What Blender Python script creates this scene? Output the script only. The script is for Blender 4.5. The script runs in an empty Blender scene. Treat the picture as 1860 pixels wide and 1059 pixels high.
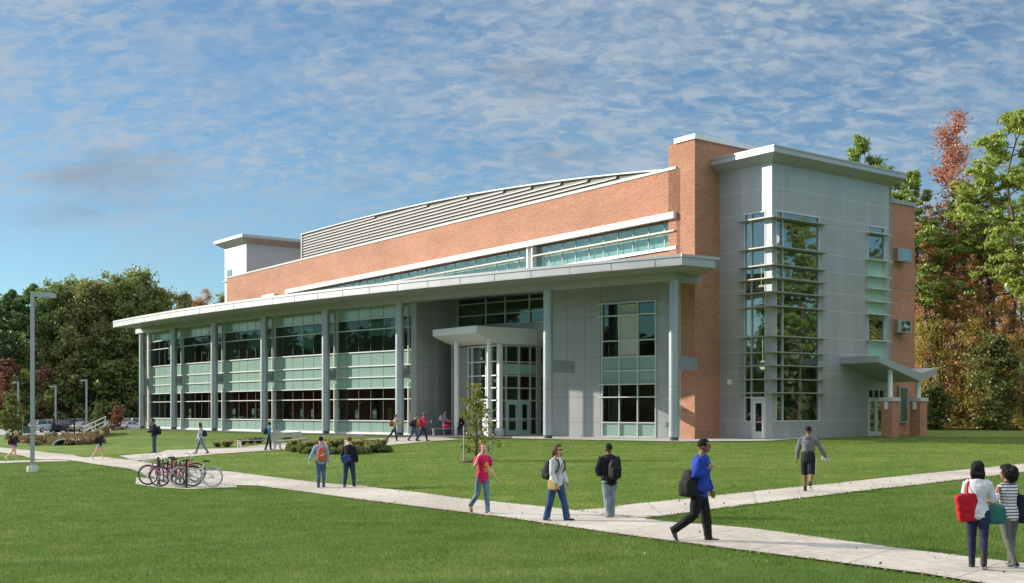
import bpy, bmesh, math, random
import numpy as np
from mathutils import Vector, Matrix, noise
R = math.radians
random.seed(7)
scene = bpy.context.scene
COL = scene.collection
F = 2100.0; HC = 1.68; HV = 746.0; CU = 930.0     # focal length and horizon in photo pixels, eye height above the floor

# ---------------------------------------------------------------- camera
cam_d = bpy.data.cameras.new("camera"); cam = bpy.data.objects.new("camera", cam_d); COL.objects.link(cam)
cam.location = (0, 0, HC); cam.rotation_euler = (R(90), 0, 0)
cam_d.sensor_width = 36; cam_d.lens = F/1860*36; cam_d.shift_y = (HV-529.5)/1860; cam_d.clip_end = 6000
scene.camera = cam
scene.view_settings.view_transform = 'Standard'; scene.view_settings.look = 'None'
scene.view_settings.exposure = 0.66; scene.view_settings.gamma = 1
scene.cycles.max_bounces = 8; scene.cycles.transparent_max_bounces = 12; scene.cycles.sample_clamp_indirect = 6

# ---------------------------------------------------------------- sky and sun
SUN_XY = Vector((-0.946, 0.325)).normalized(); EL = R(20.5)
world = bpy.data.worlds.new("World"); scene.world = world; world.use_nodes = True
nt = world.node_tree; nt.nodes.clear()
def wn(t, **k):
    n = nt.nodes.new(t)
    for a, b in k.items(): setattr(n, a, b)
    return n
sky = wn('ShaderNodeTexSky', sky_type='NISHITA', sun_disc=False, sun_elevation=EL, sun_rotation=math.atan2(SUN_XY.x, SUN_XY.y) % (2*math.pi), altitude=100, air_density=0.95, dust_density=0.15, ozone_density=2.2)
tc = wn('ShaderNodeTexCoord'); sep = wn('ShaderNodeSeparateXYZ'); nt.links.new(tc.outputs['Generated'], sep.inputs[0])
def wm(op, a, b=None, clamp=False):
    n = wn('ShaderNodeMath', operation=op, use_clamp=clamp)
    for i, x in enumerate((a, b)):
        if x is None: continue
        if isinstance(x, (int, float)): n.inputs[i].default_value = x
        else: nt.links.new(x, n.inputs[i])
    return n.outputs[0]
zz = wm('MAXIMUM', sep.outputs[2], 0.02)
zs = wm('ADD', zz, 0.42)
px = wm('DIVIDE', sep.outputs[0], zs); py = wm('DIVIDE', sep.outputs[1], zs)
comb = wn('ShaderNodeCombineXYZ'); nt.links.new(px, comb.inputs[0]); nt.links.new(py, comb.inputs[1])
def wnoise(scale, detail, rough, rot=0.0, sx=1.0, sy=1.0, dist=0.0, loc=(0,0,0)):
    m = wn('ShaderNodeMapping'); nt.links.new(comb.outputs[0], m.inputs[0])
    m.inputs['Rotation'].default_value = (0, 0, R(rot)); m.inputs['Scale'].default_value = (sx, sy, 1); m.inputs['Location'].default_value = loc
    n = wn('ShaderNodeTexNoise'); nt.links.new(m.outputs[0], n.inputs['Vector'])
    n.inputs['Scale'].default_value = scale; n.inputs['Detail'].default_value = detail; n.inputs['Roughness'].default_value = rough; n.inputs['Distortion'].default_value = dist
    return n.outputs[0]
def wmap(x, a, b, c=0.0, d=1.0):
    n = wn('ShaderNodeMapRange', interpolation_type='SMOOTHSTEP'); nt.links.new(x, n.inputs[0])
    n.inputs[1].default_value = a; n.inputs[2].default_value = b; n.inputs[3].default_value = c; n.inputs[4].default_value = d
    return n.outputs[0]
# mackerel cells of varied size on broad sheets, thinning towards the horizon
cells = wmap(wnoise(28, 5, 0.58, 50, 1.0, 1.9, 0.5), 0.41, 0.63)
cells2 = wmap(wnoise(42, 5, 0.58, 20, 1.0, 1.5, 0.4), 0.41, 0.64)
which = wmap(wnoise(2.3, 2, 0.5, 0, 1, 1, 0, (5.5, 2.2, 0)), 0.40, 0.60)
sheet = wmap(wnoise(2.1, 4, 0.55, 25, 1.0, 1.7, 0.3, (3.3, 1.2, 0)), 0.22, 0.50)
wisp = wmap(wnoise(2.6, 7, 0.62, 62, 1.0, 3.2, 0.6, (7.1, 0, 0)), 0.40, 0.80)
coarse = wmap(wnoise(14, 4, 0.55, 40, 1.0, 1.7, 0.5, (2,9,0)), 0.38, 0.66)
tex = wm('ADD', wm('MULTIPLY', cells, wm('SUBTRACT', 1.0, which)), wm('MULTIPLY', cells2, which))
up = wmap(sep.outputs[2], 0.105, 0.225)
lowc = wmap(sep.outputs[2], 0.02, 0.16)
soft = wm('ADD', wm('MULTIPLY', tex, 0.62), wm('ADD', wm('MULTIPLY', coarse, 0.34), 0.05))
amt = wm('ADD', wm('MULTIPLY', wm('MULTIPLY', soft, sheet), up), wm('MULTIPLY', wm('MULTIPLY', wisp, 0.50), lowc), True)
tint = wn('ShaderNodeMixRGB', blend_type='MULTIPLY'); tint.inputs[0].default_value = 1.0
nt.links.new(sky.outputs[0], tint.inputs[1]); tint.inputs[2].default_value = (0.74, 0.95, 1.02, 1)
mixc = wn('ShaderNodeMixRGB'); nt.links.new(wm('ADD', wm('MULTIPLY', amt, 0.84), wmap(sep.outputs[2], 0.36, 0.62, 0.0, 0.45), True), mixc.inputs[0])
nt.links.new(tint.outputs[0], mixc.inputs[1])
cb = wn('ShaderNodeMixRGB'); nt.links.new(wmap(sep.outputs[2], 0.36, 0.62), cb.inputs[0]); cb.inputs[1].default_value = (3.7, 4.35, 4.95, 1); cb.inputs[2].default_value = (12.0, 12.4, 12.8, 1)  # brighter cloud cover overhead, out of view, added as fill light
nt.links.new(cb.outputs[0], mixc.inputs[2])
# a few low grey scud patches, soft and separate
last = mixc.outputs[0]
brk = wnoise(9, 4, 0.55, 0, 1.0, 1.6, 0.4)
for (u_, v_, wu, wv, s_) in ((200,330,190,75,.62),(975,150,120,60,.45),(1010,285,130,38,.38),(95,390,120,35,.30),(650,335,70,24,.20)):
    dx = wm('DIVIDE', wm('SUBTRACT', wm('DIVIDE', sep.outputs[0], wm('MAXIMUM', sep.outputs[1], 0.05)), (u_-CU)/F), wu/F)
    dz_ = wm('DIVIDE', wm('SUBTRACT', wm('DIVIDE', sep.outputs[2], wm('MAXIMUM', sep.outputs[1], 0.05)), (HV-v_)/F), wv/F)
    r2 = wm('ADD', wm('MULTIPLY', dx, dx), wm('MULTIPLY', dz_, dz_))
    k_ = wmap(wm('ADD', r2, wm('MULTIPLY', brk, 2.0)), 0.75, 1.9, 1.0, 0.0)
    mm = wn('ShaderNodeMixRGB'); nt.links.new(wm('MULTIPLY', k_, s_), mm.inputs[0]); nt.links.new(last, mm.inputs[1]); mm.inputs[2].default_value = (2.35, 2.75, 3.25, 1); last = mm.outputs[0]
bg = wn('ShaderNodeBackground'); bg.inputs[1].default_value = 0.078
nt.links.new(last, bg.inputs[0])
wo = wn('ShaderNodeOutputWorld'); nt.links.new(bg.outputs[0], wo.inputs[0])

sd = bpy.data.lights.new("sun", 'SUN'); sd.energy = 4.2; sd.angle = R(0.55); sd.color = (1.0, 0.92, 0.80)
sun = bpy.data.objects.new("sun", sd); COL.objects.link(sun)
sdir = Vector((SUN_XY.x*math.cos(EL), SUN_XY.y*math.cos(EL), math.sin(EL)))
sun.rotation_euler = sdir.to_track_quat('Z', 'Y').to_euler()

# ---------------------------------------------------------------- object helpers
def tag(o, label=None, cat=None, group=None, kind=None):
    if label: o['label'] = label
    if cat: o['category'] = cat
    if group: o['group'] = group
    if kind: o['kind'] = kind
    return o
def empty(name, loc=(0,0,0), rz=0, label=None, cat=None, group=None):
    o = bpy.data.objects.new(name, None); COL.objects.link(o); o.location = loc; o.rotation_euler = (0,0,rz)
    o.empty_display_size = 0.2
    return tag(o, label, cat, group)
def copy_tree(o, parent=None):
    c = o.copy(); COL.objects.link(c); c.parent = parent
    for ch in o.children: copy_tree(ch, c)
    return c

class MB:
    """collects faces for ONE mesh object"""
    def __init__(s): s.v = []; s.f = []; s.m = []; s.sm = []; s.blk = []
    def add(s, vs, fs, mi=0, smooth=False):
        k = len(s.v); s.blk.append((k, len(s.f))); s.v += [tuple(p) for p in vs]
        for f in fs: s.f.append([i+k for i in f]); s.m.append(mi); s.sm.append(smooth)
    def box(s, x0, x1, y0, y1, z0, z1, mi=0):
        s.hexa([(x0,y0),(x1,y0),(x1,y1),(x0,y1)], z0, z1, mi)
    def hexa(s, q, z0, z1, mi=0):
        s.prism(q, z0, z1, mi)
    def prism(s, poly, z0, z1, mi=0):
        a = sum(poly[i][0]*poly[(i+1)%len(poly)][1]-poly[(i+1)%len(poly)][0]*poly[i][1] for i in range(len(poly)))
        if a < 0: poly = list(poly)[::-1]
        n = len(poly); zb = z0 if hasattr(z0,'__len__') else [z0]*n; zt = z1 if hasattr(z1,'__len__') else [z1]*n
        vs = [(p[0],p[1],zb[i]) for i,p in enumerate(poly)]+[(p[0],p[1],zt[i]) for i,p in enumerate(poly)]
        fs = [list(range(n))[::-1], list(range(n,2*n))]+[[i,(i+1)%n,n+(i+1)%n,n+i] for i in range(n)]
        s.add(vs, fs, mi)
    def fbox(s, O, D, N, s0, s1, n0, n1, z0, z1, mi=0):
        pt = lambda a, b: (O[0]+D[0]*a+N[0]*b, O[1]+D[1]*a+N[1]*b)
        s.prism([pt(s0,n0),pt(s1,n0),pt(s1,n1),pt(s0,n1)], z0, z1, mi)
    def abox(s, a0, a1, r0, r1, z0, z1, mi=0, step=1.3):
        n = max(1, int(abs(a1-a0)/step+0.999))
        for r_in, r_out in ((r0, r1),):
            A = [a0+(a1-a0)*i/n for i in range(n+1)]
            vs = []
            for a in A:
                for (r, z) in ((r0,z0),(r1,z0),(r1,z1),(r0,z1)):
                    p = AP(a, r); vs.append((p[0],p[1],z))
            fs = []
            for i in range(n):
                for k in range(4):
                    f = [i*4+k, i*4+(k+1)%4, (i+1)*4+(k+1)%4, (i+1)*4+k]
                    fs.append(f)
            fs.append([3,2,1,0]); fs.append([n*4, n*4+1, n*4+2, n*4+3])
            s.add(vs, fs, mi)
    def tube(s, pts, rad, n=8, mi=0, cap=True, smooth=True, sx=1.0):
        pts = [Vector(p) for p in pts]; rad = rad if hasattr(rad,'__len__') else [rad]*len(pts)
        vs = []; up = None
        for i, p in enumerate(pts):
            d = (pts[min(i+1,len(pts)-1)]-pts[max(i-1,0)])
            if d.length < 1e-9: d = Vector((0,0,1))
            d.normalize()
            if up is None: up = Vector((0,0,1)) if abs(d.z) < 0.9 else Vector((0,1,0))
            x = d.cross(up)
            if x.length < 1e-4: x = d.orthogonal()
            x.normalize(); y = d.cross(x).normalized(); up = -y if False else up
            for k in range(n):
                t = 2*math.pi*k/n
                vs.append(p + x*math.cos(t)*rad[i]*sx + y*math.sin(t)*rad[i])
        fs = []
        for i in range(len(pts)-1):
            for k in range(n): fs.append([i*n+k, i*n+(k+1)%n, (i+1)*n+(k+1)%n, (i+1)*n+k])
        s.add(vs, fs, mi, smooth)
        if cap:
            m = len(pts)-1
            s.add([vs[k] for k in range(n)], [list(range(n))[::-1]], mi)
            s.add([vs[m*n+k] for k in range(n)], [list(range(n))], mi)
    def ell(s, c, r, n=10, m=7, mi=0, fn=None, rot=None):
        vs = []; fs = []
        for i in range(m+1):
            ph = math.pi*i/m
            for k in range(n):
                th = 2*math.pi*k/n
                d = Vector((math.sin(ph)*math.cos(th), math.sin(ph)*math.sin(th), math.cos(ph)))
                q = fn(d) if fn else 1.0
                p = Vector((d.x*r[0]*q, d.y*r[1]*q, d.z*r[2]*q))
                if rot: p = rot @ p
                vs.append(p+Vector(c))
        for i in range(m):
            for k in range(n): fs.append([i*n+k, (i+1)*n+k, (i+1)*n+(k+1)%n, i*n+(k+1)%n])
        s.add(vs, fs, mi, True)
    def lathe(s, c, prof, n=16, mi=0):
        vs = []; fs = []
        for r, z in prof:
            for k in range(n):
                t = 2*math.pi*k/n; vs.append((c[0]+r*math.cos(t), c[1]+r*math.sin(t), c[2]+z))
        for i in range(len(prof)-1):
            for k in range(n): fs.append([i*n+k, i*n+(k+1)%n, (i+1)*n+(k+1)%n, (i+1)*n+k])
        s.add(vs, fs, mi, True)
        s.add([vs[(len(prof)-1)*n+k] for k in range(n)], [list(range(n))], mi)
    def mesh(s, name, mats):
        me = bpy.data.meshes.new(name); me.from_pydata([tuple(v) for v in s.v], [], s.f)
        for m in (mats if isinstance(mats, (list, tuple)) else [mats]): me.materials.append(m)
        me.polygons.foreach_set('material_index', s.m); me.polygons.foreach_set('use_smooth', s.sm)
        uv = me.uv_layers.new(name='UVMap').data
        co = np.empty(len(me.vertices)*3); me.vertices.foreach_get('co', co); co = co.reshape(-1,3)
        out = np.zeros((len(me.loops),2))
        for p in me.polygons:
            nx, ny, nz = p.normal
            L = math.hypot(nx, ny)
            for li in p.loop_indices:
                c = co[me.loops[li].vertex_index]
                if abs(nz) < 0.7 and L > 1e-6: out[li] = ((-ny*c[0]+nx*c[1])/L, c[2])
                else: out[li] = (c[0], c[1])
        uv.foreach_set('uv', out.ravel())
        me.update(); return me
    def build_each(s, name, mats, parent=None, label=None):
        first = None; B_ = s.blk+[(len(s.v), len(s.f))]
        for (v0, f0), (v1, f1) in zip(B_[:-1], B_[1:]):
            q = MB(); q.v = s.v[v0:v1]; q.f = [[i-v0 for i in f] for f in s.f[f0:f1]]; q.m = s.m[f0:f1]; q.sm = s.sm[f0:f1]
            o = q.build(name, mats, parent, label); first = first or o
        return first
    def build(s, name, mats, parent=None, label=None, cat=None, group=None, kind=None, loc=None, rz=None):
        if not s.v: return None
        o = bpy.data.objects.new(name, s.mesh(name, mats)); COL.objects.link(o); o.parent = parent
        if loc: o.location = loc
        if rz is not None: o.rotation_euler = (0,0,rz)
        return tag(o, label, cat, group, kind)

# ---------------------------------------------------------------- materials
def new_mat(name):
    m = bpy.data.materials.new(name); m.use_nodes = True; t = m.node_tree
    return m, t, t.nodes['Principled BSDF']
def N(t, ty, **k):
    n = t.nodes.new(ty)
    for a, b in k.items(): setattr(n, a, b)
    return n
def ramp(t, fac, stops):
    n = N(t, 'ShaderNodeValToRGB'); e = n.color_ramp.elements
    while len(e) > 1: e.remove(e[-1])
    e[0].position = stops[0][0]; e[0].color = (*stops[0][1], 1)
    for p, c in stops[1:]: x = e.new(p); x.color = (*c, 1)
    t.links.new(fac, n.inputs[0]); return n.outputs[0]
def nz(t, scale, detail=3, rough=0.5, coord='Object', mscale=(1,1,1), rot=(0,0,0)):
    c = N(t, 'ShaderNodeTexCoord'); m = N(t, 'ShaderNodeMapping'); t.links.new(c.outputs[coord], m.inputs[0])
    m.inputs['Scale'].default_value = mscale; m.inputs['Rotation'].default_value = rot
    n = N(t, 'ShaderNodeTexNoise'); t.links.new(m.outputs[0], n.inputs['Vector'])
    n.inputs['Scale'].default_value = scale; n.inputs['Detail'].default_value = detail; n.inputs['Roughness'].default_value = rough
    return n.outputs[0]
def mul(c, k): return tuple(min(1.0, x*k) for x in c)
def simple(name, col, rough=0.5, metal=0.0, var=0.08, scale=2.0, bump=0.0, bscale=40, spec=0.5, coat=0.0):
    m, t, b = new_mat(name)
    f = nz(t, scale, 4, 0.6)
    t.links.new(ramp(t, f, [(0.3, mul(col, 1-var)), (0.7, mul(col, 1+var))]), b.inputs['Base Color'])
    b.inputs['Roughness'].default_value = rough; b.inputs['Metallic'].default_value = metal
    b.inputs['Specular IOR Level'].default_value = spec; b.inputs['Coat Weight'].default_value = coat
    if bump:
        bn = N(t, 'ShaderNodeBump'); bn.inputs['Strength'].default_value = bump; bn.inputs['Distance'].default_value = 0.02
        t.links.new(nz(t, bscale, 3), bn.inputs['Height']); t.links.new(bn.outputs[0], b.inputs['Normal'])
    return m
def brick_mat(name, c1, c2, mortar):
    m, t, b = new_mat(name)
    c = N(t, 'ShaderNodeTexCoord')
    br = N(t, 'ShaderNodeTexBrick'); t.links.new(c.outputs['UV'], br.inputs['Vector'])
    br.inputs['Color1'].default_value = (*c1, 1); br.inputs['Color2'].default_value = (*c2, 1); br.inputs['Mortar'].default_value = (*mortar, 1)
    br.inputs['Scale'].default_value = 1.0; br.inputs['Brick Width'].default_value = 0.30; br.inputs['Row Height'].default_value = 0.10
    br.inputs['Mortar Size'].default_value = 0.011; br.inputs['Bias'].default_value = -0.2
    f = nz(t, 0.22, 6, 0.65, 'UV', (1, 2.5, 1))
    f2 = nz(t, 5, 2, 0.5, 'UV', (1, 3, 1))
    mx = N(t, 'ShaderNodeMixRGB', blend_type='MULTIPLY'); mx.inputs[0].default_value = 1
    t.links.new(br.outputs['Color'], mx.inputs[1]); t.links.new(ramp(t, f, [(0.25, (0.76,0.74,0.72)), (0.75, (1.14,1.12,1.10))]), mx.inputs[2])
    mx2 = N(t, 'ShaderNodeMixRGB', blend_type='MULTIPLY'); mx2.inputs[0].default_value = 0.8
    t.links.new(mx.outputs[0], mx2.inputs[1]); t.links.new(ramp(t, f2, [(0.3, (0.78,0.74,0.72)), (0.7, (1.15,1.15,1.15))]), mx2.inputs[2])
    t.links.new(mx2.outputs[0], b.inputs['Base Color']); b.inputs['Roughness'].default_value = 0.85
    bn = N(t, 'ShaderNodeBump'); bn.inputs['Strength'].default_value = 0.5; bn.inputs['Distance'].default_value = 0.01
    t.links.new(br.outputs['Fac'], bn.inputs['Height']); bn.invert = True; t.links.new(bn.outputs[0], b.inputs['Normal'])
    return m
def metal_mat(name, col, metal, rough, var=0.05, streak=True):
    m, t, b = new_mat(name)
    f = nz(t, 0.6, 5, 0.6, 'Object', (1,1,0.35))
    t.links.new(ramp(t, f, [(0.3, mul(col, 1-var)), (0.7, mul(col, 1+var))]), b.inputs['Base Color'])
    r = N(t, 'ShaderNodeMapRange'); t.links.new(nz(t, 1.3, 3), r.inputs[0]); r.inputs[3].default_value = rough-0.06; r.inputs[4].default_value = rough+0.08
    t.links.new(r.outputs[0], b.inputs['Roughness']); b.inputs['Metallic'].default_value = metal
    bn = N(t, 'ShaderNodeBump'); bn.inputs['Strength'].default_value = 0.06; bn.inputs['Distance'].default_value = 0.05
    t.links.new(nz(t, 0.8, 2), bn.inputs['Height']); t.links.new(bn.outputs[0], b.inputs['Normal'])
    return m
def panel_tones(m, w, h, amt):
    t = m.node_tree; b = t.nodes['Principled BSDF']; src = b.inputs['Base Color'].links[0].from_socket
    c = N(t, 'ShaderNodeTexCoord'); br = N(t, 'ShaderNodeTexBrick'); t.links.new(c.outputs['UV'], br.inputs['Vector']); br.offset = 0
    br.inputs['Color1'].default_value = (1-amt,)*3+(1,); br.inputs['Color2'].default_value = (1+amt,)*3+(1,); br.inputs['Mortar'].default_value = (1-amt*3,)*3+(1,)
    br.inputs['Scale'].default_value = 1; br.inputs['Brick Width'].default_value = w; br.inputs['Row Height'].default_value = h; br.inputs['Mortar Size'].default_value = 0.0
    st = ramp(t, nz(t, 1.5, 4, .65, 'UV', (1,.10,1)), [(0.35, (0.93,)*3), (0.65, (1.04,)*3)])
    m1 = N(t, 'ShaderNodeMixRGB', blend_type='MULTIPLY'); m1.inputs[0].default_value = 1; t.links.new(src, m1.inputs[1]); t.links.new(br.outputs[0], m1.inputs[2])
    m2 = N(t, 'ShaderNodeMixRGB', blend_type='MULTIPLY'); m2.inputs[0].default_value = 1; t.links.new(m1.outputs[0], m2.inputs[1]); t.links.new(st, m2.inputs[2]); t.links.new(m2.outputs[0], b.inputs['Base Color'])
def glass_mat(name, tintc, ior=1.75, gl=(0.85,0.95,0.95), base=0.0):
    m, t, b = new_mat(name); t.nodes.remove(b)
    tr = N(t, 'ShaderNodeBsdfTransparent'); tr.inputs[0].default_value = (*tintc, 1)
    g = N(t, 'ShaderNodeBsdfGlossy'); g.inputs['Color'].default_value = (*gl, 1); g.inputs['Roughness'].default_value = 0.015
    bn = N(t, 'ShaderNodeBump'); bn.inputs['Strength'].default_value = 0.10; bn.inputs['Distance'].default_value = 0.03
    t.links.new(nz(t, 0.7, 2), bn.inputs['Height']); t.links.new(bn.outputs[0], g.inputs['Normal'])
    fr = N(t, 'ShaderNodeFresnel'); fr.inputs[0].default_value = ior
    ad = N(t, 'ShaderNodeMath', operation='ADD', use_clamp=True); t.links.new(fr.outputs[0], ad.inputs[0]); ad.inputs[1].default_value = base
    ge = N(t, 'ShaderNodeNewGeometry'); inv = N(t, 'ShaderNodeMath', operation='SUBTRACT'); inv.inputs[0].default_value = 1; t.links.new(ge.outputs['Backfacing'], inv.inputs[1])
    mf = N(t, 'ShaderNodeMath', operation='MULTIPLY'); t.links.new(ad.outputs[0], mf.inputs[0]); t.links.new(inv.outputs[0], mf.inputs[1])
    tc_ = N(t, 'ShaderNodeMixRGB'); t.links.new(inv.outputs[0], tc_.inputs[0]); tc_.inputs[1].default_value = (1,1,1,1); tc_.inputs[2].default_value = (*tintc,1); t.links.new(tc_.outputs[0], tr.inputs[0])
    mx = N(t, 'ShaderNodeMixShader'); t.links.new(mf.outputs[0], mx.inputs[0]); t.links.new(tr.outputs[0], mx.inputs[1]); t.links.new(g.outputs[0], mx.inputs[2])
    t.links.new(mx.outputs[0], t.nodes['Material Output'].inputs[0]); return m
def leaf_mat(name, cols, trans=0.35):
    m, t, b = new_mat(name); t.nodes.remove(b)
    g = N(t, 'ShaderNodeNewGeometry'); oi = N(t, 'ShaderNodeObjectInfo')
    f = nz(t, 0.28, 3, 0.6)
    a = N(t, 'ShaderNodeMath', operation='MULTIPLY_ADD'); t.links.new(g.outputs['Random Per Island'], a.inputs[0]); a.inputs[1].default_value = 0.45
    s2 = N(t, 'ShaderNodeMath', operation='MULTIPLY_ADD'); t.links.new(f, s2.inputs[0]); s2.inputs[1].default_value = 0.75
    s3 = N(t, 'ShaderNodeMath', operation='MULTIPLY_ADD'); t.links.new(oi.outputs['Random'], s3.inputs[0]); s3.inputs[1].default_value = 0.34; s3.inputs[2].default_value = -0.27
    t.links.new(s3.outputs[0], s2.inputs[2]); t.links.new(s2.outputs[0], a.inputs[2])
    k = len(cols); c = ramp(t, a.outputs[0], [(0.08+0.84*i/(k-1), cc) for i, cc in enumerate(cols)])
    df = N(t, 'ShaderNodeBsdfDiffuse'); tl = N(t, 'ShaderNodeBsdfTranslucent'); t.links.new(c, df.inputs[0])
    hs = N(t, 'ShaderNodeHueSaturation'); hs.inputs['Saturation'].default_value = 1.15; hs.inputs['Value'].default_value = 1.3; t.links.new(c, hs.inputs['Color']); t.links.new(hs.outputs[0], tl.inputs[0])
    gl = N(t, 'ShaderNodeBsdfGlossy'); gl.inputs['Roughness'].default_value = 0.45; gl.inputs[0].default_value = (0.8,0.9,0.8,1)
    mx = N(t, 'ShaderNodeMixShader'); mx.inputs[0].default_value = trans; t.links.new(df.outputs[0], mx.inputs[1]); t.links.new(tl.outputs[0], mx.inputs[2])
    m2 = N(t, 'ShaderNodeMixShader'); m2.inputs[0].default_value = 0.04; t.links.new(mx.outputs[0], m2.inputs[1]); t.links.new(gl.outputs[0], m2.inputs[2])
    t.links.new(m2.outputs[0], t.nodes['Material Output'].inputs[0]); return m
def emis(name, col, st):
    m, t, b = new_mat(name); b.inputs['Base Color'].default_value = (*col,1)
    b.inputs['Emission Color'].default_value = (*col,1); b.inputs['Emission Strength'].default_value = st; return m

M = {}
M['brick'] = brick_mat('red_brick', (0.47,0.200,0.110), (0.37,0.142,0.080), (0.46,0.33,0.25))
M['panel'] = metal_mat('silver_panel', (0.385,0.40,0.405), 0.30, 0.42)
panel_tones(M['panel'], 3.1, 1.27, .035)
M['panel_joint'] = simple('panel_joint', (0.62,0.63,0.62), 0.6)
M['joint_dark'] = simple('dark_joint', (0.18,0.19,0.19), 0.7)
M['white'] = metal_mat('white_metal', (0.74,0.75,0.76), 0.1, 0.45, 0.02)
M['fascia'] = metal_mat('canopy_metal', (0.41,0.425,0.44), 0.35, 0.44, 0.03)
M['soffit'] = metal_mat('soffit_panel', (0.32,0.33,0.325), 0.15, 0.5, 0.04)
M['column'] = metal_mat('column_metal', (0.40,0.43,0.46), 0.55, 0.38, 0.03)
M['alum'] = metal_mat('aluminium_frame', (0.62,0.63,0.61), 0.3, 0.4, 0.02)
M['shade'] = metal_mat('sunshade_metal', (0.36,0.35,0.31), 0.4, 0.45, 0.02)
M['glass'] = glass_mat('clear_glass', (0.50,0.58,0.54), 1.60, (0.46,0.60,0.68), 0.07)
M['glass_dark'] = glass_mat('tinted_glass', (0.42,0.52,0.47), 1.7, (0.66,0.78,0.78), 0.22)
M['glass_high'] = glass_mat('clerestory_glass', (0.62,0.76,0.74), 1.6, (0.72,0.92,0.95), 0.06)
M['green'] = simple('green_spandrel', (0.28,0.41,0.355), 0.18, 0, 0.05, 0.7, coat=0.3)
M['green_light'] = simple('pale_green_spandrel', (0.34,0.55,0.45), 0.25, 0, 0.04, 0.7, coat=0.2)
M['blind'] = simple('pale_green_blind', (0.50,0.64,0.58), .7, 0, .12, .8)
M['blind_olive'] = simple('olive_blind', (0.42,0.50,0.32), .7, 0, .1, .8)
M['concrete'] = simple('pale_concrete', (0.52,0.51,0.48), 0.85, 0, 0.10, 1.2, 0.2)
M['louver'] = metal_mat('louver_metal', (0.36,0.36,0.345), 0.15, 0.5)
M['gap'] = simple('shaded_gap', (0.18,0.18,0.175), .8)  # dark backing colour that stands in for the shade between louvres
M['dark'] = simple('dark_void', (0.03,0.03,0.032), 0.8)
M['inner_wall'] = simple('red_brown_inner_wall', (0.34,0.12,0.09), 0.8)
M['inner_pale'] = simple('pale_inner_wall', (0.48,0.50,0.43), 0.8)
M['floor_in'] = simple('inner_floor', (0.38,0.36,0.32), 0.5)
M['steel_dark'] = simple('dark_plinth', (0.07,0.075,0.08), 0.6)
M['galv'] = metal_mat('galvanised_steel', (0.45,0.48,0.50), 0.6, 0.45)
M['black'] = simple('black_metal', (0.015,0.015,0.017), 0.45)
M['rubber'] = simple('black_rubber', (0.02,0.02,0.02), 0.8)
M['bark'] = simple('grey_brown_bark', (0.13,0.10,0.075), 0.95, 0, 0.35, 3, 0.6, 12)
M['bark_pine'] = simple('pine_bark', (0.16,0.115,0.085), 0.95, 0, 0.35, 3, 0.6, 12)
M['mulch'] = simple('brown_mulch', (0.085,0.05,0.032), 0.95, 0, 0.5, 14, 0.8, 30)

# ---------------------------------------------------------------- plan of the building
ACX, ACY, AR = 125.91, 222.373, 196.95
def AP(a, r): return (ACX-r*math.sin(R(a)), ACY-r*math.cos(R(a)))
def a_of(u, r):
    t = (u-CU)/F; A = 1+t*t; B = -2*(t*ACX+ACY); C = ACX*ACX+ACY*ACY-r*r
    y = (-B-math.sqrt(B*B-4*A*C))/(2*A)
    return math.degrees(math.atan2(ACX-t*y, ACY-y))
E1 = (0.790, 0.613); E2 = (-0.613, 0.790); NE1 = (-E1[0],-E1[1]); NE2 = (-E2[0],-E2[1])
def on(u, O, D):                # distance along the line O + s*D seen in direction u
    t = (u-CU)/F; return (t*O[1]-O[0])/(D[0]-t*D[1])
def pt(O, D, s): return (O[0]+D[0]*s, O[1]+D[1]*s)
T0 = (14.57, 64.8); P1 = (12.19, 67.9); PC = (10.53, 66.6)
BD = (-0.581, 0.814); BN = (-0.814, -0.581)          # direction of the long brick wall and its outward normal
W0 = pt(PC, BD, 1.5); BW = 69.4; W1 = pt(W0, BD, BW)
CA = [54.59, 52.217, 49.797, 47.411, 45.01, 42.651, 38.928, 36.427]

# ---------------------------------------------------------------- terrain
_cp = [(3.3,19.4,-.53),(7.1,17.2,-.66),(.95,24.9,-.71),(-.7,26.6,-.74),(2.3,27,-.78),(7.9,30.7,-.5),(-6.4,38.7,-.9),(-5.5,38.9,-.9),
 (-10.3,36,-.78),(-19.4,46.9,-.8),(-18.2,58.5,-.46),(-18.2,60,-.46),(-15.8,58.7,-.47),(-14.3,68,-.55),(-22,61.8,-.9),(-26,60,-.95),
 (-7.5,69,-.10),(-5.5,70.5,-.05),(0,10,-.72),(-10,20,-.9),(10,12,-.6),(-3,14,-.78),(14,20,-.55),(-20,30,-.95),(-30,45,-1.0),
 (-36.7,95,-1.2),(-39,104,-.35),(-45,100,-1.3),(-75,180,-1.45),(-60,161,-1.45),(-90,150,-1.5),(-50,130,-1.45),(-44,118,-1.0),(-32,80,-.72),(-60,70,-1.3),
 (18.4,41.6,-.4),(48.7,110,-.1),(30,75,.12),(24,66,.13),(40,60,.0),(60,60,-.1),(80,120,-.1),(30,40,-.35),(17,58,-.04),(8,50,-.22),(0,55,-.22),(-8,56,-.35),(4,42,-.45),(12,48,-.22),
 (-100,200,-1.45),(-140,150,-1.6),(-60,230,-1.4),(0,-30,-.8),(60,-20,-.5),(-60,0,-1.2),(-140,20,-1.6),(130,60,-.3),(120,200,-.2),(0,260,-.8),(10,90,0),(30,100,0),(-20,140,-.2),(-10,110,0)]
for _a in (54.6,52.2,49.8,47.4,45,42.6,41,39,37.5,36.4): _cp += [(*AP(_a,197.5),-.03),(*AP(_a,199.0 if _a < 46 else 197.9),-.06 if _a > 44 else -.03)]
for _a in (54,51,48,45): _cp += [(*AP(_a,203),-.28),(*AP(_a,210 if _a > 47 else 206),-.50)]
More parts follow.
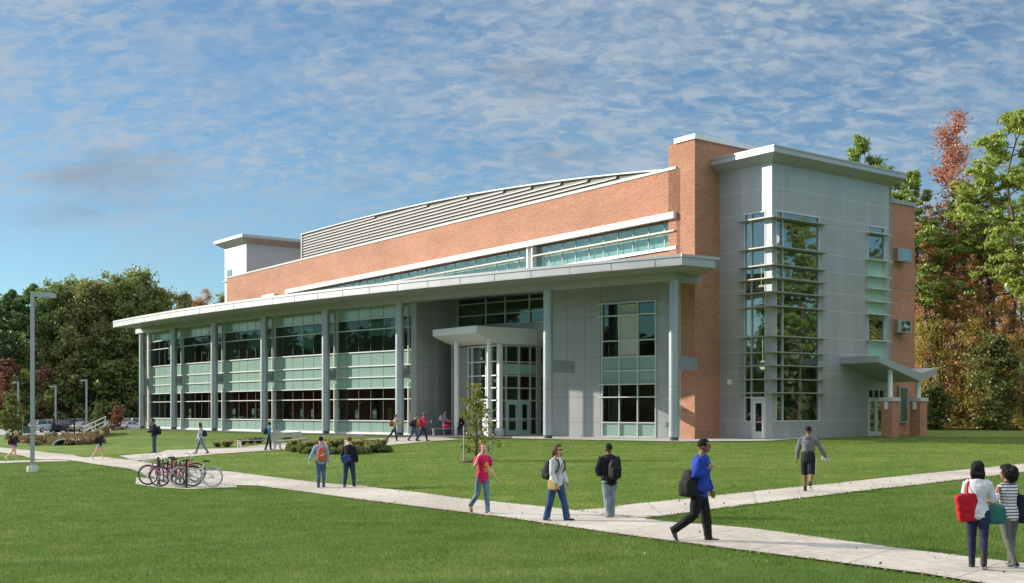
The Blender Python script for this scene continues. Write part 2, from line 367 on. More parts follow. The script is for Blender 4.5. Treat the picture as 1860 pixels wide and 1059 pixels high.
_cp += [(*pt(T0,E1,s),.03+.012*s) for s in (0,4,8,12)]+[(*pt((T0[0]+.6,T0[1]-.8),E1,s-1),.0+.012*s) for s in (1,5,9,13)]
_P = np.array(_cp); _n = len(_P)
def _phi(d2): return 0.5*d2*np.log(d2+1e-9)
_D2 = ((_P[:,None,:2]-_P[None,:,:2])**2).sum(-1)
_A = np.zeros((_n+3,_n+3)); _A[:_n,:_n] = _phi(_D2)+np.eye(_n)*25.0; _A[:_n,_n] = 1; _A[:_n,_n+1:] = _P[:,:2]; _A[_n,:_n] = 1; _A[_n+1:,:_n] = _P[:,:2].T
_W = np.linalg.solve(_A, np.r_[_P[:,2],0,0,0])
def hgt(x, y):
    x = np.clip(np.atleast_1d(np.asarray(x, float)), -150, 140); y = np.clip(np.atleast_1d(np.asarray(y, float)), -30, 260)
    d2 = (x[:,None]-_P[None,:,0])**2+(y[:,None]-_P[None,:,1])**2
    return _phi(d2)@_W[:_n]+_W[_n]+_W[_n+1]*x+_W[_n+2]*y
def h1(x, y): return float(hgt(x, y)[0])
def G(u, v, y0=9.0, y1=240.0):   # the ground point seen at a photo position
    ys = np.geomspace(y0, y1, 900); zr = HC-(v-HV)*ys/F; g = hgt((u-CU)/F*ys, ys)
    k = np.argmax(zr <= g)
    if not (zr <= g).any(): k = len(ys)-1
    if k > 0:
        f0 = zr[k-1]-g[k-1]; f1 = zr[k]-g[k]; t = f0/(f0-f1+1e-12); y = ys[k-1]+(ys[k]-ys[k-1])*t
    else: y = ys[0]
    x = (u-CU)/F*y
    return (x, y, h1(x, y))
# ================================================================ the university building
B = empty('university_building', (0,0,0), 0, 'large brick and silver panel building with curved colonnade, flat canopy and corner stair tower', 'building')
EACH = {'poster','wall_lamp','control_joint','roller_blind','spandrel_panel','end_fascia','inner_wall','floor_slab','curtain_window','tall_window','slot_window','window_post','corner_window','entrance_door','door_glass','tower_rear_wall','recess_back_wall'}
def part(mb, name, mats, parent=None, label=None):
    if name in EACH and mb.blk: return mb.build_each(name, mats, parent or B, label)
    return mb.build(name, mats, parent or B, label)

# ---- long brick wall, coping, body behind
ZB = 16.03
w = MB()
w.fbox(W0, BD, BN, -0.3, BW, -0.6, 0, 13.34, ZB-0.16)
w.fbox(W0, BD, BN, -0.3, 0.0, -0.6, 0.0, 9.0, 13.34)
w.fbox(W0, BD, BN, 0.0, BW, -0.6, -0.003, 9.0, 11.10)
w.fbox(W0, BD, BN, 54, BW, -0.6, 0.0, 11.10, 13.34)
wall = part(w, 'brick_wall', M['brick'], None, 'long orange brick upper wall over the canopy')
w = MB(); w.fbox(W0, BD, BN, 0, BW+.05, -0.66, 0.06, ZB-0.16, ZB); part(w, 'coping', M['soffit'], wall)
w = MB()
for s in (14, 28, 42, 56, 64): w.fbox(W0, BD, BN, s, s+0.035, 0, 0.004, 13.36, ZB-0.29)
part(w, 'control_joint', M['joint_dark'], wall)
w = MB(); w.fbox(W0, BD, BN, 0.2, BW-0.4, -22, -0.62, 0.1, 15.6); part(w, 'rear_block', M['brick'])
# ---- clerestory ribbon
cl = MB(); cl.fbox(W0, BD, BN, 0.03, 54, -0.02, 0.26, 12.98, 13.34); cl.fbox(W0, BD, BN, 56.3, 59.2, 0.004, 0.42, 12.8, 13.2)
hood = part(cl, 'clerestory_hood', M['white'], None, 'white hood over the ribbon window')
def ribbon(s0, s1, sill):
    g = MB(); g.fbox(W0, BD, BN, s0, s1, -0.42, -0.40, 11.36, 12.96)
    go = part(g, 'ribbon_window', M['glass_high'])
    f = MB(); s = s0
    while s <= s1+0.01: f.fbox(W0, BD, BN, s-.02, s+.02, -0.40, -0.36, 11.36, 12.96); s += (s1-s0)/round((s1-s0)/1.38)
    f.fbox(W0, BD, BN, s0, s1, -0.40, -0.33, 12.22, 12.30); f.fbox(W0, BD, BN, s0, s1, -0.40, -0.33, 11.36, 11.42)
    part(f, 'window_frame', M['shade'], go)
    f = MB(); f.fbox(W0, BD, BN, s0+.1, s1-.05, -0.33, 0.12, 12.25, 12.30); f.fbox(W0, BD, BN, s0+.1, s1-.05, 0.07, 0.12, 12.23, 12.32)
    part(f, 'sunshade', M['shade'], go)
    if sill:
        f = MB(); f.fbox(W0, BD, BN, s0, s1, -0.40, 0.06, 11.18, 11.36); part(f, 'window_sill', M['white'], go)
    return go
sm = on(962, W0, BD)
ribbon(0.02, sm-0.35, True); ribbon(sm+0.35, 53.9, True)
f = MB(); f.fbox(W0, BD, BN, sm-.33, sm-.21, -0.44, 0.03, 11.36, 12.955); f.fbox(W0, BD, BN, sm+.21, sm+.33, -0.44, 0.03, 11.36, 12.955); f.fbox(W0, BD, BN, sm-.35, sm+.35, -0.7, -0.5, 9.9, 12.955)
part(f, 'window_post', M['white'])
f = MB(); f.fbox(W0, BD, BN, 0.02, 53.9, -.62, -.58, 11.37, 12.95); part(f, 'window_blind', M['blind'])
# ---- roof screen of louvres behind the brick wall, arched top
scr = MB(); NS = 110
S0o = on(549, pt(W0, BN, -1.2), BD)
def arch(s):                       # height of the screen's top edge along the wall
    k = max(0.0, min(1.0, s/S0o)); return 16.05 + 2.66*(1-(1-k)**2.4)
OS = pt(W0, BN, -1.2)
zl = ZB-0.2; rows = 11; dz = 0.26
lv = MB(); back = MB(); trim = MB()
for i in range(NS):
    a, b = S0o*i/NS, S0o*(i+1)/NS
    ta, tb = arch(a), arch(b)
    back.add([(*pt(pt(OS,BD,a),BN,-.12),zl), (*pt(pt(OS,BD,b),BN,-.12),zl), (*pt(pt(OS,BD,b),BN,-.12),tb), (*pt(pt(OS,BD,a),BN,-.12),ta)], [[0,1,2,3]])
    q = [pt(pt(OS,BD,a),BN,.10), pt(pt(OS,BD,b),BN,.10), pt(pt(OS,BD,b),BN,-.25), pt(pt(OS,BD,a),BN,-.25)]
    trim.prism(q, [ta-.02,tb-.02,tb-.02,ta-.02], [ta+.07,tb+.07,tb+.07,ta+.07])
    for k in range(rows):
        z0 = ZB+dz*k
        if z0+.22 > min(ta, tb): continue
        pa, pb = pt(OS,BD,a), pt(OS,BD,b); ia, ib = pt(pa,BN,-.09), pt(pb,BN,-.09); oa, ob = pt(pa,BN,.07), pt(pb,BN,.07)
        lv.add([(*oa,z0),(*ob,z0),(*ob,z0+.05),(*oa,z0+.05),(*ia,z0+.235),(*ib,z0+.235)], [[0,1,2,3],[3,2,5,4],[1,0,4,5]])
so = part(back, 'roof_screen', M['gap'], None, 'long grey louvred roof screen with arched top')
part(lv, 'louvres', M['louver'], so); part(trim, 'screen_rim', M['louver'], so)
e_ = MB(); e_.fbox(OS, BD, BN, S0o-.12, S0o+.05, -.25, .12, zl, arch(S0o)+.14); part(e_, 'screen_end', M['louver'], so)
# ---- brick pier beside the tower
pr = MB(); pr.prism([PC, pt(PC,E1,11), pt(pt(PC,E1,11),BD,2.2), pt(PC,BD,2.2)], 8.9, 17.35)
pr.prism([PC, pt(PC,E1,2.4), pt(pt(PC,E1,2.4),BD,2.2), pt(PC,BD,2.2)], 0.0, 8.9)
pier = part(pr, 'brick_pier', M['brick'], None, 'tall brick pier between the long wall and the silver tower')
k = MB(); k.prism([pt(pt(PC,NE1,.1),NE2,.1), pt(pt(PC,E1,11),NE2,.1), pt(pt(PC,E1,11),BD,2.3), pt(pt(PC,NE1,.1),BD,1.62)], 17.35, 17.63); part(k, 'coping', M['white'], pier)
# ---- canopy roof, fascia and beam
ro = 200.0
aL = a_of(205.6, ro); aK = a_of(1238.6, ro)
K2 = (11.05, 61.7)
arc = [AP(aL+(aK-aL)*i/40, ro) for i in range(41)]
Wl = pt(AP(aL, ro), (0.70,0.71), 21)
poly = arc+[K2, pt(PC, NE2, .1), pt(PC, BD, .5), W0, pt(W0,BD,BW-.5), Wl]
def plate(z0, z1, rr_o):
    O_ = [AP(aL+(aK-aL)*i/40, rr_o) for i in range(41)]; I_l = [Wl, pt(W0,BD,BW-.5), W0, pt(PC,BD,.5), pt(PC,NE2,.1)]
    d_ = [0.0]
    for i in range(4): d_.append(d_[-1]+math.dist(I_l[i], I_l[i+1]))
    I_ = [(float(np.interp(d_[-1]*i/40, d_, [p[0] for p in I_l])), float(np.interp(d_[-1]*i/40, d_, [p[1] for p in I_l]))) for i in range(41)]
    m_ = MB()
    for z in (z0, z1):
        k0 = len(m_.v); m_.v += [(*p, z) for p in O_]+[(*p, z) for p in I_]+[(*K2, z)]
        for i in range(40): m_.f.append([k0+i, k0+i+1, k0+42+i, k0+41+i]); m_.m.append(0); m_.sm.append(False)
        m_.f.append([k0+40, k0+82, k0+81]); m_.m.append(0); m_.sm.append(False)
    return m_
c = plate(9.30, 9.34, ro); canopy = part(c, 'canopy_roof', M['soffit'], None, 'long curved flat canopy roof on columns')
c = MB()
c.abox(aL, aK, ro-.35, ro, 9.28, 9.70, step=1.0); part(c, 'fascia', M['fascia'], canopy)
c = MB(); c.abox(aL-.01, aK+.01, ro-.55, ro+.04, 9.705, 9.86, step=1.0)
nse = (K2[0]-AP(aK,ro)[0], K2[1]-AP(aK,ro)[1]); L_ = math.hypot(*nse); nse = (nse[0]/L_, nse[1]/L_); nno = (nse[1], -nse[0])
KP = AP(aK, ro)
c.fbox(KP, nse, nno, -.05, L_+.02, -.45, .04, 9.705, 9.862)
part(c, 'roof_edge_trim', M['fascia'], canopy)
c = MB(); c.fbox(KP, nse, nno, 0, L_, -.3, 0.0, 9.282, 9.70)
c.prism([K2, pt(PC,NE2,.1), pt(pt(PC,NE2,.1),NE1,.3), pt(K2,(-nse[0],-nse[1]),.3)], 9.283, 9.86)
AL = AP(aL, ro); dl = (Wl[0]-AL[0], Wl[1]-AL[1]); dL = math.hypot(*dl); dl = (dl[0]/dL, dl[1]/dL); c.fbox(AL, dl, (-dl[1], dl[0]), 0.02, dL, -.3, 0.0, 9.281, 9.86)
part(c, 'end_fascia', M['fascia'], canopy)
c = MB()
a = aL-0.8
while a > aK: c.abox(a, a-.008, ro, ro+.004, 9.285, 9.70); a -= 0.78
part(c, 'fascia_joint', M['joint_dark'], canopy)
c = plate(9.345, 9.84, ro-.6); part(c, 'roof_deck', M['fascia'], canopy)
bm = MB(); a0 = a_of(246, 197.4); a1 = a_of(1226, 197.4)
bm.abox(a0, a1, 196.5, 197.40, 8.90, 9.298, step=1.0)
bdir = (0.58, 0.81); q0 = AP(a1, 197.4); q1 = pt(q0, bdir, 3.2)
bm.prism([q0, q1, pt(q1, (-.81,.58), .5), pt(q0, (-.81,.58), .5)], 8.901, 9.297)
qa = AP(a0, 197.4); bm.prism([qa, pt(qa,(0.82,0.57),6), pt(pt(qa,(0.82,0.57),6),(.57,-.82),.4), pt(qa,(.57,-.82),.4)], 8.899, 9.296)
beam = part(bm, 'edge_beam', M['fascia'], canopy)
c = MB(); a = a0-.3
while a > a1: c.abox(a, a-.006, 197.4, 197.404, 8.905, 9.295); a -= 0.6
part(c, 'beam_joint', M['joint_dark'], beam)
# ---- columns
for i, a in enumerate(CA):
    p = AP(a, AR); cm = MB()
    cm.lathe((p[0],p[1],0.0), [(.295,.22),(.295,8.905)], 28)
    co = part(cm, 'column', M['column'])
    cb = MB(); cb.lathe((p[0],p[1],0.0), [(.25,-.5),(.25,.222)], 20); part(cb, 'column_base', M['steel_dark'], co)
    cr = MB()
    for zz_ in (3.0, 6.0): cr.lathe((p[0],p[1],0.0), [(.2955,zz_),(.2985,zz_),(.2985,zz_+.02),(.2955,zz_+.02)], 28)
    part(cr, 'column_joint', M['joint_dark'], co)
    rin = 196.3 if i < 6 else 194.4
    dn = (math.sin(R(a)), math.cos(R(a))); tg = (math.cos(R(a)), -math.sin(R(a)))
    br = MB(); br.fbox(p, dn, tg, .15, AR-rin, -.13, .13, 3.98, 4.72); part(br, 'bracket', M['column'], co)
# ---- curtain wall bays
LV = dict(g0=.16, A=.98, B=2.48, C=3.24, D=4.02, E=4.80, Fz=5.78, Gz=7.33, Hz=8.08, top=9.29)
rw = 196.25
def bay(a0, a1, nm, n=6, pair=True):
    g = MB()
    for za, zb in ((LV['A'],LV['B']),(LV['B'],LV['C'])): g.abox(a0, a1, rw-.02, rw, za, zb, 0, 0.42)
    for za, zb in ((LV['Fz'],LV['Gz']),(LV['Gz'],LV['Hz'])): g.abox(a0, a1, rw-.02, rw, za, zb, 0, 0.42)
    go = part(g, nm, M['glass'])
    s = MB()
    for za, zb in ((LV['g0'],LV['A']),(LV['C'],LV['Fz']),(LV['Hz'],LV['top'])): s.abox(a0, a1, rw-.06, rw-.003, za, zb, 0, 0.4)
    part(s, 'spandrel_panel', M['green'], go)
    f = MB()
    for kk, (z, h, dpt) in enumerate([(LV['g0'],.06,.05),(LV['A'],.075,.11),(LV['B'],.06,.14),(LV['C'],.06,.16),(LV['D'],.075,.11),(LV['E'],.075,.11),(LV['Fz'],.07,.11),(LV['Gz'],.06,.14),(LV['Hz'],.06,.12)]):
        f.abox(a0, a1, rw, rw+dpt, z-h/2, z+h/2, 0, 0.42)
    if pair:
        for da in (0.0, -0.10): f.abox(a0+da+.012, a0+da-.012, rw+.001, rw+.155, LV['g0']-.03, 3.6, 0); f.abox(a0+da+.009, a0+da-.009, rw+.001, rw+.155, 4.85 if da == 0 else 3.6, LV['top'], 0)
    part(f, 'window_frame', M['alum'], go)
    j = MB()
    for i in range(1, n):
        a = a0+(a1-a0)*i/n
        for za, zb in ((LV['g0'],LV['A']),(LV['C'],LV['Fz']),(LV['Hz'],LV['top'])): j.abox(a+.007, a-.007, rw-.003, rw+.008, za+.03, zb-.03)
        j.abox(a+.004, a-.004, rw, rw+.006, LV['A']+.04, LV['C']-.03); j.abox(a+.004, a-.004, rw, rw+.006, LV['Fz']+.03, LV['Hz']-.03)
    part(j, 'panel_joint', M['joint_dark'], go)
for i in range(5): bay(CA[i]-(.06 if i else -.02), CA[i+1]-.06, 'curtain_window')
aR = 42.36
bay(CA[5]-.06, aR+.06, 'curtain_window', 1)
c = MB(); c.abox(54.65, aR, rw-.1, rw+.18, -.35, .128, 0, 0.6); part(c, 'wall_kerb', M['white'])
# return wall of the recess (faces the entrance) and fin
def radial(a, r0, r1, th, z0, z1, mb, mi=0):
    p = AP(a, r0); dn = (math.sin(R(a)), math.cos(R(a))); tg = (math.cos(R(a)), -math.sin(R(a)))
    mb.fbox(p, dn, tg, 0, r0-r1, -th, 0, z0, z1, mi)
c = MB(); radial(aR, rw+.17, 191.6, .42, 0, 9.297, c); rwall = part(c, 'recess_wall', M['panel'], None, 'grey panelled side wall of the entrance recess')
c = MB(); pp = AP(aR, rw+.17); dn = (math.sin(R(aR)), math.cos(R(aR))); tg = (math.cos(R(aR)), -math.sin(R(aR)))
for z in (1.1,2.5,4.02,4.8,5.78,7.33,8.2,8.95): c.fbox(pp, dn, tg, 0.0, 4.6, 0, .004, z, z+.02)
for s in (0.05, 1.9, 2.0+1.7): c.fbox(pp, dn, tg, s, s+.025, .0, .0045, 0.02, 9.28)
part(c, 'panel_joint', M['panel_joint'], rwall)
# upper glazing over the entrance
ru = 192.4; aU0 = a_of(831.5, ru); aU1 = a_of(1003, ru)
g = MB(); g.abox(aU0, aU1, ru-.02, ru, 7.47, 9.29, 0, .5); gu = part(g, 'entrance_clerestory', M['glass_dark'])
f = MB()
for z in (7.47, 8.17, 8.98): f.abox(aU0, aU1, ru, ru+.09, z-.03, z+.03, 0, .5)
for uu in (832.5, 883.5, 918.5, 962.8): am = a_of(uu, ru); f.abox(am+.011, am-.011, ru+.001, ru+.10, 7.44, 9.285)
part(f, 'window_frame', M['alum'], gu)
c = MB(); c.abox(aU0, aU1, ru-.2, ru-.0, 6.2, 7.43, 0, .5); part(c, 'recess_back_wall', M['panel'])
# ---- right hand panelled wall with big window
rr = 193.5; aA = a_of(1002, rr); aB = 36.60
aw0 = a_of(1093, rr); aw1 = a_of(1191.5, rr)
c = MB(); c.abox(aA, aw0, rr-.25, rr, -.1, 9.297, 0, .6); c.abox(aw1, aB, rr-.25, rr, -.1, 9.297, 0, .6); c.abox(aw0, aw1, rr-.25, rr, 8.22, 9.297, 0, .6); c.abox(aw0, aw1, rr-.25, rr, -.1, .08, 0, .6)
rwl = part(c, 'panel_wall', M['panel'], None, 'silver panelled wall between the entrance and the brick pier')
c = MB()
for z in (.96, 2.5, 3.27, 4.93, 5.92, 7.43, 8.22):
    c.abox(aA, aw0+.02, rr, rr+.004, z, z+.018, 0, .6); c.abox(aw1-.02, aB, rr, rr+.004, z, z+.018, 0, .6)
for a in (aw0+.03, (aA+aw0)/2-.2, aA-.35, aw1-.03): c.abox(a, a-.006, rr, rr+.0045, 0, 9.29)
part(c, 'panel_joint', M['joint_dark'], rwl)
g = MB(); g.abox(aw0, aw1, rr-.08, rr-.06, .96, 3.27, 0, .4); g.abox(aw0, aw1, rr-.08, rr-.06, 4.93, 8.22, 0, .4); gw = part(g, 'tall_window', M['glass_dark'])
s = MB(); s.abox(aw0, aw1, rr-.12, rr-.06, .08, .96, 0, .4); s.abox(aw0, aw1, rr-.12, rr-.06, 3.27, 4.93, 0, .4); part(s, 'spandrel_panel', M['green'], gw)
f = MB()
for z, d_ in ((.11,.02),(.96,.03),(2.5,.2),(3.27,.2),(4.09,.03),(4.93,.03),(5.92,.03),(7.43,.28),(8.19,.28)): f.abox(aw0+(.05 if d_ > .1 else 0), aw1-(.05 if d_ > .1 else 0), rr-.07, rr+d_, z-.035, z+.035, 0, .4)
for uu in (1093.8, 1124.8, 1158, 1190.7): am = a_of(uu, rr); f.abox(am+.010, am-.010, rr-.071, rr+.034, .08, 8.22)
part(f, 'window_frame', M['alum'], gw)
f = MB(); am = a_of(1207, rr); f.abox(am, am-.05, rr, rr+.06, .75, 1.0); part(f, 'outlet_box', M['shade'], rwl)
# interiors
c = MB()
c.abox(54.6, aR+.1, 191.0, 190.9, 0.1, 9.2, 0, .8); part(c, 'inner_wall', M['inner_pale'])
c = MB()
a = 54.2
while a > 42.6: c.abox(a, a-.95, 193.0, 193.1, .12, 3.3, 0, .8); a -= 1.2
part(c, 'inner_wall', M['inner_wall'])
c = MB(); c.abox(54.62, aR+.1, 186.5, rw-.07, 0.02, .14, 0, .8); c.abox(54.62, aR+.1, 186.5, rw-.07, 3.9, 4.9, 0, .8); c.abox(54.62, aR+.1, 186.5, rw-.07, 8.6, 9.28, 0, .8); part(c, 'floor_slab', M['floor_in'])
c = MB()
for a in (53.8, 51.3, 50.6, 48.9, 48.2, 46.6, 45.7, 44.1, 43.4): c.abox(a, a-.5, 195.4, 195.45, 6.6+.5*math.sin(a*7), 8.05, 0, .8)
part(c, 'roller_blind', M['green_light'])
pc = [(0.5,0.38,0.12),(0.08,0.32,0.28),(0.55,0.52,0.42)]
c = MB(); rng = random.Random(3)
for a in [53.4,52.9,50.2,49.2,48.9,48.2,47.0,46.55,46.1,45.6,44.9,44.3,43.8,43.2,42.75]:
    z = 1.0; c.abox(a, a-.13, 194.6, 194.62, z, z+.42, rng.randrange(3)); c.abox(a, a-.13, 194.6, 194.62, z+.43, z+.85, rng.randrange(3))
PM = [simple('poster_paint', q, .7, var=.1, scale=6) for q in pc]
part(c, 'poster', PM)
# end wall of the glazed wing
c = MB(); p = AP(54.66, rw+.1); c.fbox(p, (math.sin(R(54.66)), math.cos(R(54.66))), (-math.cos(R(54.66)), math.sin(R(54.66))), 0, 20, 0, .3, 0, 9.296); part(c, 'end_wall', M['panel'])
c = MB(); c.abox(aw0+.1, aw1-.1, 190.0, 189.9, 0, 9.2, 0, .8); c.abox(aw0+.3, aw1-.3, 189.9, rr-.13, 4.0, 4.8, 0, .8); part(c, 'inner_wall', M['inner_pale'])
c = MB(); am = a_of(1141, 193.5); c.abox(am+.22, am-.22, 193.4, 193.45, 5.0, 8.1, 0); part(c, 'roller_blind', M['inner_pale'])
c = MB(); c.abox(aU0, aU1, 188, 187.9, 4, 9.28, 0, .8); part(c, 'inner_wall', M['green'])
c = MB(); c.abox(aU0+.02, aU1, ru-.45, ru-.4, 8.2, 8.97, 0, .8); c.abox(aU0+.02, a_of(868, ru), ru-.46, ru-.41, 7.5, 8.2, 0, .8); part(c, 'roller_blind', M['blind_olive'])

# ---- entrance vestibule
V1 = (-0.85, 74.0)
kV0 = on(851, V1, E2); 
g = MB(); g.fbox(V1, E2, NE1, 0.2, kV0, -.03, 0, .1, 5.9); gl_ = part(g, 'vestibule_window', M['glass_dark'], None, 'sunlit left glazing of the entrance vestibule')
f = MB()
for z in (.12, 1.05, 2.35, 3.15, 3.95, 4.85, 5.86): f.fbox(V1, E2, NE1, 0.2, kV0, 0, .08, z-.035, z+.035)
for uu in (851.5, 858.5, 884, 893): s = on(uu, V1, E2); f.fbox(V1, E2, NE1, s-.035, s+.035, .001, .085, .1, 5.9)
part(f, 'window_frame', M['white'], gl_)
dd = MB(); s0, s1 = on(893, V1, E2), on(868, V1, E2); 
for a_, b_ in ((s0, (s0+s1)/2-.01), ((s0+s1)/2+.01, s1)):
    dd.fbox(V1, E2, NE1, a_, a_+.1, .0, .1, .1, 2.3); dd.fbox(V1, E2, NE1, b_-.1, b_, .0, .1, .1, 2.3); dd.fbox(V1, E2, NE1, a_+.1, b_-.1, .0, .1, .1, .32); dd.fbox(V1, E2, NE1, a_+.1, b_-.1, .0, .1, 2.12, 2.3)
dd.fbox(V1, E2, NE1, s0-.02, s1+.02, .05, .10, 2.31, 2.44)
part(dd, 'entrance_door', M['white'], gl_)
c = MB(); c.fbox(V1, E2, NE1, kV0, kV0+1.9, -.3, .0, 0, 5.9); c.fbox(V1, E2, NE1, kV0, kV0+1.9, -.29, .004, 2.33, 2.35); c.fbox(V1, E2, NE1, kV0, kV0+1.9, -.28, .0041, 4.3, 4.32); part(c, 'vestibule_panel', M['panel'])
c = MB(); c.fbox(V1, E1, NE2, 0, .26, -.25, .05, 0, 5.95); part(c, 'corner_post', M['white'], None, 'square corner post of the vestibule')
VR = pt(V1, E2, .25)
g = MB(); g.fbox(VR, E1, NE2, .26, 3.9, -.03, 0, .1, 5.95); gr = part(g, 'vestibule_window', M['glass_dark'], None, 'shaded front glazing of the entrance vestibule')
g = MB(); g.fbox(VR, E1, NE2, .27, 3.9, .001, .012, 4.03, 4.72); part(g, 'spandrel_panel', M['green_light'], gr)
f = MB()
for z in (.12, 1.15, 2.35, 3.15, 3.95, 4.85, 5.9): f.fbox(VR, E1, NE2, .26, 3.9, 0, .09, z-.04, z+.04)
for uu, ww in ((911,.03),(918.5,.03),(942,.05),(962.5,.03),(975.5,.06),(980,.03)): s = on(uu, VR, E1); f.fbox(VR, E1, NE2, s-ww, s+ww, .001, .10, .1, 5.93)
fm = M['alum']
part(f, 'window_frame', fm, gr)
for ua, ub in ((919.5, 940), (944, 961)):
    a_, b_ = on(ua, VR, E1), on(ub, VR, E1)
    dd = MB(); dd.fbox(VR, E1, NE2, a_, a_+.17, .012, .06, .1, 2.3); dd.fbox(VR, E1, NE2, b_-.17, b_, .012, .06, .1, 2.3); dd.fbox(VR, E1, NE2, a_+.17, b_-.17, .012, .06, .1, .42); dd.fbox(VR, E1, NE2, a_+.17, b_-.17, .012, .06, 2.08, 2.3)
    do = part(dd, 'entrance_door', M['green_light'], gr)
    h_ = MB(); h_.fbox(VR, E1, NE2, a_+.12, b_-.12, .08, .12, 1.0, 1.05); part(h_, 'door_handle', M['alum'], do)
c = MB(); c.fbox(VR, E1, NE2, .3, 4.5, -3.2, -3.0, 0.05, 6.3); c.fbox(V1, E2, NE1, 5, 5.3, -4, 0, 0.05, 6.3); part(c, 'inner_wall', M['inner_pale'])
# vestibule roof: thin left edge, hull shaped belly
ND = pt(pt(V1, NE1, 2.0), E2, -.36); Lr = 4.9
zt = 7.0
prof = [(0,6.58),(.5,6.38),(1.0,6.2),(1.6,6.03),(2.1,5.97),(6.3,5.96)]
c = MB(); vs = []; fs = []
for k_, (s, z) in enumerate(prof):
    for off in (0, Lr):
        p = pt(pt(ND, E1, s), E2, off); vs += [(p[0],p[1],z),(p[0],p[1],zt)]
for k_ in range(len(prof)-1):
    b0 = k_*4; b1 = b0+4
    fs += [[b0,b0+1,b1+1,b1],[b0+2,b1+2,b1+3,b0+3],[b0,b1,b1+2,b0+2],[b0+1,b0+3,b1+3,b1+1]]
fs += [[0,2,3,1],[len(vs)-4,len(vs)-3,len(vs)-1,len(vs)-2]]
c.add(vs, fs); vroof = part(c, 'entrance_roof', M['white'], None, 'hull shaped roof over the entrance with a thin bright left edge')
c = MB(); c.fbox(ND, E2, NE1, -.02, Lr, -.02, .03, 6.6, 7.02); part(c, 'fascia', M['white'], vroof)
c = MB(); c.fbox(ND, E1, NE2, 2.6, 2.62, 0, .004, 5.98, 6.99); c.fbox(ND, E1, NE2, 4.3, 4.32, 0, .004, 5.98, 6.99); part(c, 'panel_joint', M['panel_joint'], vroof)
for uu, off, rad in ((829, .9, .16), (888, .7, .14)):
    q = pt(V1, NE1, off); s = on(uu, q, E2); p = pt(q, E2, s); c = MB(); c.lathe((p[0],p[1],-.05), [(rad,0),(rad,6.25)], 16); part(c, 'entrance_post', M['white'], vroof)
c = MB(); c.fbox(V1, E1, NE2, 4.5, 8, -1.6, -.9, -.1, 7.43); part(c, 'recess_back_wall', M['panel'])

# ---- stair tower
tl = (T0, E2, NE1); trr = (T0, E1, NE2)       # left face runs along E2, right face along E1
def lf(mb, s0, s1, n0, n1, z0, z1, mi=0): mb.fbox(T0, E2, NE1, s0, s1, n0, n1, z0, z1, mi)
def rf(mb, s0, s1, n0, n1, z0, z1, mi=0): mb.fbox(T0, E1, NE2, s0, s1, n0, n1, z0, z1, mi)
TZ = 15.58; TL = 4.0; TR = 11.4; th = .3
c = MB()
lf(c, 2.0, TL, -th, 0, -.1, TZ); lf(c, 0, 2.0, -th, 0, 12.96, TZ); lf(c, 0, .45, -th, 0, -.1, 12.96); lf(c, .45, 2.0, -th, 0, 0-.1, .05); lf(c, 1.45, 2.0, -th, 0, .05, 1.05)
rf(c, th, 8.95, -th, 0, 12.96, TZ); rf(c, th, .32, -th, 0, -.1, 12.96); rf(c, .32, 4.22, -th, 0, -.1, 1.05); rf(c, 4.22, 8.95, -th, 0, -.1, 12.96); rf(c, 10.65, TR, -th, 0, -.1, TZ); rf(c, 8.95, 10.65, -th, 0, 12.96, TZ)
rf(c, 8.95, 10.65, -th, 0, 3.0, 4.2)
c.prism([pt(T0,E2,TL), pt(pt(T0,E2,TL),E1,TR), pt(pt(T0,E1,TR),E2,.31), pt(pt(T0,E2,.31),E1,.31)], 15.2, 15.5)
tw = part(c, 'stair_tower', M['panel'], None, 'silver panelled corner stair tower with projecting roof')
c = MB(); c.fbox(pt(T0,E1,TR), E2, E1, .0, 8, -.3, 0.0, -.1, TZ); c.prism([pt(pt(T0,E2,5),E1,1), pt(pt(T0,E2,5),E1,TR-.4), pt(pt(T0,E2,6),E1,TR-.4), pt(pt(T0,E2,6),E1,1)], 0, 15.4); part(c, 'tower_rear_wall', M['inner_pale'], tw)
JL = (14.25, 12.96, 12.5, 10.85, 9.85, 8.6, 7.55, 5.95, 5.05, 3.87, 2.68, 1.1)
c = MB()
for z in JL:
    wide = z > 12.9 or z <= 1.1
    if wide: lf(c, 0, TL, 0, .004, z, z+.022) if z > 2 else lf(c, 2.0, TL, 0, .004, z, z+.022); rf(c, 0, TR, 0, .004, z, z+.022) if z > 2 else rf(c, 0, 8.9, 0, .004, z, z+.022)
    else: lf(c, 2.03, TL, 0, .004, z, z+.022); rf(c, 4.26, 8.93, 0, .004, z, z+.022); rf(c, 10.67, TR, 0, .004, z, z+.022)
for s in (4.26, 8.9, 10.7): rf(c, s, s+.02, 0, .0045, 12.97, TZ-.02)
rf(c, 1.35, 1.37, 0, .0045, -.0, 1.04); rf(c, 4.5, 4.52, 0, .0045, 0, 1.1); rf(c, .9, .92, 0, .0045, 12.97, TZ-.02)
for s in (.45, 2.03): lf(c, s, s+.018, 0, .0045, 12.97, TZ-.02)
part(c, 'panel_joint', M['panel_joint'], tw)
